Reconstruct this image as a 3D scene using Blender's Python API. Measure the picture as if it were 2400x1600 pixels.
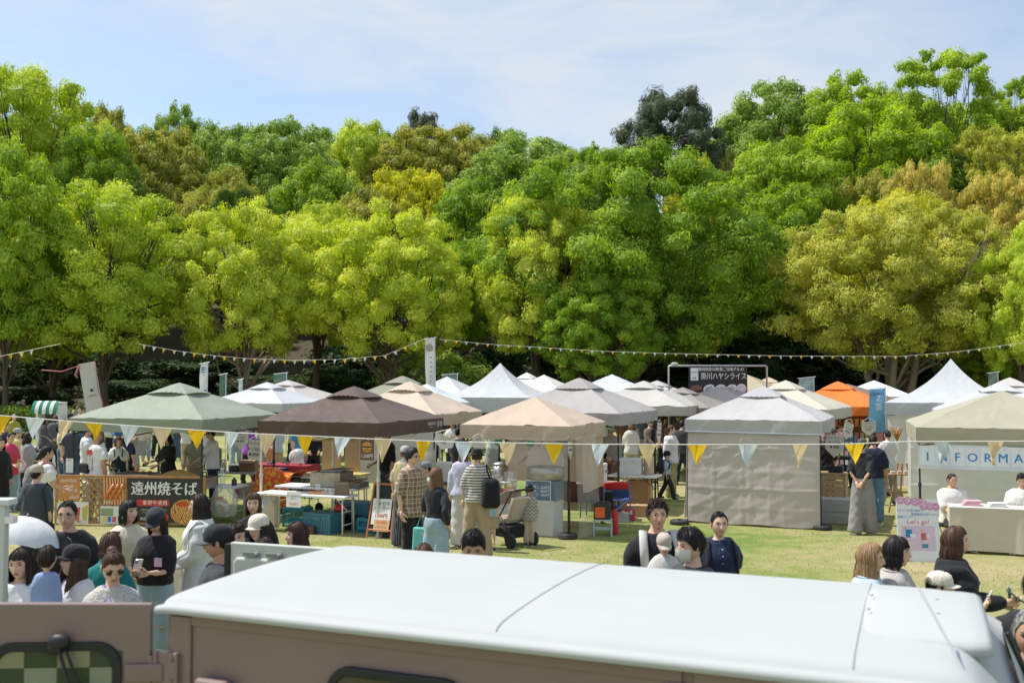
import bpy, bmesh, math, random
import numpy as np
from mathutils import Vector, Matrix, Euler, noise as mnoise
for _o in list(bpy.data.objects):
 bpy.data.objects.remove(_o)
SC = bpy.context.scene
COL = SC.collection
R = math.radians
random.seed(7)
RNG = np.random.default_rng(11)
# ---------------------------------------------------------------- camera
H = 2.72            # eye height of the photographer (standing on a step behind the van)
F = 2333.33         # focal length in pixels of the 2400 px wide photograph (35 mm lens)
cam = bpy.data.cameras.new('camera')
cam.lens = 35.0
cam.sensor_width = 36.0
cam.clip_start = 0.05
cam.clip_end = 3000
cam.dof.use_dof = True
cam.dof.focus_distance = 19.0
cam.dof.aperture_fstop = 3.2
camo = bpy.data.objects.new('camera', cam)
COL.objects.link(camo)
camo.location = (0, 0, H)
camo.rotation_euler = (R(90) + math.atan(86 / F), 0, 0)
SC.camera = camo
# ---------------------------------------------------------------- light
SUN_EL = R(60)
SUN_DIR = Vector((-0.945, 0.32, 0)).normalized()      # horizontal direction towards the sun
SC.view_settings.view_transform = 'Standard'
SC.view_settings.look = 'None'
SC.view_settings.exposure = 0.50
SC.view_settings.gamma = 1.0
world = bpy.data.worlds.new('World')
SC.world = world
world.use_nodes = True
def build_world():
 nt = world.node_tree
 nt.nodes.clear()
 N, Lk = nt.nodes.new, nt.links.new
 out = N('ShaderNodeOutputWorld')
 bg = N('ShaderNodeBackground')
 bg.inputs['Strength'].default_value = 0.132
 sky = N('ShaderNodeTexSky')
 sky.sky_type = 'NISHITA'
 sky.sun_disc = False
 sky.sun_elevation = SUN_EL
 sky.sun_rotation = math.atan2(SUN_DIR.x, SUN_DIR.y)
 sky.altitude = 20
 sky.air_density = 1.0
 sky.dust_density = 1.0
 sky.ozone_density = 0.15
 # thin cirrus: a broad veil above a slanting edge, laid out on the sky's own direction vector
 tc = N('ShaderNodeTexCoord')
 def M(op, a, b=None, c_=None):
  n = N('ShaderNodeMath'); n.operation = op
  for k, v in enumerate((a, b, c_)):
   if v is None: continue
   if isinstance(v, (int, float)): n.inputs[k].default_value = v
   else: Lk(v, n.inputs[k])
  return n.outputs[0]
 def noise(sc, det, scale, rot):
  mp = N('ShaderNodeMapping')
  mp.inputs['Scale'].default_value = scale
  mp.inputs['Rotation'].default_value = rot
  n = N('ShaderNodeTexNoise')
  n.inputs['Scale'].default_value = sc; n.inputs['Detail'].default_value = det; n.inputs['Roughness'].default_value = 0.55; n.inputs['Distortion'].default_value = 0.6
  Lk(tc.outputs['Generated'], mp.inputs['Vector']); Lk(mp.outputs['Vector'], n.inputs['Vector'])
  return n.outputs['Fac']
 def smooth(v, lo, hi):
  r = N('ShaderNodeMapRange'); r.interpolation_type = 'SMOOTHSTEP'
  r.inputs['From Min'].default_value = lo; r.inputs['From Max'].default_value = hi
  Lk(v, r.inputs['Value'])
  return r.outputs['Result']
 dp = N('ShaderNodeVectorMath'); dp.operation = 'DOT_PRODUCT'
 dp.inputs[1].default_value = (0.282, -0.228, 0.934)
 Lk(tc.outputs['Generated'], dp.inputs[0])
 sx = N('ShaderNodeSeparateXYZ'); Lk(tc.outputs['Generated'], sx.inputs['Vector'])
 n1 = noise(3.0, 6, (1, 1, 3.0), (0, R(16), 0))
 n2 = noise(7.0, 8, (1, 1, 3.5), (0, R(20), R(5)))
 edge = smooth(M('ADD', dp.outputs['Value'], M('MULTIPLY_ADD', n1, 0.34, -0.17)), -0.09, 0.04)
 thin = M('MULTIPLY_ADD', smooth(sx.outputs['X'], 0.18, 0.48), -0.6, 1.0)
 veil = M('MULTIPLY', M('MULTIPLY', edge, thin), M('MULTIPLY_ADD', n2, 1.5, 0.05))
 wisp = M('MULTIPLY', smooth(n1, 0.55, 0.75), 0.25)
 fac = M('MINIMUM', M('MULTIPLY_ADD', M('MAXIMUM', veil, wisp), 0.85, 0.06), 1.0)
 mix = N('ShaderNodeMix'); mix.data_type = 'RGBA'
 mix.inputs['B'].default_value = (4.05, 4.35, 4.65, 1)
 Lk(fac, mix.inputs['Factor'])
 Lk(sky.outputs['Color'], mix.inputs['A'])
 Lk(mix.outputs['Result'], bg.inputs['Color'])
 Lk(bg.outputs['Background'], out.inputs['Surface'])
build_world()
sun = bpy.data.lights.new('sun', 'SUN')
sun.energy = 3.8
sun.angle = R(0.55)
sun.color = (1.0, 0.955, 0.88)
suno = bpy.data.objects.new('sun', sun)
COL.objects.link(suno)
_to = Vector((SUN_DIR.x * math.cos(SUN_EL), SUN_DIR.y * math.cos(SUN_EL), math.sin(SUN_EL)))
suno.rotation_euler = _to.to_track_quat('Z', 'Y').to_euler()
suno.location = (-20, 10, 40)
# ---------------------------------------------------------------- helpers: places
def X(px, d):
 """world x of a thing seen at photo column px, d metres away"""
 return (px - 1200) / F * d
def Z(py, d):
 """height of a point seen at photo row py, d metres away"""
 return H - (py - 886) / F * d
# ---------------------------------------------------------------- helpers: materials
MATS = {}
def new_mat(key):
 m = bpy.data.materials.new(key)
 m.use_nodes = True
 m.node_tree.nodes.clear()
 MATS[key] = m
 return m
def _c4(c):
 return (c[0], c[1], c[2], 1)
def nodes_of(m):
 nt = m.node_tree
 return nt, nt.nodes.new, nt.links.new
def P(c, rough=0.6, metal=0.0, var=0.12, scale=6.0, bump=0.0, bscale=40.0, spec=0.4, coat=0.0, sheen=0.0, key=None, emit=None):
 """plain procedural surface: base colour with a little noise, optional fine relief"""
 key = key or 'plain_%s_%s_%s_%s_%s_%s_%s' % (tuple(round(x, 3) for x in c), rough, metal, var, scale, bump, coat)
 if key in MATS:
  return MATS[key]
 m = new_mat(key)
 nt, N, Lk = nodes_of(m)
 out = N('ShaderNodeOutputMaterial')
 b = N('ShaderNodeBsdfPrincipled')
 b.inputs['Roughness'].default_value = rough
 b.inputs['Metallic'].default_value = metal
 b.inputs['Specular IOR Level'].default_value = spec
 b.inputs['Coat Weight'].default_value = coat
 b.inputs['Sheen Weight'].default_value = sheen
 tc = N('ShaderNodeTexCoord')
 n = N('ShaderNodeTexNoise')
 n.inputs['Scale'].default_value = scale
 n.inputs['Detail'].default_value = 4
 mix = N('ShaderNodeMix'); mix.data_type = 'RGBA'
 mix.inputs['A'].default_value = _c4([max(0, x * (1 - var)) for x in c])
 mix.inputs['B'].default_value = _c4([min(1, x * (1 + var)) for x in c])
 Lk(tc.outputs['Object'], n.inputs['Vector'])
 Lk(n.outputs['Fac'], mix.inputs['Factor'])
 Lk(mix.outputs['Result'], b.inputs['Base Color'])
 if bump:
  n2 = N('ShaderNodeTexNoise')
  n2.inputs['Scale'].default_value = bscale
  n2.inputs['Detail'].default_value = 5
  bp = N('ShaderNodeBump')
  bp.inputs['Strength'].default_value = bump
  bp.inputs['Distance'].default_value = 0.02
  Lk(tc.outputs['Object'], n2.inputs['Vector'])
  Lk(n2.outputs['Fac'], bp.inputs['Height'])
  Lk(bp.outputs['Normal'], b.inputs['Normal'])
 Lk(b.outputs['BSDF'], out.inputs['Surface'])
 return m
def CLOTH(c, trans=0.0, bump=0.5, bscale=9.0, var=0.07, rough=0.85, pat=None, key=None):
 """woven cloth with soft creases; trans lets light through thin sheets; pat = ('stripe',c2,freq,duty,axis) / ('plaid',c2,c3,freq) / ('zigzag',..)"""
 key = key or 'cloth_%s_%s_%s_%s_%s' % (tuple(round(x, 3) for x in c), trans, bump, bscale, pat)
 if key in MATS:
  return MATS[key]
 m = new_mat(key)
 nt, N, Lk = nodes_of(m)
 out = N('ShaderNodeOutputMaterial')
 b = N('ShaderNodeBsdfPrincipled')
 b.inputs['Roughness'].default_value = rough
 b.inputs['Specular IOR Level'].default_value = 0.2
 b.inputs['Sheen Weight'].default_value = 0.1
 tc = N('ShaderNodeTexCoord')
 n = N('ShaderNodeTexNoise')
 n.inputs['Scale'].default_value = 3.0
 n.inputs['Detail'].default_value = 5
 mix = N('ShaderNodeMix'); mix.data_type = 'RGBA'
 mix.inputs['A'].default_value = _c4([x * (1 - var) for x in c])
 mix.inputs['B'].default_value = _c4([min(1, x * (1 + var)) for x in c])
 Lk(tc.outputs['Object'], n.inputs['Vector'])
 Lk(n.outputs['Fac'], mix.inputs['Factor'])
 colour = mix.outputs['Result']
 if pat:
  sp = N('ShaderNodeSeparateXYZ')
  Lk(tc.outputs['Object'], sp.inputs['Vector'])
  def band(axis, freq, duty, extra=None):
   a = N('ShaderNodeMath'); a.operation = 'MULTIPLY'; a.inputs[1].default_value = freq
   Lk(sp.outputs[axis], a.inputs[0])
   src = a.outputs[0]
   if extra is not None:
    s = N('ShaderNodeMath'); s.operation = 'ADD'
    Lk(src, s.inputs[0]); Lk(extra, s.inputs[1]); src = s.outputs[0]
   f = N('ShaderNodeMath'); f.operation = 'FRACT'
   Lk(src, f.inputs[0])
   l = N('ShaderNodeMath'); l.operation = 'LESS_THAN'; l.inputs[1].default_value = duty
   Lk(f.outputs[0], l.inputs[0])
   return l.outputs[0]
  def over(col, fac, c2, amt=1.0):
   mx = N('ShaderNodeMix'); mx.data_type = 'RGBA'
   if amt < 1:
    k = N('ShaderNodeMath'); k.operation = 'MULTIPLY'; k.inputs[1].default_value = amt
    Lk(fac, k.inputs[0]); fac = k.outputs[0]
   Lk(fac, mx.inputs['Factor']); Lk(col, mx.inputs['A'])
   mx.inputs['B'].default_value = _c4(c2)
   return mx.outputs['Result']
  if pat[0] == 'stripe':
   colour = over(colour, band(pat[4] if len(pat) > 4 else 'Z', pat[2], pat[3]), pat[1])
  elif pat[0] == 'plaid':
   fq = pat[3]
   colour = over(colour, band('Z', fq, 0.42), pat[1], 0.55)
   colour = over(colour, band('X', fq, 0.42), pat[1], 0.55)
   colour = over(colour, band('Z', fq * 2.0, 0.12), pat[2], 0.8)
   colour = over(colour, band('X', fq * 2.0, 0.12), pat[2], 0.8)
  elif pat[0] == 'zigzag':
   t = N('ShaderNodeMath'); t.operation = 'PINGPONG'; t.inputs[1].default_value = 0.03
   Lk(sp.outputs['X'], t.inputs[0])
   k = N('ShaderNodeMath'); k.operation = 'MULTIPLY'; k.inputs[1].default_value = 26
   Lk(t.outputs[0], k.inputs[0])
   colour = over(colour, band('Z', pat[2], 0.5, k.outputs[0]), pat[1])
  elif pat[0] == 'spots':
   v = N('ShaderNodeTexVoronoi'); v.inputs['Scale'].default_value = pat[2]
   Lk(tc.outputs['Object'], v.inputs['Vector'])
   l = N('ShaderNodeMath'); l.operation = 'LESS_THAN'; l.inputs[1].default_value = pat[3]
   Lk(v.outputs['Distance'], l.inputs[0])
   colour = over(colour, l.outputs[0], pat[1])
   if len(pat) > 4:
    mm = N('ShaderNodeMath'); mm.operation = 'LESS_THAN'; mm.inputs[1].default_value = pat[3] * 0.6
    Lk(v.outputs['Distance'], mm.inputs[0])
    colour = over(colour, mm.outputs[0], pat[4])
 Lk(colour, b.inputs['Base Color'])
 if bump:
  mp = N('ShaderNodeMapping')
  mp.inputs['Scale'].default_value = (1, 1, 0.45)
  mp.inputs['Rotation'].default_value = (0.3, 0.5, 0.2)
  n2 = N('ShaderNodeTexNoise')
  n2.inputs['Scale'].default_value = bscale
  n2.inputs['Detail'].default_value = 4
  n2.inputs['Distortion'].default_value = 0.8
  bp = N('ShaderNodeBump')
  bp.inputs['Strength'].default_value = bump
  bp.inputs['Distance'].default_value = 0.03
  Lk(tc.outputs['Object'], mp.inputs['Vector'])
  Lk(mp.outputs['Vector'], n2.inputs['Vector'])
  Lk(n2.outputs['Fac'], bp.inputs['Height'])
  Lk(bp.outputs['Normal'], b.inputs['Normal'])
 sh = b.outputs['BSDF']
 if trans:
  tr = N('ShaderNodeBsdfTranslucent')
  Lk(colour, tr.inputs['Color'])
  ms = N('ShaderNodeMixShader')
  ms.inputs['Fac'].default_value = trans
  Lk(sh, ms.inputs[1]); Lk(tr.outputs['BSDF'], ms.inputs[2])
  sh = ms.outputs['Shader']
 Lk(sh, out.inputs['Surface'])
 return m
def LEAF(key, c1, c2, c3=None, trans=0.4, rough=0.55):
 """leaves: colour varies leaf by leaf and bough by bough (vertex attribute), light passes through"""
 if key in MATS:
  return MATS[key]
 m = new_mat(key)
 nt, N, Lk = nodes_of(m)
 out = N('ShaderNodeOutputMaterial')
 at = N('ShaderNodeAttribute'); at.attribute_name = 'tint'
 ramp = N('ShaderNodeValToRGB')
 ramp.color_ramp.elements[0].color = _c4(c1)
 ramp.color_ramp.elements[1].color = _c4(c2)
 if c3:
  e = ramp.color_ramp.elements.new(0.9)
  e.color = _c4(c3)
  ramp.color_ramp.elements[1].position = 0.7
  ramp.color_ramp.elements[1].color = _c4(c2)
  ramp.color_ramp.elements[2].color = _c4(c3)
 Lk(at.outputs['Fac'], ramp.inputs['Fac'])
 b = N('ShaderNodeBsdfPrincipled')
 b.inputs['Roughness'].default_value = rough
 b.inputs['Specular IOR Level'].default_value = 0.12
 tr = N('ShaderNodeBsdfTranslucent')
 hs = N('ShaderNodeHueSaturation')
 hs.inputs['Saturation'].default_value = 1.15
 hs.inputs['Value'].default_value = 1.5
 Lk(ramp.outputs['Color'], b.inputs['Base Color'])
 Lk(ramp.outputs['Color'], hs.inputs['Color'])
 Lk(hs.outputs['Color'], tr.inputs['Color'])
 ms = N('ShaderNodeMixShader'); ms.inputs['Fac'].default_value = trans
 Lk(b.outputs['BSDF'], ms.inputs[1]); Lk(tr.outputs['BSDF'], ms.inputs[2])
 Lk(ms.outputs['Shader'], out.inputs['Surface'])
 return m
def GLASS(key='clear_sheet', c=(0.9, 0.93, 0.95), alpha=0.25, rough=0.08):
 if key in MATS:
  return MATS[key]
 m = new_mat(key)
 nt, N, Lk = nodes_of(m)
 out = N('ShaderNodeOutputMaterial')
 b = N('ShaderNodeBsdfPrincipled')
 b.inputs['Base Color'].default_value = _c4(c)
 b.inputs['Roughness'].default_value = rough
 tr = N('ShaderNodeBsdfTransparent')
 fr = N('ShaderNodeLayerWeight'); fr.inputs['Blend'].default_value = 0.25
 mr = N('ShaderNodeMapRange')
 mr.inputs['To Min'].default_value = alpha * 0.6
 mr.inputs['To Max'].default_value = min(1, alpha * 2.2)
 Lk(fr.outputs['Facing'], mr.inputs['Value'])
 ms = N('ShaderNodeMixShader')
 Lk(mr.outputs['Result'], ms.inputs['Fac'])
 Lk(tr.outputs['BSDF'], ms.inputs[1]); Lk(b.outputs['BSDF'], ms.inputs[2])
 Lk(ms.outputs['Shader'], out.inputs['Surface'])
 return m
def FOOD(key, c1, c2, c3, scale=30.0, dist=3.0):
 """printed food picture / real noodles: tangled strands"""
 if key in MATS:
  return MATS[key]
 m = new_mat(key)
 nt, N, Lk = nodes_of(m)
 out = N('ShaderNodeOutputMaterial')
 b = N('ShaderNodeBsdfPrincipled')
 b.inputs['Roughness'].default_value = 0.5
 tc = N('ShaderNodeTexCoord')
 w = N('ShaderNodeTexWave')
 w.inputs['Scale'].default_value = scale
 w.inputs['Distortion'].default_value = dist * 4
 w.inputs['Detail'].default_value = 2
 w.inputs['Detail Scale'].default_value = 0.6
 r = N('ShaderNodeValToRGB')
 r.color_ramp.elements[0].color = _c4(c1)
 r.color_ramp.elements[1].color = _c4(c3)
 e = r.color_ramp.elements.new(0.45); e.color = _c4(c2)
 Lk(tc.outputs['Object'], w.inputs['Vector'])
 Lk(w.outputs['Fac'], r.inputs['Fac'])
 Lk(r.outputs['Color'], b.inputs['Base Color'])
 Lk(b.outputs['BSDF'], out.inputs['Surface'])
 return m
WHITE = P((0.78, 0.78, 0.77), 0.5, var=0.04)
BLACK = P((0.022, 0.022, 0.025), 0.5)
STEEL = P((0.45, 0.45, 0.45), 0.35, metal=0.9, var=0.2, bump=0.1)
DARKPOLE = P((0.03, 0.03, 0.035), 0.45)
CREAMPOLE = P((0.62, 0.6, 0.54), 0.4)
WOOD = P((0.42, 0.22, 0.09), 0.6, var=0.3, scale=14, bump=0.15)
PALEWOOD = P((0.55, 0.4, 0.24), 0.65, var=0.2, scale=12, bump=0.15)
CARD = P((0.46, 0.31, 0.18), 0.8, var=0.1)
# ---------------------------------------------------------------- helpers: meshes
class MB:
 """collects verts and faces; build() links them as ONE mesh object"""
 def __init__(s):
  s.v = []
  s.f = []
  s.m = []
 def add(s, vs, fs, mi=0):
  o = len(s.v)
  s.v.extend([tuple(p) for p in vs])
  for f in fs:
   s.f.append(tuple(i + o for i in f))
   s.m.append(mi)
  return s
 def box(s, c, d, rz=0.0, mi=0, top=1.0):
  x, y, z = d[0] / 2, d[1] / 2, d[2] / 2
  ca, sa = math.cos(rz), math.sin(rz)
  vs = []
  for sz in (-1, 1):
   k = top if sz > 0 else 1.0
   for sx, sy in ((-1, -1), (1, -1), (1, 1), (-1, 1)):
    px, py = sx * x * k, sy * y * k
    vs.append((c[0] + px * ca - py * sa, c[1] + px * sa + py * ca, c[2] + sz * z))
  return s.add(vs, [(3, 2, 1, 0), (4, 5, 6, 7), (0, 1, 5, 4), (1, 2, 6, 5), (2, 3, 7, 6), (3, 0, 4, 7)], mi)
 def tube(s, pts, rad, n=8, cap=True, mi=0, flat=None):
  pts = [Vector(p) for p in pts]
  if not hasattr(rad, '__len__'):
   rad = [rad] * len(pts)
  vs, fs = [], []
  up = None
  for i, p in enumerate(pts):
   a = pts[max(i - 1, 0)]
   b = pts[min(i + 1, len(pts) - 1)]
   t = (b - a).normalized()
   if up is None:
    up = Vector((0, 1, 0)) if abs(t.y) < 0.9 else Vector((1, 0, 0))
   sx = t.cross(up).normalized()
   up = sx.cross(t).normalized()
   r = rad[i]
   rx, ry = (r if hasattr(r, '__len__') else (r, r))
   for k in range(n):
    a_ = 2 * math.pi * k / n
    vs.append(p + sx * (math.cos(a_) * rx) + up * (math.sin(a_) * ry))
  for i in range(len(pts) - 1):
   for k in range(n):
    k2 = (k + 1) % n
    fs.append((i * n + k, i * n + k2, (i + 1) * n + k2, (i + 1) * n + k))
  if cap:
   fs.append(tuple(range(n - 1, -1, -1)))
   fs.append(tuple((len(pts) - 1) * n + k for k in range(n)))
  return s.add(vs, fs, mi)
 def rings(s, rings, cap=True, mi=0):
  """rings: list of lists of points, same count"""
  n = len(rings[0])
  vs = [p for r in rings for p in r]
  fs = []
  for i in range(len(rings) - 1):
   for k in range(n):
    k2 = (k + 1) % n
    fs.append((i * n + k, i * n + k2, (i + 1) * n + k2, (i + 1) * n + k))
  if cap:
   fs.append(tuple(range(n - 1, -1, -1)))
   fs.append(tuple((len(rings) - 1) * n + k for k in range(n)))
  return s.add(vs, fs, mi)
 def lathe(s, prof, c=(0, 0, 0), n=16, mi=0, cap=True):
  rs = []
  for r, z in prof:
   rs.append([(c[0] + r * math.cos(2 * math.pi * k / n), c[1] + r * math.sin(2 * math.pi * k / n), c[2] + z) for k in range(n)])
  return s.rings(rs, cap, mi)
 def ball(s, c, r, n=10, m=8, mi=0):
  rx, ry, rz = r if hasattr(r, '__len__') else (r, r, r)
  rs = []
  for j in range(1, m):
   a = -math.pi / 2 + math.pi * j / m
   rs.append([(c[0] + rx * math.cos(a) * math.cos(2 * math.pi * k / n), c[1] + ry * math.cos(a) * math.sin(2 * math.pi * k / n), c[2] + rz * math.sin(a)) for k in range(n)])
  o = len(s.v)
  s.rings(rs, False, mi)
  b0, t0 = len(s.v), len(s.v) + 1
  s.v.append((c[0], c[1], c[2] - rz)); s.v.append((c[0], c[1], c[2] + rz))
  for k in range(n):
   k2 = (k + 1) % n
   s.f.append((b0, o + k2, o + k)); s.m.append(mi)
   s.f.append((t0, o + (m - 2) * n + k, o + (m - 2) * n + k2)); s.m.append(mi)
  return s
 def grid(s, fn, nu, nv, mi=0):
  vs = [fn(i / nu, j / nv) for j in range(nv + 1) for i in range(nu + 1)]
  fs = [(j * (nu + 1) + i, j * (nu + 1) + i + 1, (j + 1) * (nu + 1) + i + 1, (j + 1) * (nu + 1) + i) for j in range(nv) for i in range(nu)]
  return s.add(vs, fs, mi)
 def prism(s, poly, y0, y1, mi=0):
  """polygon in x,z extruded along y"""
  n = len(poly)
  vs = [(p[0], y0, p[1]) for p in poly] + [(p[0], y1, p[1]) for p in poly]
  fs = [tuple(range(n)), tuple(range(2 * n - 1, n - 1, -1))]
  for k in range(n):
   k2 = (k + 1) % n
   fs.append((k2, k, n + k, n + k2))
  return s.add(vs, fs, mi)
 def mesh(s, name='mesh', smooth=False):
  me = bpy.data.meshes.new(name)
  me.from_pydata(s.v, [], s.f)
  if any(s.m):
   me.polygons.foreach_set('material_index', s.m)
  if smooth:
   me.polygons.foreach_set('use_smooth', [True] * len(me.polygons))
  me.update()
  return me
 def build(s, name, mat, parent=None, smooth=False, bevel=0.0, solid=0.0, fix=True, segs=2):
  me = s.mesh(name, smooth)
  if fix:
   bm = bmesh.new(); bm.from_mesh(me)
   bmesh.ops.recalc_face_normals(bm, faces=bm.faces)
   bm.to_mesh(me); bm.free()
  mats = mat if isinstance(mat, (list, tuple)) else [mat]
  for m in mats:
   me.materials.append(m)
  o = bpy.data.objects.new(name, me)
  COL.objects.link(o)
  if parent is not None:
   o.parent = parent
  if solid:
   md = o.modifiers.new('solid', 'SOLIDIFY'); md.thickness = solid; md.offset = 0
  if bevel:
   md = o.modifiers.new('bevel', 'BEVEL'); md.width = bevel; md.segments = segs; md.limit_method = 'ANGLE'
   md.harden_normals = False
  return o
def tag(o, label=None, cat=None, group=None, kind=None):
 if label: o['label'] = label
 if cat: o['category'] = cat
 if group: o['group'] = group
 if kind: o['kind'] = kind
 return o
def thing(name, label, cat, loc=(0, 0, 0), rz=0.0, group=None):
 o = bpy.data.objects.new(name, None)
 COL.objects.link(o)
 o.location = loc
 o.rotation_euler = (0, 0, rz)
 o.empty_display_size = 0.2
 return tag(o, label, cat, group)
def copy_tree(o, parent=None):
 c = o.copy()
 COL.objects.link(c)
 c.parent = parent
 for ch in list(o.children):
  copy_tree(ch, c)
 return c
TXT = {}
def text(body, size, mat, parent, loc, rot=(90, 0, 0), name='lettering', bold=0.0, align='CENTER', squeeze=1.0, sub=None, gap=1.0, line=1.0, shear=0.0):
 """flat lettering as a mesh, standing on a surface"""
 heavy, bold = bold, 0.0
 k = (body, bold, align, gap, line, shear)
 if k not in TXT:
  cu = bpy.data.curves.new('lettering', 'FONT')
  cu.body = body
  cu.size = 1.0
  cu.resolution_u = 2
  cu.offset = bold
  cu.align_x = align
  cu.align_y = 'CENTER'
  cu.space_character = gap
  cu.space_line = line
  cu.shear = shear
  ob = bpy.data.objects.new('lettering_curve', cu)
  COL.objects.link(ob)
  dg = bpy.context.evaluated_depsgraph_get()
  dg.update()
  TXT[k] = bpy.data.meshes.new_from_object(ob.evaluated_get(dg))
  bpy.data.objects.remove(ob)
 me = TXT[k].copy()
 if heavy:      # brush-weight strokes: the glyphs doubled side by side, each a hair above the other
  bm = bmesh.new()
  for j, dx in enumerate((-0.8, 0.0, 0.8)):
   n0 = len(bm.verts)
   bm.from_mesh(me)
   bm.verts.ensure_lookup_table()
   bmesh.ops.translate(bm, verts=bm.verts[n0:], vec=(dx * heavy, (0.3 if j == 1 else 0) * heavy, 0.004 * j))
  bm.to_mesh(me); bm.free()
 me.materials.clear()
 me.materials.append(mat)
 o = bpy.data.objects.new(name, me)
 COL.objects.link(o)
 o.parent = parent
 o.location = loc
 o.rotation_euler = tuple(R(a) for a in rot)
 o.scale = (size * squeeze, size, size)
 return o
# ================================================================ terrain
def sstep(a, b, x):
 t = np.clip((x - a) / (b - a), 0, 1)
 return t * t * (3 - 2 * t)
def hill_z(x, y):
 x = np.asarray(x, float); y = np.asarray(y, float)
 top = 12.5 + 3.0 * sstep(10, 45, x) + 2.0 * sstep(15, 50, -x) + 1.2 * np.sin(x * 0.11 + 1.3)
 return top * sstep(64, 112, y + 0.06 * x) + 1.4 * sstep(54, 66, y)
def ground_mat():
 m = new_mat('lawn')
 nt, N, Lk = nodes_of(m)
 out = N('ShaderNodeOutputMaterial')
 b = N('ShaderNodeBsdfPrincipled')
 b.inputs['Roughness'].default_value = 0.95
 b.inputs['Specular IOR Level'].default_value = 0.1
 tc = N('ShaderNodeTexCoord')
 def noise(sc, det=6, rough=0.6):
  n = N('ShaderNodeTexNoise')
  n.inputs['Scale'].default_value = sc; n.inputs['Detail'].default_value = det; n.inputs['Roughness'].default_value = rough
  Lk(tc.outputs['Object'], n.inputs['Vector'])
  return n.outputs['Fac']
 r = N('ShaderNodeValToRGB')
 r.color_ramp.elements[0].position = 0.41; r.color_ramp.elements[0].color = (0.18, 0.265, 0.065, 1)
 r.color_ramp.elements[1].position = 0.60; r.color_ramp.elements[1].color = (0.47, 0.40, 0.235, 1)
 e = r.color_ramp.elements.new(0.48); e.color = (0.31, 0.335, 0.125, 1)
 a = N('ShaderNodeMath'); a.operation = 'MULTIPLY_ADD'; a.inputs[1].default_value = 0.62
 bb = N('ShaderNodeMath'); bb.operation = 'MULTIPLY'; bb.inputs[1].default_value = 0.38
 Lk(noise(0.22, 5), a.inputs[0]); Lk(noise(2.3, 8, 0.7), bb.inputs[0]); Lk(bb.outputs[0], a.inputs[2])
 Lk(a.outputs[0], r.inputs['Fac'])
 mix = N('ShaderNodeMix'); mix.data_type = 'RGBA'; mix.blend_type = 'MULTIPLY'
 mix.inputs['Factor'].default_value = 0.7
 r2 = N('ShaderNodeValToRGB')
 r2.color_ramp.elements[0].position = 0.3; r2.color_ramp.elements[0].color = (0.55, 0.55, 0.5, 1)
 r2.color_ramp.elements[1].position = 0.7; r2.color_ramp.elements[1].color = (1.2, 1.2, 1.15, 1)
 Lk(noise(28, 8, 0.75), r2.inputs['Fac'])
 Lk(r.outputs['Color'], mix.inputs['A']); Lk(r2.outputs['Color'], mix.inputs['B'])
 Lk(mix.outputs['Result'], b.inputs['Base Color'])
 bp = N('ShaderNodeBump'); bp.inputs['Strength'].default_value = 0.7; bp.inputs['Distance'].default_value = 0.04
 Lk(noise(45, 6, 0.8), bp.inputs['Height']); Lk(bp.outputs['Normal'], b.inputs['Normal'])
 Lk(b.outputs['BSDF'], out.inputs['Surface'])
 return m
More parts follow.
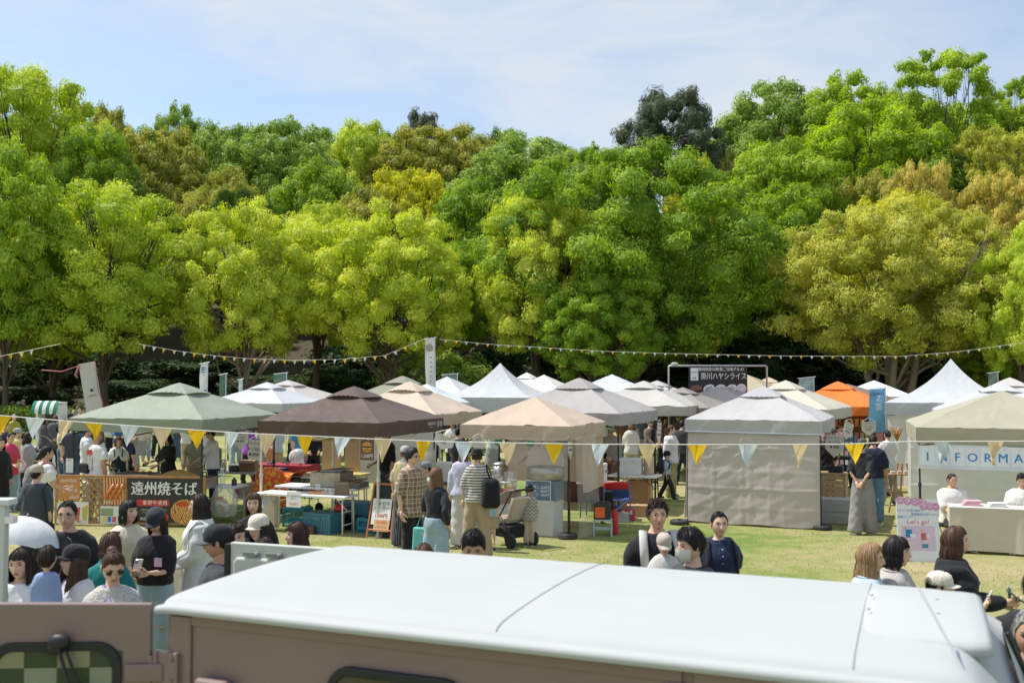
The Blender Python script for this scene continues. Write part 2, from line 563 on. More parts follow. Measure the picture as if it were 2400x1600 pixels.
def build_ground():
 xs = np.concatenate([np.linspace(-900, -120, 8), np.linspace(-110, 110, 56), np.linspace(120, 900, 8)])
 ys = np.concatenate([np.linspace(-200, 0, 4), np.linspace(5, 50, 8), np.linspace(52, 130, 40), np.linspace(140, 1500, 8)])
 XX, YY = np.meshgrid(xs, ys)
 ZZ = hill_z(XX, YY)
 nx, ny = len(xs), len(ys)
 vs = np.stack([XX, YY, ZZ], -1).reshape(-1, 3)
 idx = np.arange(nx * ny).reshape(ny, nx)
 fs = np.stack([idx[:-1, :-1], idx[:-1, 1:], idx[1:, 1:], idx[1:, :-1]], -1).reshape(-1, 4)
 near = (vs[fs].mean(1)[:, 1] < 52)
 for nm, sel, mat in (('ground', near, ground_mat()), ('hill', ~near, P((0.075, 0.062, 0.035), 0.95, var=0.5, scale=0.6, bump=0.5, bscale=3, key='forest_floor'))):
  me = bpy.data.meshes.new(nm)
  me.from_pydata(vs.tolist(), [], fs[sel].tolist())
  me.polygons.foreach_set('use_smooth', [True] * len(me.polygons))
  me.materials.append(mat)
  bm = bmesh.new(); bm.from_mesh(me)
  bmesh.ops.delete(bm, geom=[v for v in bm.verts if not v.link_faces], context='VERTS')
  bm.to_mesh(me); bm.free()
  o = bpy.data.objects.new(nm, me); COL.objects.link(o)
  tag(o, kind='structure')
 # short grass blades on the lawn in front of and between the stalls
 n = 60000
 y = 6.5 + 19 * RNG.random(n) ** 1.15
 x = (RNG.random(n) - 0.5) * 2 * (y * 0.56 + 0.6)
 g = np.sin(x * 1.3 + 1.1 * np.sin(y * 0.9)) + np.sin(y * 1.7 + x * 0.6) + 0.9 * RNG.standard_normal(n)
 keep = g > -0.5
 x, y, g = x[keep], y[keep], g[keep]
 n = len(x)
 h = 0.015 + 0.02 * RNG.random(n) + 0.012 * (g > 2.2)
 a = RNG.random(n) * 6.283
 w = 0.004 + 0.003 * RNG.random(n)
 lean = (RNG.random((n, 2)) - 0.5) * 0.05
 p0 = np.stack([x - np.cos(a) * w, y - np.sin(a) * w, np.full(n, -0.002)], 1)
 p1 = np.stack([x + np.cos(a) * w, y + np.sin(a) * w, np.full(n, -0.002)], 1)
 p2 = np.stack([x + lean[:, 0], y + lean[:, 1], h], 1)
 vs = np.stack([p0, p1, p2], 1).reshape(-1, 3)
 tint = np.repeat(np.clip(0.5 + 0.22 * g + 0.15 * RNG.standard_normal(n), 0, 1), 3)
 me = tri_mesh('grass', vs, 3, tint)
 me.materials.append(LEAF('grass_blades', (0.46, 0.39, 0.19), (0.28, 0.31, 0.09), trans=0.3))
 o = bpy.data.objects.new('grass', me); COL.objects.link(o)
 tag(o, 'short patchy green and straw coloured grass on the lawn', 'grass', kind='stuff')
def tri_mesh(name, vs, k, tint):
 """many separate k-gons from a flat vertex array"""
 vs = np.ascontiguousarray(vs, dtype=np.float32)
 nv = len(vs); nf = nv // k
 me = bpy.data.meshes.new(name)
 me.vertices.add(nv)
 me.vertices.foreach_set('co', vs.ravel())
 me.loops.add(nv)
 me.loops.foreach_set('vertex_index', np.arange(nv, dtype=np.int32))
 me.polygons.add(nf)
 me.polygons.foreach_set('loop_start', np.arange(0, nv, k, dtype=np.int32))
 at = me.attributes.new('tint', 'FLOAT', 'POINT')
 at.data.foreach_set('value', tint.astype(np.float32))
 me.update(calc_edges=True)
 return me
# ================================================================ trees
def leaves_on_puffs(puffs, per_m2, leaf, rng, droop=0.3, up=0.8, needle=False):
 """puffs: list of (cx,cy,cz,r,flat). returns vertex array (quads) and tint"""
 VS, TT = [], []
 for pf in puffs:
  cx, cy, cz, r, fl = pf[:5]
  n = int(4 * math.pi * r * r * 0.72 * per_m2)
  d = rng.standard_normal((n, 3)); d /= np.linalg.norm(d, axis=1)[:, None]
  d = d[d[:, 2] > -0.45 - 0.5 * rng.random(len(d))]
  n = len(d)
  rad = r * (0.74 + 0.30 * rng.random(n) ** 0.5)
  # lumpy outline
  lump = 1 + 0.20 * np.sin(d[:, 0] * 7 + cx * 3) * np.sin(d[:, 1] * 6 + cy * 2) + 0.12 * np.sin(d[:, 2] * 9 + cz)
  p = d * (rad * lump)[:, None]
  p[:, 2] *= fl
  p += (cx, cy, cz)
  nrm = d * 1.15 + np.array([-0.22, -0.08, up * 0.6]) + rng.standard_normal((n, 3)) * 0.36
  nrm /= np.linalg.norm(nrm, axis=1)[:, None]
  t = rng.standard_normal((n, 3)) + np.array([0, 0, -droop * 3])
  t -= nrm * (t * nrm).sum(1)[:, None]
  t /= np.linalg.norm(t, axis=1)[:, None] + 1e-9
  b = np.cross(nrm, t)
  L = leaf * (0.65 + 0.7 * rng.random(n))[:, None]
  wd = L * (0.16 if needle else 0.42)
  q = np.stack([p - t * L * 0.5, p + b * wd * 0.5 + t * L * 0.05, p + t * L * 0.6 - nrm * L * 0.12, p - b * wd * 0.5 + t * L * 0.05], 1)
  VS.append(q.reshape(-1, 3))
  base = pf[5] if len(pf) > 5 else rng.random() * 0.55 + 0.15
  TT.append(np.repeat(np.clip(base + 0.16 * rng.standard_normal(n), 0, 1), 4))
  if len(pf) > 6:
   continue
  # opaque core added in each bough: blocks light, shades it as one clump
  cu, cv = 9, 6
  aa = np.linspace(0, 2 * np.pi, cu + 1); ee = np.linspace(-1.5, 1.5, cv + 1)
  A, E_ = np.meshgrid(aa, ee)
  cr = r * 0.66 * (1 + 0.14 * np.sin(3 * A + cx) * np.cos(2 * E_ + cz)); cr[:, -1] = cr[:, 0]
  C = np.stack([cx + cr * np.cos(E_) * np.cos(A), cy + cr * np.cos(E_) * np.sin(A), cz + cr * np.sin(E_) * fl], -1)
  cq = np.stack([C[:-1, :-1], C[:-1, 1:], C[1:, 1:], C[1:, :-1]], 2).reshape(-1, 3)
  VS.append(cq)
  TT.append(np.full(len(cq), base * 0.6))  # the added core is tinted darker than its leaves
 return np.concatenate(VS), np.concatenate(TT)
def crown_puffs(rx, ry, rz, zc, n, pr, rng, kind='cloud'):
 puffs = []
 ga = math.pi * (3 - math.sqrt(5))
 for i in range(n):
  z = 1 - 2 * (i + 0.5) / n
  if z < -0.86:
   continue
  rr = math.sqrt(1 - z * z)
  a = ga * i + rng.random() * 0.6
  k = 0.80 + 0.27 * rng.random()
  if z < -0.1:
   k *= 0.98 - 0.12 * (-z - 0.1)
  r = pr * (0.66 + 0.55 * rng.random())
  c0 = (rx * rr * math.cos(a) * k, ry * rr * math.sin(a) * k, zc + rz * z * k)
  tb = rng.random() * 0.55 + 0.15
  puffs.append((*c0, r, 0.7 + 0.25 * rng.random(), tb))
  for s in range(4):           # smaller sprays budding off each bough
   d = rng.standard_normal(3); d[2] = abs(d[2]) * 0.9 - 0.35; d /= np.linalg.norm(d)
   rs = r * (0.34 + 0.3 * rng.random())
   puffs.append((c0[0] + d[0] * r * 0.92, c0[1] + d[1] * r * 0.92, c0[2] + d[2] * r * 0.8, rs, 0.8, tb + 0.12 * rng.standard_normal(), 1))
 for i in range(max(4, n // 9)):      # inner boughs
  a = rng.random() * 6.28
  k = 0.45 * rng.random() ** 0.5
  puffs.append((rx * k * math.cos(a), ry * k * math.sin(a), zc + rz * (rng.random() - 0.45) * 0.9, min(rx, rz) * 0.30, 0.85))
 return puffs
def tree_meshes(kind, rx, ry, rz, zc, n, pr, per, leaf, seed, trunk_r=0.4, limbs=16, droop=0.3, forks=1, needle=False, bare=0):
 rng = np.random.default_rng(seed)
 puffs = crown_puffs(rx, ry, rz, zc, n, pr, rng)
 vs, tt = leaves_on_puffs(puffs, per, leaf, rng, droop, needle=needle)
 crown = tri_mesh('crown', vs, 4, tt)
 mb = MB()
 zf = max(zc - rz * 0.75, 1.6)
 for f in range(forks):
  off = (0, 0) if forks == 1 else (1.1 * math.cos(f * 2.4 + seed) * (0.4 + 0.35 * f), 1.1 * math.sin(f * 2.4 + seed) * (0.4 + .35 * f))
  lean = (0.5 * math.sin(seed * 1.7 + f * 2.1) + off[0], 0.4 * math.cos(seed + f) + off[1])
  pts, rad = [], []
  for i in range(8):
   t = i / 7
   z = -0.3 + (zf + rz * 0.7 + 0.3) * t
   w = 0.12 * math.sin(t * 7 + seed + f)
   pts.append((off[0] * 0.6 + lean[0] * t + w, off[1] * 0.6 + lean[1] * t + 0.1 * math.cos(t * 5 + seed), z))
   rad.append(trunk_r * (1.35 - 0.5 * min(1, t * 6)) * (1 - 0.72 * t) / (1 if forks == 1 else 1.25))
  mb.tube(pts, rad, 9)
  top = pts
  sel = sorted([p for p in puffs if len(p) < 7], key=lambda p: rng.random())[:limbs // forks]
  for (cx, cy, cz, r, fl) in [p_[:5] for p_ in sel]:
   t0 = 0.32 + 0.55 * rng.random()
   i0 = int(t0 * 7)
   a = Vector(top[i0])
   b = Vector((cx, cy, cz - 0.1 * r))
   if b.z < a.z - 0.5:
    continue
   mid = a.lerp(b, 0.5) + Vector((rng.standard_normal() * 0.35, rng.standard_normal() * 0.35, -0.25 + rng.standard_normal() * 0.3))
   r0 = rad[i0] * 0.5
   q = [a, a.lerp(mid, 0.5) + Vector((0.1 * rng.standard_normal(), 0.1 * rng.standard_normal(), 0.08)), mid, mid.lerp(b, 0.5) + Vector((0.15 * rng.standard_normal(), 0.1, 0.12)), b]
   mb.tube(q, [r0, r0 * 0.8, r0 * 0.6, r0 * 0.4, r0 * 0.12], 6)
   for s in range(3):
    e = b + Vector((rng.standard_normal(), rng.standard_normal(), 0.35 + 0.5 * rng.random())) * r * 0.62
    mb.tube([mid.lerp(b, 0.35 + 0.2 * s), mid.lerp(e, 0.6), e], [r0 * 0.35, r0 * 0.22, 0.012], 5)
 trunk = mb.mesh('trunk', True)
 return trunk, crown
BARK = P((0.10, 0.078, 0.056), 0.9, var=0.45, scale=5, bump=1.0, bscale=14, key='bark')
PALEBARK = P((0.21, 0.17, 0.13), 0.9, var=0.35, scale=5, bump=0.8, bscale=14, key='pale_bark')
PROTO = {}
def plant_tree(name, proto, px, d, base, sx, sy, sz, rot, leafmat, label, group, bark=BARK, cat='tree', crownname='crown'):
 trunk, crown = PROTO[proto]
 t = thing(name, label, cat, (X(px, d), d, base), R(rot), group)
 t.scale = (sx, sy, sz)
 for nm, me, mt in (('trunk', trunk, bark), (crownname, crown, leafmat)):
  o = bpy.data.objects.new(nm, me)
  COL.objects.link(o)
  o.parent = t
  if not me.materials:
   me.materials.append(mt)
  o.material_slots[0].link = 'OBJECT'
  o.material_slots[0].material = mt
 return t
LIME = LEAF('lime_leaf', (0.36, 0.45, 0.045), (0.66, 0.70, 0.13), (0.80, 0.80, 0.22), 0.38)
LIME2 = LEAF('fresh_lime_leaf', (0.33, 0.43, 0.045), (0.60, 0.67, 0.11), (0.76, 0.78, 0.19), 0.38)
GREEN = LEAF('green_leaf', (0.15, 0.26, 0.03), (0.32, 0.45, 0.06), (0.60, 0.62, 0.10), 0.38)
DEEP = LEAF('deep_green_leaf', (0.07, 0.12, 0.022), (0.16, 0.24, 0.045), (0.25, 0.32, 0.07), 0.33)
OLIVE = LEAF('olive_gold_leaf', (0.30, 0.33, 0.05), (0.56, 0.56, 0.12), (0.72, 0.67, 0.18), 0.38)
GOLD = LEAF('golden_leaf', (0.40, 0.42, 0.04), (0.66, 0.64, 0.09), (0.76, 0.72, 0.12), 0.38)
RUST = LEAF('rusty_leaf', (0.42, 0.40, 0.09), (0.64, 0.56, 0.16), (0.68, 0.46, 0.17), 0.38)
SAGE = LEAF('silvery_green_leaf', (0.17, 0.27, 0.05), (0.34, 0.46, 0.10), (0.56, 0.62, 0.28), 0.34, 0.5)
BROWNO = LEAF('brown_olive_leaf', (0.24, 0.27, 0.05), (0.44, 0.44, 0.10), (0.58, 0.54, 0.14), 0.36)
PINE = LEAF('pine_needle', (0.06, 0.085, 0.05), (0.13, 0.16, 0.09), (0.22, 0.22, 0.13), 0.2)
SHADE_TONED = LEAF('shade_toned_leaf', (0.02, 0.04, 0.012), (0.05, 0.09, 0.025), (0.08, 0.12, 0.03), 0.15)  # leaf colour darkened to stand in for the deep shade under the trees
SPRING = LEAF('spring_green_leaf', (0.22, 0.34, 0.03), (0.40, 0.52, 0.07), (0.54, 0.62, 0.12), 0.38)
def build_trees():
 PROTO['camphor_a'] = tree_meshes('cloud', 5.2, 4.6, 4.9, 8.3, 100, 0.88, 58, 0.17, 3, 0.42, 24)
 PROTO['camphor_b'] = tree_meshes('cloud', 5.4, 4.6, 4.7, 7.9, 112, 0.82, 58, 0.17, 8, 0.42, 26)
 PROTO['broad'] = tree_meshes('cloud', 8.8, 6.5, 7.0, 9.0, 190, 1.0, 42, 0.20, 21, 0.55, 30, 0.45)
 PROTO['olive'] = tree_meshes('cloud', 7.2, 5.5, 5.4, 8.2, 160, 0.82, 54, 0.17, 33, 0.5, 34, 0.5, forks=4)
 PROTO['hill_a'] = tree_meshes('cloud', 5.0, 4.6, 4.4, 8.0, 90, 0.9, 38, 0.24, 41, 0.35, 16)
 PROTO['hill_b'] = tree_meshes('cloud', 5.0, 4.6, 4.2, 8.0, 115, 0.68, 46, 0.21, 52, 0.35, 16, 0.6)
 PROTO['hill_c'] = tree_meshes('cloud', 5.2, 4.8, 5.0, 8.6, 92, 0.9, 35, 0.25, 63, 0.35, 26, 0.2)
 PROTO['feather'] = tree_meshes('cloud', 4.6, 4.2, 5.6, 9.6, 95, 0.66, 38, 0.25, 74, 0.3, 40, -0.5)
 PROTO['pine'] = tree_meshes('cloud', 5.0, 4.6, 3.8, 10.0, 60, 0.95, 48, 0.32, 85, 0.32, 26, -0.3, needle=True)
 PROTO['shrub'] = tree_meshes('cloud', 2.2, 1.8, 1.4, 1.6, 26, 0.75, 36, 0.22, 96, 0.1, 8)
 def T(name, proto, px, top, wid, d, mat, label, group, rot=0, bark=BARK, hgt=None, base=None, sy=1.0, bot=None):
  """px: column of the crown's middle; top: row of its tip; wid: crown width in pixels"""
  dims = {'camphor_a': (5.9, 13.6), 'camphor_b': (6.0, 13.0), 'broad': (9.6, 16.6), 'olive': (7.9, 14.2), 'hill_a': (5.8, 13.0), 'hill_b': (5.6, 12.7),
    'hill_c': (6.0, 14.0), 'feather': (5.2, 15.6), 'pine': (5.7, 14.2), 'shrub': (2.7, 3.3)}[proto]
  w = wid / F * d / 2
  zt = Z(top, d)
  x = X(px, d)
  b = float(hill_z(x, d)) if base is None else base
  kx = w / dims[0]
  kz = (zt - b) / dims[1]
  return plant_tree(name, proto, px, d, b, kx, kx * sy, kz, rot, mat, label, group, bark)
 fg = 'trees along the edge of the lawn'
 T('broadleaf_tree', 'hill_c', 10, 345, 330, 50, SPRING, 'fresh green tree cut off by the left edge with spreading bare boughs', fg, 20)
 T('camphor_tree', 'camphor_a', 250, 425, 470, 53, LIME2, 'lime green camphor tree with thick trunk behind the striped awning booth', fg, 40)
 T('camphor_tree', 'camphor_b', 120, 560, 330, 57, LIME2, 'lower lime green camphor tree filling the gap at far left', fg, 75)
 T('camphor_tree', 'camphor_b', 575, 478, 370, 54, LIME, 'yellow-green billowing camphor tree above the sage green canopy', fg, 10, PALEBARK)
 T('camphor_tree', 'camphor_a', 735, 470, 330, 61, LIME, 'yellow-green camphor tree rising behind between two others', fg, 130)
 T('camphor_tree', 'camphor_b', 915, 486, 420, 55, LIME, 'yellow-green camphor tree beside the tall white banner flag', fg, 200)
 T('camphor_tree', 'camphor_a', 1060, 560, 270, 63, GREEN, 'mid green tree tucked behind the camphor and the great broad tree', fg, 250)
 T('broad_tree', 'broad', 1490, 345, 740, 58, GREEN, 'great broad green tree in the middle of the grove', fg, 15)
 T('camphor_tree', 'camphor_a', 1265, 440, 330, 56, LIME, 'yellow-green bough-heavy tree on the left flank of the great broad tree', fg, 300)
 T('camphor_tree', 'camphor_b', 1400, 640, 300, 53, GREEN, 'low lime-tipped green tree in front of the great broad tree', fg, 160)
 T('camphor_tree', 'camphor_b', 1740, 560, 330, 66, DEEP, 'shaded deep green tree right of the great broad tree', fg, 90)
 T('spreading_tree', 'olive', 2095, 462, 600, 54, OLIVE, 'olive gold spreading tree with several pale trunks on the right', fg, 0, PALEBARK)
 T('golden_tree', 'camphor_b', 2110, 455, 380, 62, GOLD, 'bright golden-yellow tree crown showing above the olive gold tree', fg, 60)
 T('camphor_tree', 'camphor_a', 2385, 560, 260, 50, LIME2, 'fresh lime tree cut off by the right edge', fg, 120)
 T('broadleaf_tree', 'hill_c', 2340, 770, 190, 56, SPRING, 'small bright green tree low beside the right edge', fg, 30)
 hg = 'trees on the wooded hill'
 T('camphor_tree', 'camphor_a', 60, 152, 420, 84, LIME2, 'tallest lime-tipped green tree on the left of the hill', hg, 33)
 T('camphor_tree', 'camphor_b', 215, 300, 300, 80, GREEN, 'green tree below the tallest one on the left of the hill', hg, 133)
 T('hill_tree', 'hill_a', 300, 430, 260, 74, DEEP, 'dark green tree low on the left slope', hg, 10)
 T('hill_tree', 'hill_a', 250, 246, 150, 96, BROWNO, 'small ochre-green tree topping the left skyline', hg, 80)
 T('hill_tree', 'hill_b', 360, 285, 290, 88, BROWNO, 'ochre-gold dome tree on the left slope', hg, 10)
 T('hill_tree', 'hill_c', 410, 250, 170, 102, SAGE, 'grey-green tree on the skyline left of centre', hg, 210)
 T('hill_tree', 'hill_a', 520, 400, 250, 78, BROWNO, 'brown-olive tree in the hollow of the left slope', hg, 180)
 T('hill_tree', 'hill_b', 560, 430, 220, 74, DEEP, 'dark rounded evergreen in the hollow of the left slope', hg, 280)
 T('hill_tree', 'hill_a', 520, 290, 240, 96, SAGE, 'silvery green tree left of the widest silvery one', hg, 60)
 T('hill_tree', 'hill_c', 660, 285, 330, 92, SAGE, 'wide silvery green windblown tree on the left ridge', hg, 0)
 T('hill_tree', 'hill_a', 740, 380, 300, 82, GREEN, 'mid green tree below the silvery ridge trees', hg, 120)
 T('hill_tree', 'hill_a', 850, 282, 220, 100, LIME2, 'yellow-green tree on the central skyline', hg, 45)
 T('hill_tree', 'hill_b', 1010, 283, 330, 98, BROWNO, 'flat-topped olive tree on the central skyline', hg, 0)
 T('pine_tree', 'pine', 985, 262, 150, 108, PINE, 'dark pine tip poking over the central skyline', hg, 70)
 T('hill_tree', 'hill_b', 960, 385, 260, 84, GOLD, 'gold-topped tree in the central dip', hg, 250)
 T('hill_tree', 'hill_a', 860, 440, 260, 76, BROWNO, 'brownish tree above the yellow-green camphors', hg, 330)
 T('hill_tree', 'hill_c', 1230, 322, 420, 86, SAGE, 'broad silvery green tree in the centre of the ridge', hg, 90)
 T('hill_tree', 'hill_a', 1120, 420, 270, 76, GREEN, 'green tree below the broad silvery one', hg, 0)
 T('hill_tree', 'hill_a', 1180, 300, 130, 106, DEEP, 'small dark tree on the skyline right of centre', hg, 50)
 T('hill_tree', 'hill_c', 1385, 345, 170, 92, GREEN, 'green tree at the foot of the big pine', hg, 300)
 T('pine_tree', 'pine', 1575, 212, 275, 92, PINE, 'big dark spreading pine standing alone on the skyline', hg, 20)
 T('hill_tree', 'hill_b', 1620, 345, 130, 80, GOLD, 'yellow tree peeping between the pine and the right slope', hg, 20)
 T('hill_tree', 'hill_a', 1700, 350, 120, 90, BROWNO, 'purplish brown thin tree beside the pine', hg, 60)
 T('hill_tree', 'hill_c', 1830, 192, 320, 98, SAGE, 'tall silvery green tree on the right ridge', hg, 20)
 T('hill_tree', 'hill_c', 1985, 180, 300, 96, SPRING, 'tall fresh green tree left of the feathery one', hg, 160)
 T('feathery_tree', 'feather', 2215, 98, 300, 92, SPRING, 'tallest feathery spring-green tree on the right skyline', hg, 0)
 T('feathery_tree', 'feather', 2400, 170, 170, 98, SPRING, 'feathery tree cut by the right edge of the skyline', hg, 100)
 T('hill_tree', 'hill_c', 2040, 242, 420, 86, SPRING, 'wide yellow-green tree under the feathery skyline tree', hg, 260)
 T('hill_tree', 'hill_a', 1830, 330, 330, 80, SPRING, 'bright green tree on the middle of the right slope', hg, 0)
 T('hill_tree', 'hill_c', 1830, 440, 330, 72, GREEN, 'green tree filling the right slope above the deep green one', hg, 210)
 T('hill_tree', 'hill_a', 2190, 330, 260, 84, DEEP, 'dark green tree in the shade below the feathery tree', hg, 70)
 T('hill_tree', 'hill_b', 2060, 390, 230, 76, BROWNO, 'dull olive shrubby tree left of the rusty domes', hg, 110)
 T('rusty_tree', 'hill_b', 2160, 362, 200, 72, RUST, 'rust-tipped domed tree on the right slope', hg, 0)
 T('rusty_tree', 'hill_b', 2345, 388, 240, 69, RUST, 'rust-tipped domed tree nearest the right edge', hg, 140)
 T('hill_tree', 'hill_b', 2330, 285, 250, 82, OLIVE, 'olive domed tree behind the rusty trees', hg, 240)
 fill = [(150, 300, 260, 108, SAGE, 'behind the tallest lime-tipped one'), (320, 300, 260, 110, GREEN, 'behind the ochre dome'), (470, 292, 260, 108, SAGE, 'left of the wide silvery one'), (590, 305, 260, 104, GREEN, 'in the gap of the left ridge'),
   (755, 312, 260, 106, SAGE, 'right of the wide silvery one'), (920, 300, 260, 112, GREEN, 'behind the flat-topped olive one'), (1090, 315, 280, 104, BROWNO, 'right of the flat-topped olive one'), (1310, 345, 260, 100, SAGE, 'right of the broad silvery one'),
   (1440, 350, 240, 104, GREEN, 'at the left of the big pine'), (1690, 330, 200, 106, GREEN, 'right of the big pine'), (1760, 260, 240, 106, SPRING, 'at the foot of the right ridge'), (1920, 215, 280, 108, SAGE, 'in the gap of the right ridge'),
   (2110, 215, 280, 104, SPRING, 'left behind the feathery one'), (2300, 250, 260, 102, SPRING, 'right behind the feathery one'), (30, 260, 300, 98, GREEN, 'at the far left of the ridge')]
 for i, (px, top, wid, d, mt, w) in enumerate(fill):
  T('hill_tree', ('hill_a', 'hill_c', 'hill_b')[i % 3], px, top, wid, d, mt, 'ridge tree ' + w, hg, 37 * i)
 for sd, base in (('left', -1), ('right', 1)):
  for i in range(6):      # the grove runs on past the frame
   px = (-190 - 210 * i) if base < 0 else (2590 + 210 * i)
   T('grove_tree', ('camphor_a', 'hill_c', 'camphor_b')[i % 3], px, (430, 330, 240)[i % 3], 470, (54, 66, 84)[i % 3], (LIME2, GREEN, SPRING)[i % 3], '%s tree of the grove counted outwards past the %s edge' % (('first', 'second', 'third', 'fourth', 'fifth', 'sixth')[i], sd), 'grove past the %s edge' % sd, 53 * i)
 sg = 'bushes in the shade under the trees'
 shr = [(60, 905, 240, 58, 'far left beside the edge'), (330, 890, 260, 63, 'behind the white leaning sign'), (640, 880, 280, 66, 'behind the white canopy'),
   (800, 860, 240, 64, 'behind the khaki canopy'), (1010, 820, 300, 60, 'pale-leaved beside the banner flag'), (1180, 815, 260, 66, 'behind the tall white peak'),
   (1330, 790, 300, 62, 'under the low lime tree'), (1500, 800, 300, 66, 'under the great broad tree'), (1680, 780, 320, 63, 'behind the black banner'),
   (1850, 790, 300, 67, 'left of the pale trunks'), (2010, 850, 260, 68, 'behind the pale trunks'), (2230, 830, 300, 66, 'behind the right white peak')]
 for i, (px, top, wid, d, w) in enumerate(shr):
  T('shrub', 'shrub', px, top, wid, d, SAGE if i == 4 else SHADE_TONED, 'dark leafy bush ' + w if i != 4 else 'leafy bush ' + w, sg, 40 * i)
 T('shrub', 'shrub', 480, 840, 330, 72, SHADE_TONED, 'dark leafy bush high on the bank behind the sage green canopy', sg, 20)
 T('shrub', 'shrub', 1420, 760, 420, 74, SHADE_TONED, 'dark leafy bush high on the bank behind the striped canopy', sg, 70)
 T('shrub', 'shrub', 1960, 770, 420, 75, SHADE_TONED, 'dark leafy bush high on the bank behind the orange canopy', sg, 170)
 T('shrub', 'shrub', 140, 820, 420, 70, SHADE_TONED, 'dark leafy bush high on the bank behind the thick trunk', sg, 220)
 T('shrub', 'shrub', 900, 800, 420, 73, SHADE_TONED, 'dark leafy bush high on the bank behind the brown canopy', sg, 270)
 T('shrub', 'shrub', 2330, 800, 420, 72, SHADE_TONED, 'dark leafy bush high on the bank near the right edge', sg, 320)
 # clipped hedge at far left
 rng = np.random.default_rng(5)
 hd = thing('hedge', 'clipped green hedge under the trees at far left', 'hedge', (X(20, 46), 46, 0))
 n = 7000
 p = np.stack([(rng.random(n) - 0.5) * 9, (rng.random(n) - 0.5) * 1.6, rng.random(n) * 1.25 + 0.1], 1)
 s = rng.integers(0, 3, n)
 p[s == 0, 1] = -0.8 + 0.12 * rng.standard_normal((s == 0).sum())
 p[s == 1, 2] = 1.3 + 0.08 * rng.standard_normal((s == 1).sum())
 nrm = rng.standard_normal((n, 3)) * 0.6; nrm[s == 0, 1] -= 1; nrm[s == 1, 2] += 1
 nrm /= np.linalg.norm(nrm, axis=1)[:, None]
 t = np.cross(nrm, rng.standard_normal((n, 3))); t /= np.linalg.norm(t, axis=1)[:, None]
 b = np.cross(nrm, t)
 L = 0.16
 q = np.stack([p - t * L * .5, p + b * L * .3, p + t * L * .5, p - b * L * .3], 1).reshape(-1, 3)
 me = tri_mesh('foliage', q, 4, np.repeat(rng.random(n), 4))
 me.materials.append(DEEP)
 o = bpy.data.objects.new('foliage', me); COL.objects.link(o); o.parent = hd
 MB().box((0, 0, 0.6), (8.6, 1.2, 1.1)).build('branches', BARK, hd)
build_ground()
build_trees()
# ================================================================ canopies
def wob(x, y, s=0.0):
 return 1.6 * mnoise.noise(Vector((1.3 * x, 1.1 * y, s))) + 1.0 * mnoise.noise(Vector((4.5 * x + 3 * y, 1.2 * y - 1.1 * x, s + 9))) + 0.5 * mnoise.noise(Vector((11 * x - 5 * y, 3 * y, s + 4)))
class Frame:
 """a stall's own ground frame: origin at the canopy centre, local -y towards the aisle in front"""
 def __init__(s, x, y, th):
  s.x, s.y, s.rz = x, y, -R(th)
 def __call__(s, lx, ly, z=0.0):
  c, n = math.cos(s.rz), math.sin(s.rz)
  return (s.x + lx * c - ly * n, s.y + lx * n + ly * c, z)
def pole_xbars(mb, S, z0, z1, r=0.012):
 h = S / 2 - 0.06
 for a in range(4):
  ca, sa = math.cos(a * math.pi / 2), math.sin(a * math.pi / 2)
  def q(u, z):
   x, y = u, -h
   return (x * ca - y * sa, x * sa + y * ca, z)
  for i in range(2):
   u0, u1 = -h + i * h, -h + (i + 1) * h
   mb.tube([q(u0, z0), q(u1, z1)], r, 4)
   mb.tube([q(u0, z1), q(u1, z0)], r, 4)
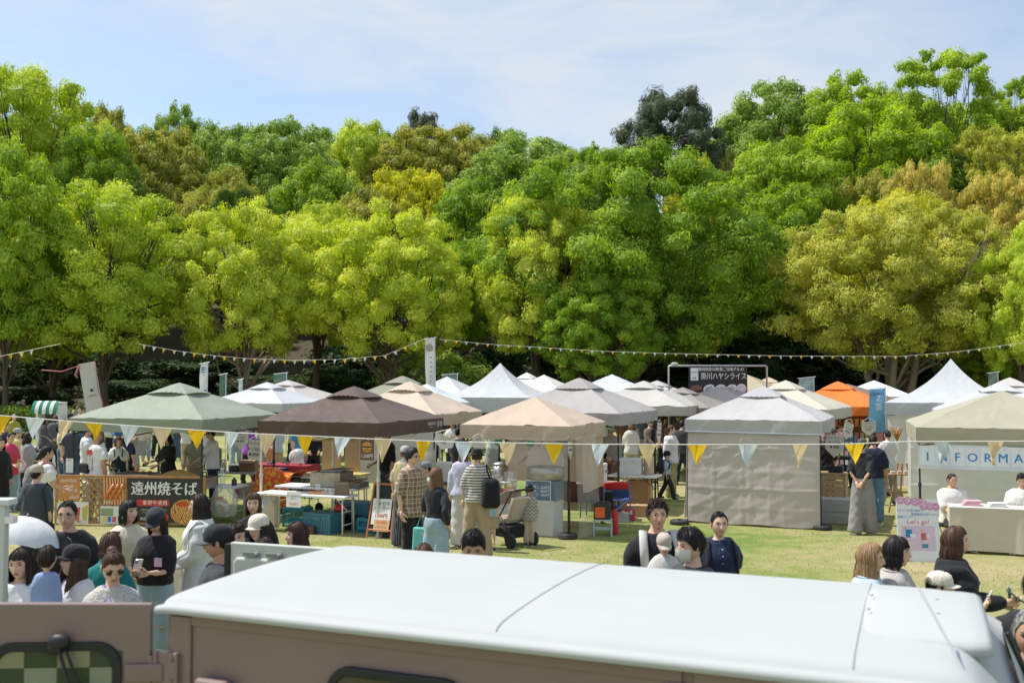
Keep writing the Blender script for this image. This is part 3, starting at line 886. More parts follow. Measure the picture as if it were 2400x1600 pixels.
def canopy(label, x, y, th, S, he, hp, col, style='vent', pole=DARKPOLE, val=0.24, seed=0, trans=0.16, vent=None, far=False, group='canopies of the market', sag=0.05, rough=0.7, pat=None, legs=(0, 1, 2, 3), xbars=True):
 fr = Frame(x, y, th)
 t = thing('canopy_tent', label, 'tent', (x, y, 0), fr.rz, group)
 mat = CLOTH(col, trans=trans, bump=0.7, bscale=4.5, var=0.06, rough=rough, pat=pat)
 nu, nv = (12, 8) if far else (28, 18)
 h = S / 2
 mb = MB()
 vtop = 0.80 if style == 'vent' else 1.0
 def prof(v):
  if style == 'peak':      # tall concave tip
   return 0.45 * v + 0.55 * v ** 2.6
  if style == 'dome':
   return v ** 0.85
  return v ** 0.94
 for a in range(4):
  ca, sa = math.cos(a * math.pi / 2), math.sin(a * math.pi / 2)
  def pt(u, v):
   v = v * vtop
   k = 1 - v
   uu = 2 * u - 1
   lx = uu * h * k
   ly = -h * k
   z = he + (hp - he) * prof(v)
   z -= sag * math.sin(math.pi * min(v, 1)) * (1 - uu * uu) * 1.0
   # creases run from the corners up to the crown
   z += 0.023 * k * wob(lx * 1.2 + a, v * 2.4, seed + a) * (1 - abs(uu) ** 3)
   z += 0.006 * math.sin(18 * (uu * k) + 9 * v + seed) * k * (1 - v)
   return (lx * ca - ly * sa, lx * sa + ly * ca, z)
  mb.grid(pt, nu, nv)
 mb.build('canopy', mat, t, smooth=True, fix=False)
 vb = MB()
 for a in range(4):
  ca, sa = math.cos(a * math.pi / 2), math.sin(a * math.pi / 2)
  def pv(u, v):
   lx = (2 * u - 1) * (h + 0.004)
   ly = -h - 0.004 + 0.02 * v + 0.012 * math.sin(9 * u + a + seed) * v + 0.008 * math.sin(23 * u + 3 * v + seed)
   if abs(2 * u - 1) > 0.98:
    ly = -h - 0.004 + 0.012 * v
   z = he + 0.004 - val * v - 0.012 * math.sin(math.pi * u) * v + 0.006 * math.sin(11 * u + seed) * v
   return (lx * ca - ly * sa, lx * sa + ly * ca, z)
  vb.grid(pv, 10 if far else 26, 2 if far else 5)
 vb.build('valance', mat, t, smooth=True, fix=False)
 if style == 'vent':
  cb = MB()
  h2 = h * (1 - vtop) * 1.55
  zb = he + (hp - he) * prof(1 - (1 - vtop) * 1.55) + 0.012
  for a in range(4):
   ca, sa = math.cos(a * math.pi / 2), math.sin(a * math.pi / 2)
   def pc(u, v):
    k = 1 - v
    uu = 2 * u - 1
    lx, ly = uu * h2 * k, -h2 * k
    z = zb + (hp + 0.05 - zb) * (1 - k ** 1.15) + 0.035 * (1 - uu * uu) * k * (0.6 + 0.6 * math.sin(a * 1.9 + seed))
    z += 0.006 * math.sin(26 * uu + seed) * k
    return (lx * ca - ly * sa, lx * sa + ly * ca, z)
   cb.grid(pc, 8 if far else 16, 4 if far else 7)
  cb.build('vent_cap', CLOTH(vent, trans=trans, bump=0.35, bscale=3.2) if vent else mat, t, smooth=True, fix=False)
 i = 0
 for sx, sy in ((-1, -1), (1, -1), (1, 1), (-1, 1)):
  if i in legs:
   c = (sx * (h - 0.05), sy * (h - 0.05))
   m = MB()
   m.box((c[0], c[1], he * 0.25 + 0.01), (0.036, 0.036, he * 0.5))
   m.box((c[0], c[1], he * 0.72), (0.028, 0.028, he * 0.54))
   m.box((c[0], c[1], he * 0.5), (0.05, 0.05, 0.07))
   m.box((c[0], c[1], 0.012), (0.1, 0.1, 0.012))
   m.build('leg', pole, t)
  i += 1
 if xbars and not far:
  m = MB()
  pole_xbars(m, S, he - 0.30, he - 0.06)
  m.tube([(0, 0, he - 0.15), (0, 0, hp - 0.03)], 0.018, 6)
  for sx, sy in ((-1, -1), (1, -1), (1, 1), (-1, 1)) if style != 'peak' else ():
   m.tube([(sx * (h - 0.05), sy * (h - 0.05), he - 0.04), (sx * 0.12, sy * 0.12, hp - 0.1)], 0.011, 4)
  m.build('truss', pole, t)
 return t, fr
def tent_wall(t, S, side, z0, z1, mat, u0=0.0, u1=1.0, nu=60, nv=50, bulge=0.03, seed=1.0, name='side_wall', folds=True, y=None):
 """hanging cloth wall; side 0 front, 1 right, 2 back, 3 left"""
 h = (S / 2 - 0.03) if y is None else y
 ca, sa = math.cos(side * math.pi / 2), math.sin(side * math.pi / 2)
 mb = MB()
 def p(u, v):
  w = u0 + (u1 - u0) * u
  lx = (2 * w - 1) * (S / 2 - 0.05)
  z = z1 + (z0 - z1) * v
  e = math.sin(math.pi * u) ** 0.5 if 0 < u < 1 else 0
  ly = -h - bulge * v * (0.4 + 0.6 * e)
  ly += (0.04 * mnoise.noise(Vector((lx * 0.9, z * 0.9, seed))) + 0.020 * (1.25 - u) * mnoise.noise(Vector((2.0 * lx + 1.6 * z, 5.5 * z - 3.5 * lx, seed + 3)))) * e
  ly += 0.012 * (1.1 - u) * e * mnoise.noise(Vector((3.0 * lx + 2 * z, 13 * z - 8 * lx, seed + 7)))
  if folds:
   for k in (0.2, 0.42, 0.48, 0.63, 0.74):
    ly -= 0.012 * max(0, 1 - abs(u - k) / 0.012)
   for k in (0.18, 0.43, 0.62, 0.83):
    ly -= 0.012 * max(0, 1 - abs(v - k) / 0.014)
  z += 0.02 * math.sin(5 * lx + seed) * v * 0.6
  return (lx * ca - ly * sa, lx * sa + ly * ca, max(z, 0.012))
 mb.grid(p, nu, nv)
 return mb.build(name, mat, t, smooth=True, fix=False)
FR = {}
C_WHITE = (0.56, 0.58, 0.62)
C_GREYBEIGE = (0.56, 0.53, 0.50)
def build_tents():
 # front row
 t, FR['green'] = canopy('sage green canopy over the noodle stall', X(421, 20.0), 20.0, 14.5, 2.85, 1.96, 2.58, (0.30, 0.34, 0.27), seed=1, rough=0.5)
 t, FR['brown'] = canopy('dark brown canopy over the burger stall', -2.96, 18.68, 21.8, 2.5, 1.95, 2.52, (0.115, 0.078, 0.066), seed=2, pole=CREAMPOLE, rough=0.5)
 S = 2.5
 text('FIELDOOR', 0.075, WHITE, t, (S / 2 + 0.012, 0.72, 1.86), (90, 0, 90), bold=0.02, squeeze=0.9)
 text('www.fieldoor.com', 0.026, WHITE, t, (S / 2 + 0.012, 0.72, 1.80), (90, 0, 90))
 for k, yy in enumerate((1.0, 1.13)):
  m = MB()
  for q in range(8):
   a = q * math.pi / 4
   m.tube([(S / 2 + 0.013, yy + 0.03 * math.cos(a), 1.85 + 0.03 * math.sin(a)), (S / 2 + 0.013, yy + 0.055 * math.cos(a), 1.85 + 0.055 * math.sin(a))], 0.006, 4)
  m.lathe([(0.02, 0), (0.022, 0.004)], (0, 0, 0), 10)
  m.v = [(v[0], v[1], v[2]) for v in m.v[:-20]] + [(S / 2 + 0.013, yy + v[0], 1.85 + v[1]) for v in m.v[-20:]]
  m.build('sunburst_emblem', WHITE, t)
 t, FR['candy'] = canopy('small beige canopy over the cotton candy stall', 0.42, 18.25, 21.8, 2.06, 1.90, 2.38, (0.56, 0.45, 0.36), style='plain', seed=3, sag=0.02)
 tent_wall(t, 2.06, 2, 0.75, 1.72, CLOTH((0.6, 0.47, 0.37), trans=0.35, bump=0.4, bscale=4), seed=2, folds=False, name='back_wall')
 tent_wall(t, 2.06, 1, 0.70, 1.72, CLOTH((0.62, 0.48, 0.37), trans=0.4, bump=0.4, bscale=4), u0=0.35, seed=4, folds=False)
 clear = GLASS('clear_vinyl', (0.85, 0.83, 0.8), 0.16, 0.12)
 tent_wall(t, 2.06, 0, 0.02, 1.70, clear, u0=0.45, u1=1.0, seed=3, folds=False, name='clear_curtain', y=1.06, bulge=0.08, nu=24, nv=30)
 tent_wall(t, 2.06, 1, 0.02, 1.72, clear, u0=0.0, u1=0.6, seed=6, folds=False, name='clear_curtain', y=1.09, bulge=0.18, nu=24, nv=30)
 t, FR['greyd'] = canopy('grey canopy with a round vent behind the cotton candy stall', 1.48, 21.9, 24.2, 2.75, 2.0, 2.68, (0.41, 0.39, 0.39), seed=4, vent=(0.37, 0.35, 0.35))
 t, FR['walled'] = canopy('light grey canopy with a full cloth wall in front', 4.92, 19.6, 23.0, 2.5, 1.94, 2.52, (0.50, 0.49, 0.50), seed=5, vent=(0.46, 0.46, 0.49))
 wm = CLOTH((0.54, 0.485, 0.46), trans=0.15, bump=0.25, bscale=5, rough=0.6)
 tent_wall(t, 2.5, 0, 0.03, 1.72, wm, seed=1.0, name='front_wall', bulge=0.10)
 tent_wall(t, 2.5, 3, 0.03, 1.72, wm, seed=2.0, bulge=0.16, nu=30, nv=30)
 MB().tube([(-1.24, -1.27, 1.715), (1.24, -1.27, 1.70)], 0.012, 6).build('wall_rail', P((0.35, 0.37, 0.45), 0.4), t)
 t, FR['info'] = canopy('khaki beige canopy over the information desk', 8.62, 17.55, 18.5, 3.0, 1.90, 2.50, (0.42, 0.40, 0.31), style='plain', seed=6, val=0.27, sag=0.03)
 ww = CLOTH((0.88, 0.88, 0.89), trans=0.7, bump=0.3, bscale=4)
 tent_wall(t, 3.0, 2, 0.02, 1.66, ww, seed=3, name='back_wall', folds=True)
 tent_wall(t, 3.0, 3, 0.25, 1.62, CLOTH((0.8, 0.78, 0.72), trans=0.45, bump=0.3), u0=0.0, u1=0.32, seed=7, folds=False, nu=20, nv=20)
 # second row
 t, FR['whitef'] = canopy('tall pointed white canopy lettered on its valance', -0.38, 32.3, 17, 3.0, 2.12, 3.22, C_WHITE, style='peak', seed=7, val=0.46, sag=0.0, trans=0.22)
 text('masa', 0.26, P((0.06, 0.06, 0.07)), t, (1.0, -1.535, 1.80), (90, 0, 0), bold=0.0)
 t, FR['beigeg'] = canopy('warm beige canopy behind the burger stall', -2.32, 22.67, 21.5, 2.5, 1.95, 2.60, (0.58, 0.48, 0.39), seed=8)
 canopy('pale grey canopy with gathered vent behind the grey ones', 3.72, 28.1, 21.4, 3.0, 1.97, 2.60, (0.50, 0.49, 0.47), seed=9)
 canopy('cream canopy with double roof behind the walled tent', 6.73, 24.5, 30, 2.6, 2.0, 2.62, (0.56, 0.53, 0.45), seed=10)
 t, FR['orange'] = canopy('bright orange canopy in the back rows', 9.35, 28.6, 25, 2.75, 1.94, 2.58, (0.80, 0.20, 0.035), seed=11)
 t, FR['whitew'] = canopy('tall pointed white canopy at the right behind information', 11.15, 25.3, 24, 3.0, 2.12, 3.22, C_WHITE, style='peak', seed=12, val=0.30, sag=0.0, trans=0.22, pole=P((0.4, 0.41, 0.43), 0.4))
 canopy('white canopy behind the sage green one', X(627, 30.5), 30.5, 18, 2.7, 1.98, 2.55, C_WHITE, seed=13)
 # third row and beyond
 far = [
  ('greige canopy behind the white one on the left', 676, 891, 34, 20, 2.9, (0.50, 0.47, 0.46), 'vent', None),
  ('khaki canopy with double roof behind the brown one', 944, 881, 30, 22, 2.8, (0.28, 0.28, 0.22), 'vent', None),
  ('white canopy beside the tall banner flag', 1048, 882, 38, 20, 2.6, C_WHITE, 'plain', None),
  ('crumpled bluish white canopy peeping over the warm beige one', 1000, 899, 29, 15, 2.0, (0.66, 0.72, 0.78), 'plain', None),
  ('off-white canopy to the right of the tall white point', 1275, 878, 42, 24, 2.9, (0.66, 0.67, 0.63), 'plain', None),
  ('small grey-white canopy top behind the tall white point', 1235, 873, 50, 24, 2.9, (0.70, 0.70, 0.70), 'vent', None),
  ('blue-white striped canopy in the back rows', 1434, 877, 37, 16, 3.1, (0.70, 0.76, 0.82), 'dome', ('stripe', (0.42, 0.55, 0.70), 9.0, 0.35, 'Z')),
  ('lavender grey canopy vent behind the pale grey one', 1540, 892, 34, 24, 2.6, (0.50, 0.49, 0.50), 'vent', None),
  ('taupe low canopy left of the black banner', 1600, 908, 29, 30, 2.4, (0.30, 0.27, 0.25), 'vent', None),
  ('dark grey canopy under the black banner', 1690, 906, 30.5, 30, 3.0, (0.11, 0.11, 0.125), 'plain', None),
  ('tan canopy behind the black banner', 1752, 878, 42, 28, 3.4, (0.42, 0.36, 0.26), 'plain', None),
  ('pale tan canopy right of the black banner', 1801, 884, 46, 24, 2.8, (0.55, 0.46, 0.34), 'vent', None),
  ('brown canopy behind the orange one', 1985, 899, 34, 24, 3.0, (0.20, 0.145, 0.115), 'dome', None),
  ('pale blue canopy behind the blue banner flag', 2047, 891, 40, 20, 2.9, (0.66, 0.76, 0.82), 'plain', None),
  ('white canopy just behind the information tent', 2343, 898, 21.5, 20, 2.6, C_WHITE, 'vent', None),
  ('grey-beige canopy at the right edge', 2366, 885, 27, 20, 2.8, (0.55, 0.53, 0.52), 'vent', None),
  ('brown-grey canopy low behind the black banner', 1640, 915, 33, 20, 2.6, (0.35, 0.28, 0.22), 'plain', None),
 ]
 for i, (lab, px, py, d, th, S, c, st, pat) in enumerate(far):
  hp = Z(py, d)
  he = min(2.02, hp - 0.55)
  canopy(lab, X(px, d), d, th, S, he, hp - (0.04 if st == 'vent' else 0), c, style=st, seed=20 + i, far=True, pat=pat)
build_tents()
# ================================================================ van
MAUVE = P((0.23, 0.165, 0.16), 0.38, var=0.05, scale=2, coat=0.2, key='mauve_paint')
ROOFW = P((0.43, 0.445, 0.45), 0.55, spec=0.12, var=0.05, scale=2.5, bump=0.03, bscale=4, coat=0.0, key='white_roof_paint')
RUBBER = P((0.018, 0.022, 0.022), 0.6)
DARKGLASS = P((0.012, 0.016, 0.014), 0.04, spec=1.0, var=0.1, key='dark_window_glass')
def rrect(cx, cz, w, h, r, n=6):
 pts = []
 for qx, qz, a0 in ((1, 1, 0), (-1, 1, 90), (-1, -1, 180), (1, -1, 270)):
  for k in range(n + 1):
   a = R(a0 + 90 * k / n)
   pts.append((cx + qx * (w / 2 - r) + r * math.cos(a), cz + qz * (h / 2 - r) + r * math.sin(a)))
 return pts
def ring_frame(mb, outer, inner, y0, y1):
 n = len(outer)
 vs = [(p[0], y0, p[1]) for p in outer] + [(p[0], y0, p[1]) for p in inner] + [(p[0], y1, p[1]) for p in outer] + [(p[0], y1, p[1]) for p in inner]
 fs = []
 for k in range(n):
  j = (k + 1) % n
  fs += [(k, j, n + j, n + k), (2 * n + k, 3 * n + k, 3 * n + j, 2 * n + j), (k, 2 * n + k, 2 * n + j, j), (n + k, n + j, 3 * n + j, 3 * n + k)]
 mb.add(vs, fs)
def window(parent, cx, cz, w, h, r, y, glass, fw=0.035, th=0.02):
 """a rubber-framed window standing on the plane y (outside towards -y)"""
 mb = MB()
 ring_frame(mb, rrect(cx, cz, w + 2 * fw, h + 2 * fw, r + fw), rrect(cx, cz, w, h, r), y - th, y + 0.004)
 win = mb.build('window', RUBBER, parent, bevel=0.006)
 g = MB(); g.prism(rrect(cx, cz, w + 0.004, h + 0.004, r), y - 0.010, y - 0.006)
 g.build('pane', glass, win)
 return win
def build_van():
 W, Lr = 1.36, 2.98
 v = thing('delivery_van', 'mauve and white retro delivery van with its rear doors open', 'van', (-1.37, 4.05, 0), math.atan2(-0.378, 0.926))
 # roof shell: cross profile lofted along the length
 prof = [(-0.045, 1.785), (-0.052, 1.80), (-0.04, 1.818), (-0.018, 1.821), (-0.004, 1.812), (0.006, 1.815), (0.02, 1.832), (0.045, 1.845), (0.09, 1.852), (0.2, 1.859), (0.34, 1.865), (0.5, 1.869), (0.68, 1.871)]
 prof = prof + [(W - y, z) for y, z in prof[-2::-1]]
 xs = [-0.05, -0.045, -0.02, 0.03, 0.12, 0.5, 1.0, 1.5, 2.0, 2.5, 2.82, 2.88, 2.92, 2.95, 2.98, 3.03, 3.10]
 mb = MB()
 def drop(x):
  if x < 0.03: return 0.025 * ((0.03 - x) / 0.08) ** 2
  if x > 2.82: return float(np.interp(x, [2.82, 2.88, 2.92, 2.95, 2.98, 3.03, 3.10], [0, 0.003, 0.012, 0.03, 0.06, 0.11, 0.185]))
  return 0
 nP = len(prof)
 def rp(i, j):
  y, z = prof[i]
  x = xs[j]
  k = max(0, (z - 1.80)) / 0.07
  pin = 0.05 * ((x - 2.82) / 0.28) ** 3 if x > 2.82 else 0
  y2 = y + pin * (1 if y < W / 2 else -1)
  return (x, y2, z - drop(x) * (0.25 + 0.75 * min(1, k)) - (0.03 * ((x - 2.82) / 0.28) ** 2 if x > 2.82 else 0))
 vs = [rp(i, j) for j in range(len(xs)) for i in range(nP)]
 fs = [(j * nP + i, j * nP + i + 1, (j + 1) * nP + i + 1, (j + 1) * nP + i) for j in range(len(xs) - 1) for i in range(nP - 1)]
 mb.add(vs, fs)
 mb.add([rp(i, 0) for i in range(nP)], [tuple(range(nP))])
 roof = mb.build('roof', ROOFW, v, smooth=True, fix=True)
 sm = roof.modifiers.new('sub', 'SUBSURF'); sm.levels = 1; sm.render_levels = 1
 SEAL = P((0.36, 0.38, 0.40), 0.7)
 for sx in (1.41, 2.60):
  MB().tube([(sx, y, z + 0.001) for y, z in prof[6:-6]], 0.0025, 5).build('roof_seam', SEAL, roof)
 m = MB(); m.box((2.985, 0, 0), (0.012, 0.01, 0.01))
 # visor bulge over the windscreen
 m = MB()
 rs = []
 for x, hz, hw in ((2.58, -0.012, 0.40), (2.64, 0.006, 0.42), (2.80, 0.014, 0.43), (2.94, 0.018, 0.43), (2.99, 0.016, 0.42), (3.01, 0.004, 0.40)):
  zb = 1.862
  ring = []
  for q in range(14):
   a = math.pi * q / 13
   ring.append((x, 0.74 - hw * math.cos(a) * (1.0 if abs(math.cos(a)) < 0.9 else 1.03), zb - 0.03 + (hz + 0.045) * (math.sin(a) ** 0.45 if 0 < q < 13 else 0)))
  rs.append(ring)
 m.rings(rs, True)
 visor = m.build('roof_visor', ROOFW, v, smooth=True)
 for (rx, ry) in ((2.62, 0.6), (2.62, 0.85), (2.85, 0.62), (2.85, 0.86)):
  MB().ball((rx, ry, 1.892), (0.008, 0.008, 0.004), 8, 5).build('rivet', SEAL, visor, smooth=True)
 # front: slanted fascia and windscreen
 m = MB()
 m.add([(3.10, 0.05, 1.70), (3.10, 1.31, 1.70), (3.42, 1.28, 0.95), (3.42, 0.08, 0.95), (3.48, 1.28, 0.35), (3.48, 0.08, 0.35)], [(0, 1, 2, 3), (3, 2, 4, 5)])
 m.build('front_panel', ROOFW, v)
 m = MB(); m.add([(3.165, 0.13, 1.58), (3.165, 1.23, 1.58), (3.425, 1.2, 1.0), (3.425, 0.16, 1.0)], [(0, 1, 2, 3)])
 m.build('windscreen', DARKGLASS, v, solid=0.006)
 for y in (0.03, 1.33):
  m = MB(); m.tube([(3.11, y, 1.68), (3.22, y, 1.42), (3.44, y, 0.94)], 0.022, 6); m.build('pillar', RUBBER, v)
 for y in (0.25, 1.11):
  m = MB(); m.lathe([(0.075, 0), (0.085, 0.01), (0.08, 0.03)], n=14)
  m.v = [(3.46 + q[2], y + q[0], 0.72 + q[1]) for q in m.v]
  m.build('headlight', P((0.7, 0.72, 0.7), 0.1), v, smooth=True)
 # side towards the camera: sheet, raised rails and stiles, sliding door
 m = MB(); m.box((1.45, 0.012, 1.05), (2.94, 0.02, 1.46)); m.build('side_panel', MAUVE, v)
 m = MB(); m.box((1.42, W - 0.012, 1.05), (2.88, 0.02, 1.46)); m.build('side_panel', MAUVE, v)
 m = MB(); m.box((1.55, W / 2, 0.33), (3.6, W - 0.04, 0.05)); m.build('floor_pan', RUBBER, v)
 m = MB()
 m.box((0.052, -0.004, 1.05), (0.10, 0.014, 1.44)); m.box((1.09, -0.004, 1.762), (1.974, 0.014, 0.05))
 m.box((2.055, -0.004, 1.04), (0.07, 0.014, 1.392)); m.box((1.061, -0.004, 0.45), (1.916, 0.014, 0.2))
 m.build('raised_border', MAUVE, v, bevel=0.005)
 m = MB()
 m.box((2.58, -0.006, 1.762), (0.93, 0.018, 0.05)); m.box((2.15, -0.006, 1.04), (0.08, 0.018, 1.392)); m.box((2.615, -0.006, 1.0), (0.84, 0.012, 1.46))
 m.build('sliding_door', MAUVE, v, bevel=0.005)
 window(v, 1.03, 1.40, 0.52, 0.44, 0.07, -0.002, DARKGLASS)
 window(v, 2.6, 1.42, 0.6, 0.44, 0.07, -0.013, DARKGLASS)
 m = MB(); m.box((0.235, -0.035, 1.50), (0.16, 0.05, 0.10)); m.build('door_catch', MAUVE, v, bevel=0.02, segs=3)
 m = MB(); m.box((-0.01, -0.018, 1.56), (0.13, 0.03, 0.13)); m.box((-0.07, -0.03, 1.56), (0.03, 0.04, 0.10)); m.tube([(-0.05, -0.035, 1.49), (-0.05, -0.035, 1.63)], 0.012, 8)
 m.build('hinge', MAUVE, v, bevel=0.008)
 for (bx, bz) in ((0.03, 1.60), (0.03, 1.52)):
  MB().ball((bx, -0.035, bz), 0.009, 8, 6).build('bolt', MAUVE, v, smooth=True)
 # rear frame
 m = MB(); m.box((0.0, W / 2, 1.775), (0.05, W - 0.06, 0.05)); m.box((0.0, 0.06, 1.05), (0.05, 0.06, 1.40)); m.box((0.0, W - 0.06, 1.05), (0.05, 0.06, 1.40)); m.build('rear_frame', MAUVE, v)
 for wx, wy in ((0.55, 0.06), (0.55, W - 0.06), (2.75, 0.06), (2.75, W - 0.06)):
  m = MB(); m.lathe([(0.17, -0.07), (0.27, -0.08), (0.285, -0.04), (0.285, 0.04), (0.27, 0.08), (0.17, 0.07)], n=24)
  m.v = [(wx + q[0], wy + q[2], 0.287 + q[1]) for q in m.v]
  w = m.build('wheel', RUBBER, v, smooth=True)
  m = MB(); m.lathe([(0.16, -0.075), (0.17, -0.06), (0.17, 0.06), (0.16, 0.075)], n=18)
  m.v = [(wx + q[0], wy + q[2], 0.287 + q[1]) for q in m.v]
  m.build('rim', STEEL, w, smooth=True)
 # near rear door, swung open, outside towards the camera
 near = bpy.data.objects.new('rear_door', None); COL.objects.link(near); near.parent = v
 near['label'] = 'open mauve rear door with wiper and checked curtain in its window'
 near.location = (-0.075, -0.03, 0)
 near.rotation_euler = (0, 0, math.atan2(0.378, 0.926) + R(3))
 m = MB(); m.prism([(-0.71, 0.5), (-0.71, 1.74), (-0.685, 1.825), (-0.0, 1.815), (0.0, 0.5)], -0.015, 0.02)
 m.build('door_skin', MAUVE, near, bevel=0.006)
 MB().prism([(-0.74, 0.5), (-0.745, 1.80), (-0.735, 1.85), (-0.68, 1.848), (-0.69, 1.826), (-0.715, 1.745), (-0.715, 0.5)], -0.012, 0.03).build('door_seal', P((0.02, 0.028, 0.024), 0.7), near)
 clear = GLASS('door_glass', (0.10, 0.13, 0.08), 0.30, 0.03)
 mb = MB()
 ring_frame(mb, rrect(-0.375, 1.42, 0.53, 0.50, 0.10), rrect(-0.375, 1.42, 0.455, 0.43, 0.075), -0.03, 0.024)
 mb.build('window_frame', RUBBER, near, bevel=0.006)
 # checked curtain hanging just behind the glass: each square is a piece of its own
 dark = CLOTH((0.07, 0.09, 0.045), bump=0.2)
 pale = CLOTH((0.60, 0.62, 0.50), bump=0.2)
 cream = CLOTH((0.62, 0.58, 0.36), bump=0.2)
 for i in range(4):
  for j in range(4):
   xx = -0.375 + (i - 1.5) * 0.128 + 0.01
   zz = 1.42 + 0.215 - 0.035 - j * 0.128
   h_ = 0.064 if j == 0 else 0.126
   MB().box((xx, -0.0165, zz if j == 0 else zz + 0.032), (0.126, 0.002, h_)).build('curtain_square', (dark if (i + j) % 2 else (cream if j == 0 else pale)), near)
 g = MB(); g.prism(rrect(-0.375, 1.42, 0.456, 0.431, 0.075), -0.024, -0.021); g.build('pane', clear, near)
 m = MB()
 m.ball((-0.345, -0.05, 1.68), (0.045, 0.025, 0.03), 12, 8); m.box((-0.36, -0.045, 1.655), (0.05, 0.03, 0.05))
 m.tube([(-0.345, -0.06, 1.66), (-0.30, -0.055, 1.50), (-0.22, -0.045, 1.33)], 0.008, 6)
 m.tube([(-0.325, -0.05, 1.66), (-0.27, -0.05, 1.52), (-0.18, -0.04, 1.38), (-0.15, -0.04, 1.20)], 0.006, 6)
 m.tube([(-0.19, -0.04, 1.50), (-0.185, -0.04, 1.18)], 0.007, 6)
 m.build('wiper', BLACK, near, smooth=True)
 m = MB(); m.box((-0.02, -0.028, 1.545), (0.15, 0.016, 0.07)); m.build('hinge', MAUVE, near, bevel=0.006)
 m = MB(); m.box((-0.66, -0.02, 1.80), (0.03, 0.012, 0.03)); m.build('latch_plate', P((0.35, 0.3, 0.28), 0.5), near)
 # far rear door, inside face showing
 fd = bpy.data.objects.new('rear_door', None); COL.objects.link(fd); fd.parent = v
 fd['label'] = 'open far rear door with its pale inner face showing'
 fd.location = (-0.03, W, 0)
 fd.rotation_euler = (0, 0, math.atan2(0.378, 0.926) - R(17))
 INNER = P((0.52, 0.54, 0.50), 0.5, var=0.1)
 m = MB(); m.prism([(-0.69, 0.5), (-0.69, 1.82), (0.0, 1.815), (0.0, 0.5)], -0.015, 0.02); m.build('door_skin', INNER, fd, bevel=0.006)
 m = MB(); m.prism([(-0.66, 0.6), (-0.66, 1.72), (-0.64, 1.745), (-0.03, 1.742), (-0.03, 0.6)], -0.04, -0.016); m.build('inner_panel', INNER, fd, bevel=0.012)
 m = MB(); m.box((-0.705, 0.0, 1.15), (0.03, 0.05, 1.32)); m.build('door_seal', RUBBER, fd)
 for qx in (-0.56, -0.42):
  m = MB(); m.box((qx, -0.03, 1.765), (0.07, 0.02, 0.022)); m.ball((qx + 0.045, -0.03, 1.765), 0.015, 8, 6); m.build('latch', P((0.25, 0.26, 0.24), 0.4), fd)
 # aerial
 c, s_ = math.cos(-v.rotation_euler.z), math.sin(-v.rotation_euler.z)
 def loc(p):
  dx, dy = p[0] + 1.37, p[1] - 4.05
  return (dx * c - dy * s_, dx * s_ + dy * c, p[2])
 tip = loc((X(2142, 3.25), 3.25, Z(1366, 3.25)))
 m = MB(); m.tube([(3.02, -0.045, 1.66), tip], [0.005, 0.003], 6); m.ball((3.02, -0.045, 1.66), 0.014, 8, 6); m.build('aerial', P((0.4, 0.42, 0.45), 0.4), v)
build_van()
# ================================================================ bunting
FLAGMAT = [CLOTH((0.82, 0.52, 0.02), trans=0.3, bump=0.3, bscale=14), CLOTH((0.60, 0.67, 0.72), trans=0.3, bump=0.3, bscale=14), CLOTH((0.76, 0.60, 0.36), trans=0.3, bump=0.3, bscale=14)]
FLAGNAME = ('yellow', 'pale', 'cream')
def flag_mesh(w, h, seed, crumple=0.0):
 mb = MB()
 def p(u, v):
  hw = w / 2 * (1 - v)
  x = (2 * u - 1) * hw + crumple * 0.05 * math.sin(5 * v + seed)
  y = 0.014 * math.sin(3.2 * v + 5 * u + seed) * (v + 0.15) + crumple * 0.05 * math.sin(9 * u + 4 * v + seed)
  return (x * (1 - crumple * 0.3 * (1 - v)), y, -h * v)
 mb.grid(p, 6, 7)
 return mb.mesh('flag', True)
def bunting(label, pts, d, flags, w, h, r, order=None):
 """pts: (column,row) along the string at distance d; flags: columns"""
 xs = np.array([p[0] for p in pts], float); ys = np.array([p[1] for p in pts], float)
 def row(px):
  return float(np.interp(px, xs, ys))
 dd = d if callable(d) else (lambda px: d)
 t = thing('bunting', label, 'bunting')
 line = []
 for px in np.linspace(xs[0], xs[-1], 90):
  line.append((X(px, dd(px)), dd(px), Z(row(px), dd(px))))
 MB().tube(line, r, 5).build('string', P((0.72, 0.70, 0.68), 0.8), t, smooth=True)
 meshes = {}
 for i, fl in enumerate(flags):
  px, ci = fl[0], fl[1]
  cr = fl[2] if len(fl) > 2 else round(0.05 * (i * 7 % 5), 2)
  k = (ci, i % 4, cr)
  if k not in meshes:
   meshes[k] = flag_mesh(w, h * (0.95 + 0.06 * (i % 3)), i * 1.7, cr)
   meshes[k].materials.append(FLAGMAT[ci])
  o = bpy.data.objects.new('flag', meshes[k]); COL.objects.link(o); o.parent = t
  D = dd(px)
  o.location = (X(px, D), D - 0.003, Z(row(px), D) - r * 0.3)
  sl = (row(px + 10) - row(px - 10)) / 20
  o.rotation_euler = (R(-4 + 14 * math.sin(i * 2.3)), math.atan(sl), R(26 * math.sin(i * 1.7 + 0.5 * i * i)))
 return t
bunting('long near bunting of yellow, pale blue and cream flags across the stalls',
  [(-60, 966), (0, 973), (184, 988), (339, 999), (564, 1014), (857, 1027), (1031, 1034), (1357, 1040), (1680, 1041), (1978, 1040), (2114, 1034), (2386, 1033), (2470, 1030)],
  lambda px: 13.3 - 0.0004 * px,
  [(8, 0), (84, 1), (159, 2), (225, 0, 0.35), (305, 1), (383, 2), (464, 0), (545, 1), (626, 2, 0.3), (716, 0), (803, 1), (899, 2), (991, 0), (1088, 1), (1191, 2), (1298, 0), (1405, 1), (1517, 2), (1633, 0), (1749, 1, 0.15), (1874, 2), (2001, 0), (2205, 1, 0.6), (2327, 2, 0.6)], 0.245, 0.275, 0.0065)
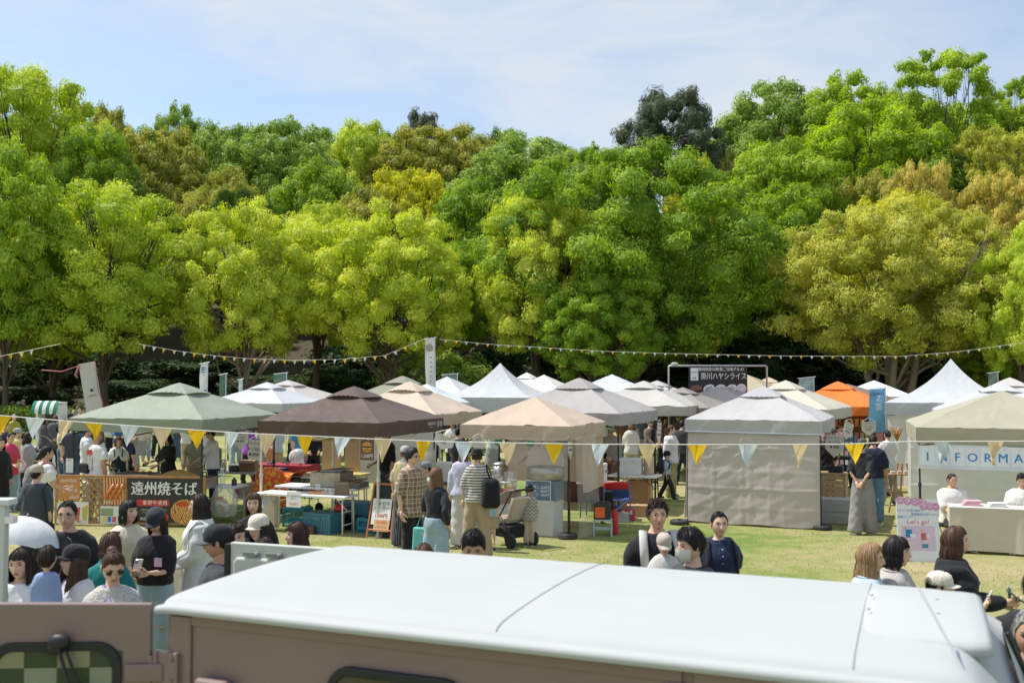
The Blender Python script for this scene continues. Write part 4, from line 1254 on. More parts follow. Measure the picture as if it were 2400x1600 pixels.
bunting('far bunting strung between the left tree and the tall banner flag',
  [(325, 806), (408, 821), (490, 832), (578, 840), (690, 844), (796, 842), (902, 833), (1004, 790)], 41,
  [(338 + 23.5 * k, (2, 1, 0)[k % 3]) for k in range(28)], 0.15, 0.18, 0.006)
bunting('far bunting running from the tall banner flag to the right edge',
  [(1030, 795), (1140, 806), (1412, 823), (1600, 829), (1838, 834), (2110, 835), (2246, 824), (2420, 800)], 41,
  [(1045 + 24.5 * k, (2, 0, 1)[k % 3]) for k in range(56)], 0.13, 0.12, 0.006)
bunting('short far bunting under the leaves at far left', [(-30, 840), (0, 835), (82, 818), (140, 806)], 44, [(24, 0), (49, 2), (74, 1)], 0.2, 0.24, 0.012)
# ================================================================ stall furniture and goods
def at(fr, name, label, cat, lx, ly, z=0.0, rz=0.0, group=None):
 return thing(name, label, cat, fr(lx, ly, z), fr.rz + R(rz), group)
def table(fr, lx, ly, w, d, h, label, rz=0.0, top=None, leg=None, fold=True, z=0.0):
 t = at(fr, 'folding_table', label, 'table', lx, ly, z, rz)
 MB().box((0, 0, h - 0.02), (w, d, 0.04)).build('tabletop', top or WHITE, t, bevel=0.008)
 for sx in (-1, 1):
  for sy in (-1, 1):
   MB().tube([(sx * (w / 2 - 0.08), sy * (d / 2 - 0.06), h - 0.04), (sx * (w / 2 - 0.07), sy * (d / 2 - 0.05), 0.0)], 0.014, 8).build('leg', leg or CREAMPOLE, t, smooth=True)
  m = MB().tube([(sx * (w / 2 - 0.075), -(d / 2 - 0.055), 0.18), (sx * (w / 2 - 0.075), d / 2 - 0.055, 0.18)], 0.010, 6)
  m.tube([(sx * (w / 2 - 0.08), 0, h - 0.28), (sx * (w / 2 - 0.36), 0, h - 0.04)], 0.009, 6)
  m.tube([(sx * (w / 2 - 0.078), -(d / 2 - 0.06), h - 0.28), (sx * (w / 2 - 0.078), d / 2 - 0.06, h - 0.28)], 0.009, 6)
  m.build('brace', leg or CREAMPOLE, t, smooth=True)
 return t
def carton(fr, lx, ly, z, w, d, h, label, rz=0.0, mat=None, flaps=False, name='cardboard_box'):
 t = at(fr, name, label, 'box', lx, ly, z, rz)
 MB().box((0, 0, h / 2), (w, d, h)).build('body', mat or CARD, t, bevel=0.006)
 MB().box((0, 0, h + 0.001), (w * 0.14, d * 1.002, 0.003)).build('tape', P((0.52, 0.39, 0.24), 0.4), t)
 if flaps:
  m = MB(); m.add([(-w / 2, -d / 2, h), (w / 2, -d / 2, h), (w / 2 + 0.02, -d / 2 - 0.08, h - 0.05), (-w / 2 + 0.02, -d / 2 - 0.08, h - 0.05)], [(0, 1, 2, 3)])
  m.build('flap', mat or CARD, t, solid=0.004)
 return t
def crate(fr, lx, ly, z, w, d, h, label, mat, rz=0.0, mesh_sides=False, lid=False, cat='crate', name='plastic_crate'):
 t = at(fr, name, label, cat, lx, ly, z, rz)
 th = 0.012
 if mesh_sides:
  m = MB(); m.box((0, 0, th / 2), (w, d, th))
  for sx in (-1, 1):
   for sy in (-1, 1):
    m.box((sx * (w / 2 - .015), sy * (d / 2 - .015), h / 2), (0.03, 0.03, h))
  m.build('base', mat, t)
  for nm, zz in (('rim', h - 0.02), ('lower_band', 0.09)):
   m = MB()
   for s in (-1, 1):
    m.box((0, s * (d / 2 - th / 2), zz), (w - 0.002, th, 0.045)); m.box((s * (w / 2 - th / 2), 0, zz), (th, d - 0.03, 0.045))
   m.build(nm, mat, t)
  nsl = max(4, int(w / 0.035))
  for s in (-1, 1):
   m = MB()
   for k in range(nsl):
    m.box((-w / 2 + w * (k + 0.5) / nsl, s * (d / 2 - 0.004), h / 2), (0.010, 0.006, h - 0.02))
   for k in range(4):
    m.box((0, s * (d / 2 - 0.004), h * (0.35 + 0.15 * k)), (w - .03, 0.005, 0.008))
   m.build('lattice_side', mat, t)
 else:
  MB().box((0, 0, h * 0.44), (w * 0.96, d * 0.96, h * 0.88), top=1.03).build('body', mat, t, bevel=0.012)
  m = MB()
  for k in range(-4, 5):
   m.box((k * w * 0.1, -d * 0.483, h * 0.4), (0.012, 0.02, h * 0.62))
  m.build('ribs', mat, t)
  MB().box((0, 0, h * 0.93), (w, d, h * 0.12)).build('lid' if lid else 'rim', mat, t, bevel=0.01)
  MB().box((0, -d * 0.5, h * 0.72), (w * 0.28, 0.025, h * 0.2)).build('grip', mat, t, bevel=0.006)
 return t
def cooler(fr, lx, ly, z, w, d, h, label, mat, rz=0.0):
 t = at(fr, 'cooler_box', label, 'cooler', lx, ly, z, rz)
 MB().box((0, 0, h * 0.4), (w * 0.97, d * 0.97, h * 0.8), top=1.02).build('body', mat, t, bevel=0.02, segs=3)
 MB().box((0, 0, h * 0.89), (w, d, h * 0.2)).build('lid', mat, t, bevel=0.02, segs=3)
 for s in (-1, 1):
  MB().box((s * w * 0.25, -d * 0.5, h * 0.78), (0.05, 0.02, 0.07)).build('latch', P((0.6, 0.6, 0.6), 0.4), t, bevel=0.004)
  MB().tube([(s * w * 0.5, -d * 0.18, h * 0.62), (s * (w * 0.5 + 0.03), -d * 0.18, h * 0.55), (s * (w * 0.5 + 0.03), d * 0.18, h * 0.55), (s * w * 0.5, d * 0.18, h * 0.62)], 0.012, 6).build('handle', P((0.3, 0.31, 0.33), 0.5), t)
 return t
def bottle(fr, lx, ly, z, r, h, label, mat, capmat, spray=False, group=None):
 t = at(fr, 'bottle', label, 'bottle', lx, ly, z, 20 * lx, group)
 MB().lathe([(r * 0.9, 0), (r, 0.01), (r, h * 0.62), (r * 0.8, h * 0.74), (r * 0.36, h * 0.82), (r * 0.34, h * 0.9)], n=12).build('body', mat, t, smooth=True)
 if spray:
  m = MB().box((-0.01, 0, h * 0.97), (0.07, 0.025, 0.035)); m.tube([(-0.03, 0, h * 0.95), (-0.045, 0, h * 0.86)], 0.006, 6)
  m.build('spray_head', capmat, t, bevel=0.004)
 else:
  MB().lathe([(r * 0.42, h * 0.88), (r * 0.42, h)], n=10).build('cap', capmat, t, smooth=True)
 return t
def flat_sheet(name, label, cat, pos, rz, w, h, mat, parent=None, tilt=0.0, th=0.004):
 t = thing(name, label, cat, pos, rz)
 t.rotation_euler = (R(tilt), 0, rz)
 MB().box((0, 0, h / 2), (w, th, h)).build('panel', mat, t)
 return t
def flat_disc(parent, x, z, rx, rz, mat, y, name='print', n=24, rot=0.0):
 m = MB()
 c, s = math.cos(rot), math.sin(rot)
 vs = []
 for k in range(n):
  a, b = rx * math.cos(2 * math.pi * k / n), rz * math.sin(2 * math.pi * k / n)
  vs.append((x + a * c - b * s, y, z + a * s + b * c))
 m.add(vs, [tuple(range(n))])
 return m.build(name, mat, parent, fix=False)
def flat_rect(parent, x, z, w, h, mat, y, name='print'):
 m = MB(); m.add([(x - w / 2, y, z - h / 2), (x + w / 2, y, z - h / 2), (x + w / 2, y, z + h / 2), (x - w / 2, y, z + h / 2)], [(0, 1, 2, 3)])
 return m.build(name, mat, parent, fix=False)
INK = P((0.025, 0.025, 0.03), 0.7)
RED = P((0.55, 0.03, 0.03), 0.5)
BLUECRATE = P((0.045, 0.16, 0.22), 0.5)
TEALCRATE = P((0.03, 0.24, 0.33), 0.5)
GREYBIN = P((0.42, 0.43, 0.43), 0.5)
def noodle_stall():
 g = FR['green']
 h = 2.85 / 2
 # ---- wooden lattice fence with posters
 f0 = Frame(X(310, 18.5), 18.5, 6)
 t = thing('lattice_fence', 'wooden lattice fence carrying posters in front of the noodle stall', 'fence', f0(0, 0), f0.rz)
 L0, L1 = -1.44, 1.42
 for x in (L0, -0.09, L1):
  MB().box((x, 0, 0.46), (0.05, 0.045, 0.92)).build('post', WOOD, t, bevel=0.004)
 for x0, x1 in ((L0, -0.09), (-0.09, L1)):
  for z in (0.90, 0.05):
   MB().box(((x0 + x1) / 2, 0, z), (x1 - x0 - 0.05, 0.035, 0.05)).build('rail', WOOD, t, bevel=0.004)
  n = 15
  for k in range(n):
   for s in (-1, 1):
    # diagonal slats clipped to the panel
    xa, xb, za, zb = x0 + 0.03, x1 - 0.03, 0.08, 0.87
    c = (xa + xb) / 2 + (k - n / 2 + 0.5) * 0.14
    pts = []
    for zz in np.linspace(za, zb, 12):
     xx = c + s * (zz - (za + zb) / 2)
     if xa <= xx <= xb:
      pts.append((xx, 0.010 * s, zz))
    if len(pts) > 2:
     a, b = pts[0], pts[-1]
     d = Vector((b[0] - a[0], 0, b[2] - a[2])).normalized()
     nrm = Vector((-d.z, 0, d.x)) * 0.014
     m = MB()
     q = []
     for yy in (-0.004, 0.004):
      for p_, sg in ((a, -1), (a, 1), (b, 1), (b, -1)):
       q.append((p_[0] + nrm.x * sg, p_[1] + yy, p_[2] + nrm.z * sg))
     m.add(q, [(0, 1, 2, 3), (7, 6, 5, 4), (0, 4, 5, 1), (1, 5, 6, 2), (2, 6, 7, 3), (3, 7, 4, 0)])
     m.build('slat', WOOD, t)
 # ---- the big black banner
 b = flat_sheet('banner', 'black banner with big white brush lettering and a picture of noodles', 'banner', f0(0.665, -0.034, 0.075), f0.rz, 1.40, 0.80, P((0.03, 0.032, 0.034), 0.5, bump=0.1, bscale=6))
 wht = P((0.74, 0.74, 0.72), 0.6, var=0.1)
 text('遠州焼そば', 0.265, wht, b, (0.0, -0.004, 0.60), bold=0.03, squeeze=0.97, gap=0.98)
 flat_rect(b, -0.21, 0.355, 0.62, 0.11, RED, -0.0035)
 text('峯野牛使用', 0.09, wht, b, (-0.17, -0.005, 0.352), bold=0.012, gap=1.15)
 text('浜松市浜名区引佐町が誇る\nブランド牛の肉を使った', 0.042, P((0.55, 0.5, 0.35)), b, (-0.19, -0.004, 0.20), line=1.2)
 text('絶品焼そば', 0.06, wht, b, (-0.3, -0.004, 0.06), bold=0.01)
 flat_disc(b, 0.40, 0.19, 0.27, 0.235, FOOD('noodle_print', (0.18, 0.05, 0.01), (0.55, 0.22, 0.04), (0.85, 0.52, 0.16), 9, 6), -0.0042, 'noodle_picture', 30)
 flat_disc(b, 0.36, 0.34, 0.12, 0.05, P((0.5, 0.08, 0.02), 0.5, var=0.5, scale=40), -0.0050, 'topping_print', 18)
 flat_rect(b, 0.06, 0.09, 0.05, 0.12, RED, -0.0044)
 # ---- posters on the left half
 noodle2 = FOOD('sausage_print', (0.22, 0.05, 0.02), (0.55, 0.2, 0.06), (0.80, 0.42, 0.14), 14)
 p1 = flat_sheet('poster', 'noodle poster with white lettering at the left of the fence', 'poster', f0(-1.18, -0.034, 0.46), f0.rz, 0.44, 0.42, noodle2)
 text('峯野牛使用', 0.06, wht, p1, (0, -0.004, 0.35), bold=0.012)
 text('遠州\n焼きそば', 0.075, wht, p1, (0.02, -0.004, 0.21), bold=0.012, line=0.95)
 text('600円', 0.07, wht, p1, (0.1, -0.004, 0.05), bold=0.012)
 p2 = flat_sheet('poster', 'poster of grilled sausages on the fence beside the bald man', 'poster', f0(-0.31, -0.034, 0.38), f0.rz, 0.40, 0.50, FOOD('grill_print', (0.10, 0.04, 0.03), (0.55, 0.2, 0.07), (0.8, 0.45, 0.2), 6, 1.0))
 for k in range(3):
  MB().tube([(-0.15 + 0.1 * k, -0.006, 0.12), (-0.08 + 0.1 * k, -0.006, 0.25), (0.02 + 0.09 * k, -0.006, 0.38)], 0.035, 8).build('sausage_print', P((0.6, 0.2, 0.05), 0.4, var=0.3, scale=30), p2, smooth=True)
 text('500円', 0.06, wht, p2, (-0.1, -0.008, 0.05), bold=0.012)
 drinks = CLOTH((0.74, 0.72, 0.66), bump=0.0, pat=('spots', (0.75, 0.35, 0.10), 9, 0.28, (0.55, 0.5, 0.12)))
 p3 = flat_sheet('poster', 'drinks poster with orange glasses at the foot of the fence', 'poster', f0(-1.10, -0.034, 0.03), f0.rz, 0.62, 0.40, drinks)
 for k in range(4):
  m = MB(); m.add([(-0.25 + 0.15 * k, -0.004, 0.06), (-0.17 + 0.15 * k, -0.004, 0.06), (-0.15 + 0.15 * k, -0.004, 0.30), (-0.27 + 0.15 * k, -0.004, 0.30)], [(0, 1, 2, 3)])
  m.build('glass_print', P([(0.75, 0.4, 0.12), (0.7, 0.62, 0.3), (0.6, 0.12, 0.08), (0.5, 0.45, 0.1)][k], 0.5), p3, fix=False)
 text('600円', 0.045, RED, p3, (-0.12, -0.005, 0.035))
 text('500円', 0.045, RED, p3, (0.12, -0.005, 0.035))
 p4 = flat_sheet('poster', 'shaved ice poster with blue and yellow cups on the fence', 'poster', f0(-0.36, -0.034, 0.03), f0.rz, 0.40, 0.33, P((0.66, 0.70, 0.68), 0.5))
 flat_rect(p4, -0.07, 0.22, 0.24, 0.14, CLOTH((0.2, 0.4, 0.2), bump=0, pat=('spots', (0.7, 0.1, 0.1), 30, 0.35, (0.1, 0.3, 0.6))), -0.003)
 for k, c in enumerate(((0.75, 0.6, 0.05), (0.04, 0.22, 0.6), (0.65, 0.1, 0.1))):
  flat_rect(p4, -0.11 + 0.09 * k, 0.09, 0.07, 0.10, P(c, 0.5), -0.004)
 # ---- counter, griddles, goods
 table(g, -0.25, -h + 0.55, 2.4, 0.5, 0.72, 'white counter table of the noodle stall behind the fence', z=0.0)
 t = at(g, 'griddle', 'small steel griddle with grilling meat on the noodle counter', 'griddle', -0.28, -h + 0.52, 0.72)
 MB().box((0, 0, 0.09), (0.74, 0.42, 0.18)).build('body', STEEL, t, bevel=0.006)
 MB().box((0, 0, 0.187), (0.70, 0.38, 0.012)).build('hotplate', P((0.05, 0.045, 0.04), 0.4, metal=0.5), t)
 for k in range(5):
  MB().ball((-0.22 + 0.11 * k, 0.05 * math.sin(k * 2.0), 0.21), (0.05, 0.035, 0.02), 8, 6).build('meat', P((0.4, 0.16, 0.06), 0.6, var=0.4, scale=40), t, smooth=True)
 t = at(g, 'griddle', 'wide steel griddle heaped with fried noodles', 'griddle', 0.75, -h + 0.50, 0.66)
 MB().box((0, 0, 0.10), (1.10, 0.52, 0.20)).build('body', STEEL, t, bevel=0.006)
 MB().box((0, 0, 0.208), (1.04, 0.46, 0.014)).build('hotplate', P((0.04, 0.035, 0.03), 0.4, metal=0.5), t)
 mb = MB()
 def heap(u, v):
  a = 6.283 * u
  r = v
  z = 0.215 + 0.11 * (1 - r ** 1.7) + 0.012 * math.sin(13 * a + 20 * r) * (1 - r * 0.6)
  return (-0.12 + 0.42 * r * math.cos(a), 0.19 * r * math.sin(a), z)
 mb.grid(heap, 40, 12)
 mb.build('noodles', FOOD('fried_noodles', (0.16, 0.08, 0.02), (0.36, 0.22, 0.05), (0.55, 0.38, 0.12), 40), t, smooth=True, fix=False)
 MB().tube([(0.45, -0.27, 0.16), (0.45, -0.275, 0.16)], 0.02, 8).build('knob', BLACK, t)
 MB().tube([(-0.55, -0.3, 0.13), (0.55, -0.3, 0.13)], 0.012, 6).build('handle', STEEL, t)
 # cartons of juice and bottles at the left end
 for k in range(3):
  c = at(g, 'juice_carton', ('leftmost', 'middle', 'rightmost')[k] + ' navy juice carton on the noodle counter', 'carton', -1.40 + 0.11 * k, -h + 0.55, 0.72, 0, 'juice cartons')
  MB().box((0, 0, 0.10), (0.085, 0.085, 0.20)).build('body', CLOTH((0.03, 0.05, 0.16), bump=0, pat=('stripe', (0.7, 0.65, 0.2), 9, 0.25)), c)
  MB().prism([(-0.0425, 0.20), (0.0425, 0.20), (0.0, 0.245)], -0.04, 0.04).build('gable', P((0.05, 0.08, 0.2), 0.5), c)
 for k in range(4):
  bottle(g, -1.06 + 0.10 * k, -h + 0.56 + 0.03 * (k % 2), 0.72, 0.042, 0.24, ('first', 'second', 'third', 'fourth')[k] + ' green-capped clear water bottle from the left on the noodle counter', GLASS('bottle_clear', (0.85, 0.9, 0.9), 0.45), P((0.03, 0.4, 0.12), 0.4), group='water bottles on the counter')
 card = flat_sheet('notice_card', 'white notice card tied to the front left canopy leg', 'card', g(-h + 0.03, -h - 0.02, 0.93), g.rz, 0.16, 0.27, WHITE)
 flat_disc(card, -0.02, 0.235, 0.012, 0.012, RED, -0.003)
 text('PayPay', 0.028, INK, card, (0.02, -0.003, 0.235))
 flat_rect(card, 0, 0.13, 0.09, 0.002, INK, -0.003)
 # side table with spray bottle and the bin bag
 s2 = Frame(X(530, 19.3), 19.3, 14)
 table(s2, 0, 0, 0.75, 0.5, 0.66, 'small grey-white side table right of the noodle fence', top=P((0.6, 0.61, 0.62), 0.5))
 bottle(s2, -0.02, -0.05, 0.66, 0.048, 0.33, 'clear spray bottle with white head on the side table', GLASS('bottle_clear', (0.85, 0.9, 0.9), 0.45), WHITE, True)
 bottle(s2, 0.20, 0.0, 0.66, 0.05, 0.16, 'small dark gas canister on the side table', P((0.05, 0.05, 0.06), 0.3), STEEL)
 t = at(s2, 'bin_bag', 'clear plastic bin bag of litter hanging beside the noodle stall', 'bag', 0.20, -0.36, 0.10)
 mb = MB()
 def bag(u, v):
  a = 6.283 * u
  r = (0.10 + 0.13 * math.sin(math.pi * min(1, v * 0.9 + 0.12)) ** 0.8) * (1 + 0.06 * math.sin(5 * a + 9 * v) + 0.04 * math.sin(11 * a - 7 * v))
  if v < 0.04: r *= 0.3
  return (r * 1.15 * math.cos(a), r * 0.8 * math.sin(a), 0.62 * v)
 mb.grid(bag, 32, 24)
 mb.build('film', GLASS('bag_film', (0.85, 0.85, 0.83), 0.42, 0.25), t, smooth=True, fix=False)
 rr = random.Random(4)
 for k in range(16):
  MB().box((rr.uniform(-.12, .12), rr.uniform(-.08, .08), rr.uniform(.05, .38)), (rr.uniform(.05, .12), rr.uniform(.03, .08), rr.uniform(.03, .07)), rr.uniform(0, 3)).build('litter', P(rr.choice([(0.7, 0.68, 0.62), (0.5, 0.3, 0.12), (0.6, 0.1, 0.06), (0.35, 0.33, 0.3), (0.72, 0.72, 0.7)]), 0.7), t)
 # shelf table behind with cookware
 s3 = Frame(X(545, 21.4), 21.4, 16)
 table(s3, 0.1, 0, 1.3, 0.55, 0.74, 'back table with pots behind the noodle stall', top=P((0.45, 0.46, 0.48), 0.4), leg=DARKPOLE)
 bottle(s3, -0.12, -0.1, 0.74, 0.055, 0.27, 'pale oil bottle on the pot table', P((0.62, 0.58, 0.38), 0.3), WHITE)
 t = at(s3, 'cooking_pot', 'dark lidded cooking pot on the pot table', 'pot', 0.13, -0.08, 0.74)
 MB().lathe([(0.10, 0), (0.13, 0.02), (0.135, 0.12)], n=18).build('body', P((0.12, 0.11, 0.11), 0.3, metal=0.6), t, smooth=True)
 MB().lathe([(0.14, 0.12), (0.13, 0.14), (0.05, 0.165), (0.0, 0.17)], n=18).build('lid', STEEL, t, smooth=True)
 MB().ball((0, 0, 0.185), 0.018, 8, 6).build('knob', BLACK, t)
 carton(s3, 0.42, 0.0, 0.74, 0.34, 0.26, 0.24, 'open brown wooden-looking box on the pot table', 12, mat=P((0.26, 0.15, 0.08), 0.7), flaps=True)
 carton(s3, -0.38, 0.02, 0.74, 0.3, 0.28, 0.22, 'black tub on the pot table', 0, mat=P((0.03, 0.03, 0.035), 0.5))
 t = at(s3, 'menu_stand', 'small framed black menu on the pot table', 'menu', -0.40, 0.1, 0.96, -10)
 MB().box((0, 0, 0.13), (0.22, 0.02, 0.26)).build('frame', PALEWOOD, t)
 MB().box((0, -0.012, 0.13), (0.18, 0.004, 0.22)).build('board', INK, t)
 text('200', 0.08, WHITE, t, (0, -0.016, 0.19), (90, 0, 0), shear=0.2)
 MB().box((0.02, -0.018, 0.09), (0.09, 0.003, 0.10), 0.0).build('note', WHITE, t)
def burger_stall():
 g = FR['brown']
 table(g, -0.30, -1.10, 1.85, 0.48, 0.68, 'long cream-legged folding table at the front of the burger stall')
 table(g, -0.42, -0.42, 1.7, 0.55, 0.74, 'second folding table carrying the burger grill')
 # grill
 t = at(g, 'grill', 'scorched steel burger grill on the second table', 'grill', -0.22, -0.40, 0.74, 2)
 m = MB()
 for s in (-1, 1):
  m.box((0, s * 0.24, 0.14), (0.62, 0.012, 0.26)); m.box((s * 0.305, 0, 0.14), (0.012, 0.47, 0.26))
 m.box((0, 0, 0.02), (0.6, 0.46, 0.02))
 m.build('body', P((0.38, 0.35, 0.31), 0.35, metal=0.8, var=0.5, scale=9, bump=0.2), t)
 MB().box((0, 0.02, 0.20), (0.58, 0.43, 0.02)).build('hotplate', P((0.05, 0.05, 0.05), 0.35, metal=0.4), t)
 m = MB()
 for k in range(6):
  m.tube([(-0.2 + 0.05 * k, -0.1 + 0.04 * k, 0.285 + .006 * k), (0.2 + 0.03 * k, 0.02 + 0.03 * k, 0.29 + .006 * k)], 0.012, 6)
 m.box((0.0, 0.05, 0.275), (0.4, 0.3, 0.008), 0.2); m.build('tongs_and_trays', STEEL, t)
 t2 = at(g, 'tool_tray', 'tray of tongs and spatulas beside the grill', 'tray', 0.30, -0.42, 0.74, 5)
 MB().box((0, 0, 0.05), (0.34, 0.40, 0.10)).build('tray', P((0.2, 0.19, 0.18), 0.35, metal=0.7, var=0.4), t2, bevel=0.01)
 for k in range(3):
  MB().tube([(-0.12 + .08 * k, -0.28, 0.11), (0.02 + .06 * k, 0.2, 0.14)], 0.014, 6).build('tool', STEEL if k < 2 else WOOD, t2)
 # front table goods
 wt = flat_sheet('price_sign', 'white paper price sign hanging from the burger table', 'sign', g(-0.40, -1.36, 0.46), g.rz, 0.30, 0.27, WHITE, tilt=-3)
 text('三ヶ日みかん\nゼリー', 0.048, INK, wt, (0, -0.004, 0.17), bold=0.012, line=0.95)
 text('¥350円', 0.058, P((0.65, 0.05, 0.12), 0.5), wt, (0.0, -0.004, 0.055), bold=0.014)
 t = at(g, 'menu_board', 'small brown board with white lettering on the burger table', 'board', 0.44, -1.12, 0.68, 3)
 MB().box((0, 0, 0.12), (0.28, 0.016, 0.24)).build('board', P((0.17, 0.12, 0.075), 0.6), t)
 text('クラニーズバーガー', 0.027, WHITE, t, (0, -0.012, 0.20), bold=0.015)
 t = at(g, 'wooden_tray', 'shallow wooden tray on the burger table', 'tray', -0.05, -1.10, 0.68, 0)
 m = MB(); m.box((0, 0, 0.01), (0.30, 0.22, 0.02))
 for s in (-1, 1): m.box((0, s * 0.105, 0.03), (0.30, 0.012, 0.05)); m.box((s * 0.145, 0, 0.03), (0.012, 0.2, 0.05))
 m.build('tray', WOOD, t)
 t = at(g, 'cup_tray', 'clear tray of small jelly cups on the burger table', 'tray', 0.18, -1.12, 0.68, 0)
 MB().box((0, 0, 0.03), (0.24, 0.18, 0.06)).build('tray', GLASS('tray_clear', (0.85, 0.88, 0.9), 0.4), t)
 for k in range(5):
  MB().lathe([(0.02, 0.065), (0.026, 0.105)], (-0.08 + 0.04 * k, 0.03 * (-1) ** k, 0), 10).build('cup', P((0.75, 0.72, 0.68), 0.4), t, smooth=True)
 t = at(g, 'card_stand', 'small white card in a clear stand on the burger table', 'card', -0.14, -0.98, 0.68)
 MB().box((0, 0, 0.08), (0.10, 0.01, 0.15)).build('card', WHITE, t)
 flat_rect(t, 0, 0.12, 0.06, 0.012, P((0.3, 0.3, 0.35), 0.5), -0.008)
 # under the table
 crate(g, 0.02, -1.02, 0.0, 0.62, 0.42, 0.36, 'large dusty blue folding container under the burger table', BLUECRATE, lid=True, rz=-8, name='storage_container', cat='container')
 crate(g, -0.85, -0.55, 0.0, 0.45, 0.34, 0.34, 'teal mesh crate behind the left legs of the burger table', TEALCRATE, mesh_sides=True, rz=4)
 crate(g, 0.75, -0.72, 0.0, 0.36, 0.30, 0.26, 'teal mesh crate under the right end of the burger table', TEALCRATE, mesh_sides=True)
 crate(g, 0.28, -0.35, 0.26, 0.7, 0.45, 0.22, 'blue container stacked at the back under the grill table', BLUECRATE, lid=True, name='storage_container', cat='container')
 crate(g, 0.30, -0.36, 0.0, 0.72, 0.47, 0.26, 'black tray box at the bottom of the stack under the grill table', P((0.025, 0.027, 0.03), 0.5), name='storage_container', cat='container')
 crate(g, -0.22, -0.62, 0.0, 0.62, 0.42, 0.30, 'flat black trays under the middle of the burger table', P((0.03, 0.03, 0.032), 0.5), name='storage_container', cat='container')
 crate(g, -0.25, -1.22, 0.0, 0.45, 0.30, 0.14, 'low brown fruit tray on the grass under the price sign', P((0.09, 0.07, 0.05), 0.6), name='storage_container', cat='container', rz=10)
 t = at(g, 'kettle', 'red kettle under the burger table', 'kettle', 0.22, -0.85, 0.37)
 MB().lathe([(0.09, 0), (0.10, 0.02), (0.08, 0.09), (0.03, 0.12), (0.0, 0.125)], n=14).build('body', P((0.6, 0.03, 0.03), 0.3), t, smooth=True)
 MB().tube([(0.08, 0, 0.05), (0.14, 0, 0.10)], 0.014, 6).build('spout', P((0.6, 0.03, 0.03), 0.3), t)
 MB().tube([(-0.06, 0, 0.10), (0, 0, 0.18), (0.06, 0, 0.10)], 0.007, 6).build('handle', BLACK, t)
 t = at(g, 'rice_bag', 'translucent bag holding a brown paper sack left of the burger table', 'bag', -1.02, -1.15, 0.02)
 mb = MB()
 def bag(u, v):
  a = 6.283 * u
  r = 0.19 * (1 + 0.07 * math.sin(4 * a + 6 * v)) * (0.75 + 0.3 * math.sin(math.pi * v))
  return (r * math.cos(a), 0.6 * r * math.sin(a), 0.60 * v)
 mb.grid(bag, 26, 16); mb.build('film', GLASS('bag_film', (0.85, 0.85, 0.83), 0.42, 0.25), t, smooth=True, fix=False)
 MB().prism([(-0.10, 0.03), (0.12, 0.03), (0.10, 0.40), (0.02, 0.52), (-0.09, 0.36)], -0.05, 0.06).build('paper_sack', CARD, t)
 # right of table: A-board with menu
 a0 = Frame(X(905, 17.2), 17.2, 24)
 t = thing('a_board', 'orange wooden A-board sign standing beside the man in yellow stripes', 'sign', a0(0, 0), a0.rz)
 for s in (-1, 1):
  m = MB(); m.tube([(-0.24, s * 0.22, 0), (-0.21, s * 0.01, 0.92)], 0.02, 6); m.tube([(0.24, s * 0.22, 0), (0.21, s * 0.01, 0.92)], 0.02, 6)
  m.tube([(-0.22, s * 0.19, 0.14), (0.22, s * 0.19, 0.14)], 0.016, 6); m.tube([(-0.21, s * 0.015, 0.90), (0.21, s * 0.015, 0.90)], 0.02, 6)
  m.build('frame', P((0.50, 0.17, 0.06), 0.5), t)
 m = MB(); m.add([(-0.215, -0.185, 0.14), (0.215, -0.185, 0.14), (0.2, -0.02, 0.88), (-0.2, -0.02, 0.88)], [(0, 1, 2, 3)]); m.build('chalkboard', INK, t, solid=0.008, fix=False)
 tl = math.degrees(math.atan2(0.165, 0.74))
 pn = bpy.data.objects.new('menu_sheet', None); COL.objects.link(pn); pn.parent = t; pn.location = (0.0, -0.172, 0.25); pn.rotation_euler = (-R(tl), 0, 0)
 MB().box((0, 0, 0.20), (0.37, 0.003, 0.44)).build('paper', WHITE, pn)
 text('三ヶ日牛\nバーガー', 0.075, INK, pn, (-0.0, -0.004, 0.30), bold=0.015)
 text('1200円', 0.085, RED, pn, (0.0, -0.004, 0.13), bold=0.015)
 MB().box((0.03, -0.004, -0.03), (0.30, 0.003, 0.20)).build('orange_paper', P((0.72, 0.42, 0.24), 0.7), pn)
 text('完売御礼', 0.055, P((0.75, 0.2, 0.05), 0.6), pn, (0.03, -0.008, 0.02), bold=0.012)
 text('売り切れました\nありがとうございます', 0.024, INK, pn, (0.03, -0.008, -0.06))
 # hanging burger sign
 b = flat_sheet('burger_sign', 'brown hanging burger sign with its price', 'sign', g(0.98, -1.20, 1.31), g.rz, 0.27, 0.46, P((0.14, 0.07, 0.04), 0.5))
 MB().box((0, 0.004, 0.23), (0.29, 0.004, 0.48)).build('border', P((0.55, 0.5, 0.5), 0.5), b)
 text('三ケ日牛\nバーガー', 0.055, WHITE, b, (0.0, -0.004, 0.385), bold=0.012, line=0.9)
 bun = P((0.52, 0.25, 0.07), 0.5, var=0.25, scale=12)
 flat_disc(b, 0.0, 0.245, 0.095, 0.07, bun, -0.0035, 'bun_print')
 flat_rect(b, 0.0, 0.225, 0.20, 0.028, P((0.06, 0.03, 0.02), 0.5), -0.0042, 'patty_print')
 flat_rect(b, 0.0, 0.203, 0.19, 0.016, P((0.6, 0.5, 0.12), 0.5), -0.0042, 'cheese_print')
 flat_disc(b, 0.0, 0.165, 0.09, 0.035, P((0.4, 0.17, 0.05), 0.5), -0.0042, 'bun_print')
 text('1,200円', 0.085, WHITE, b, (0.0, -0.005, 0.07), bold=0.015, squeeze=0.85)
 # cardboard back boards and lettered strip
 c0 = Frame(X(800, 20.9), 20.9, 20)
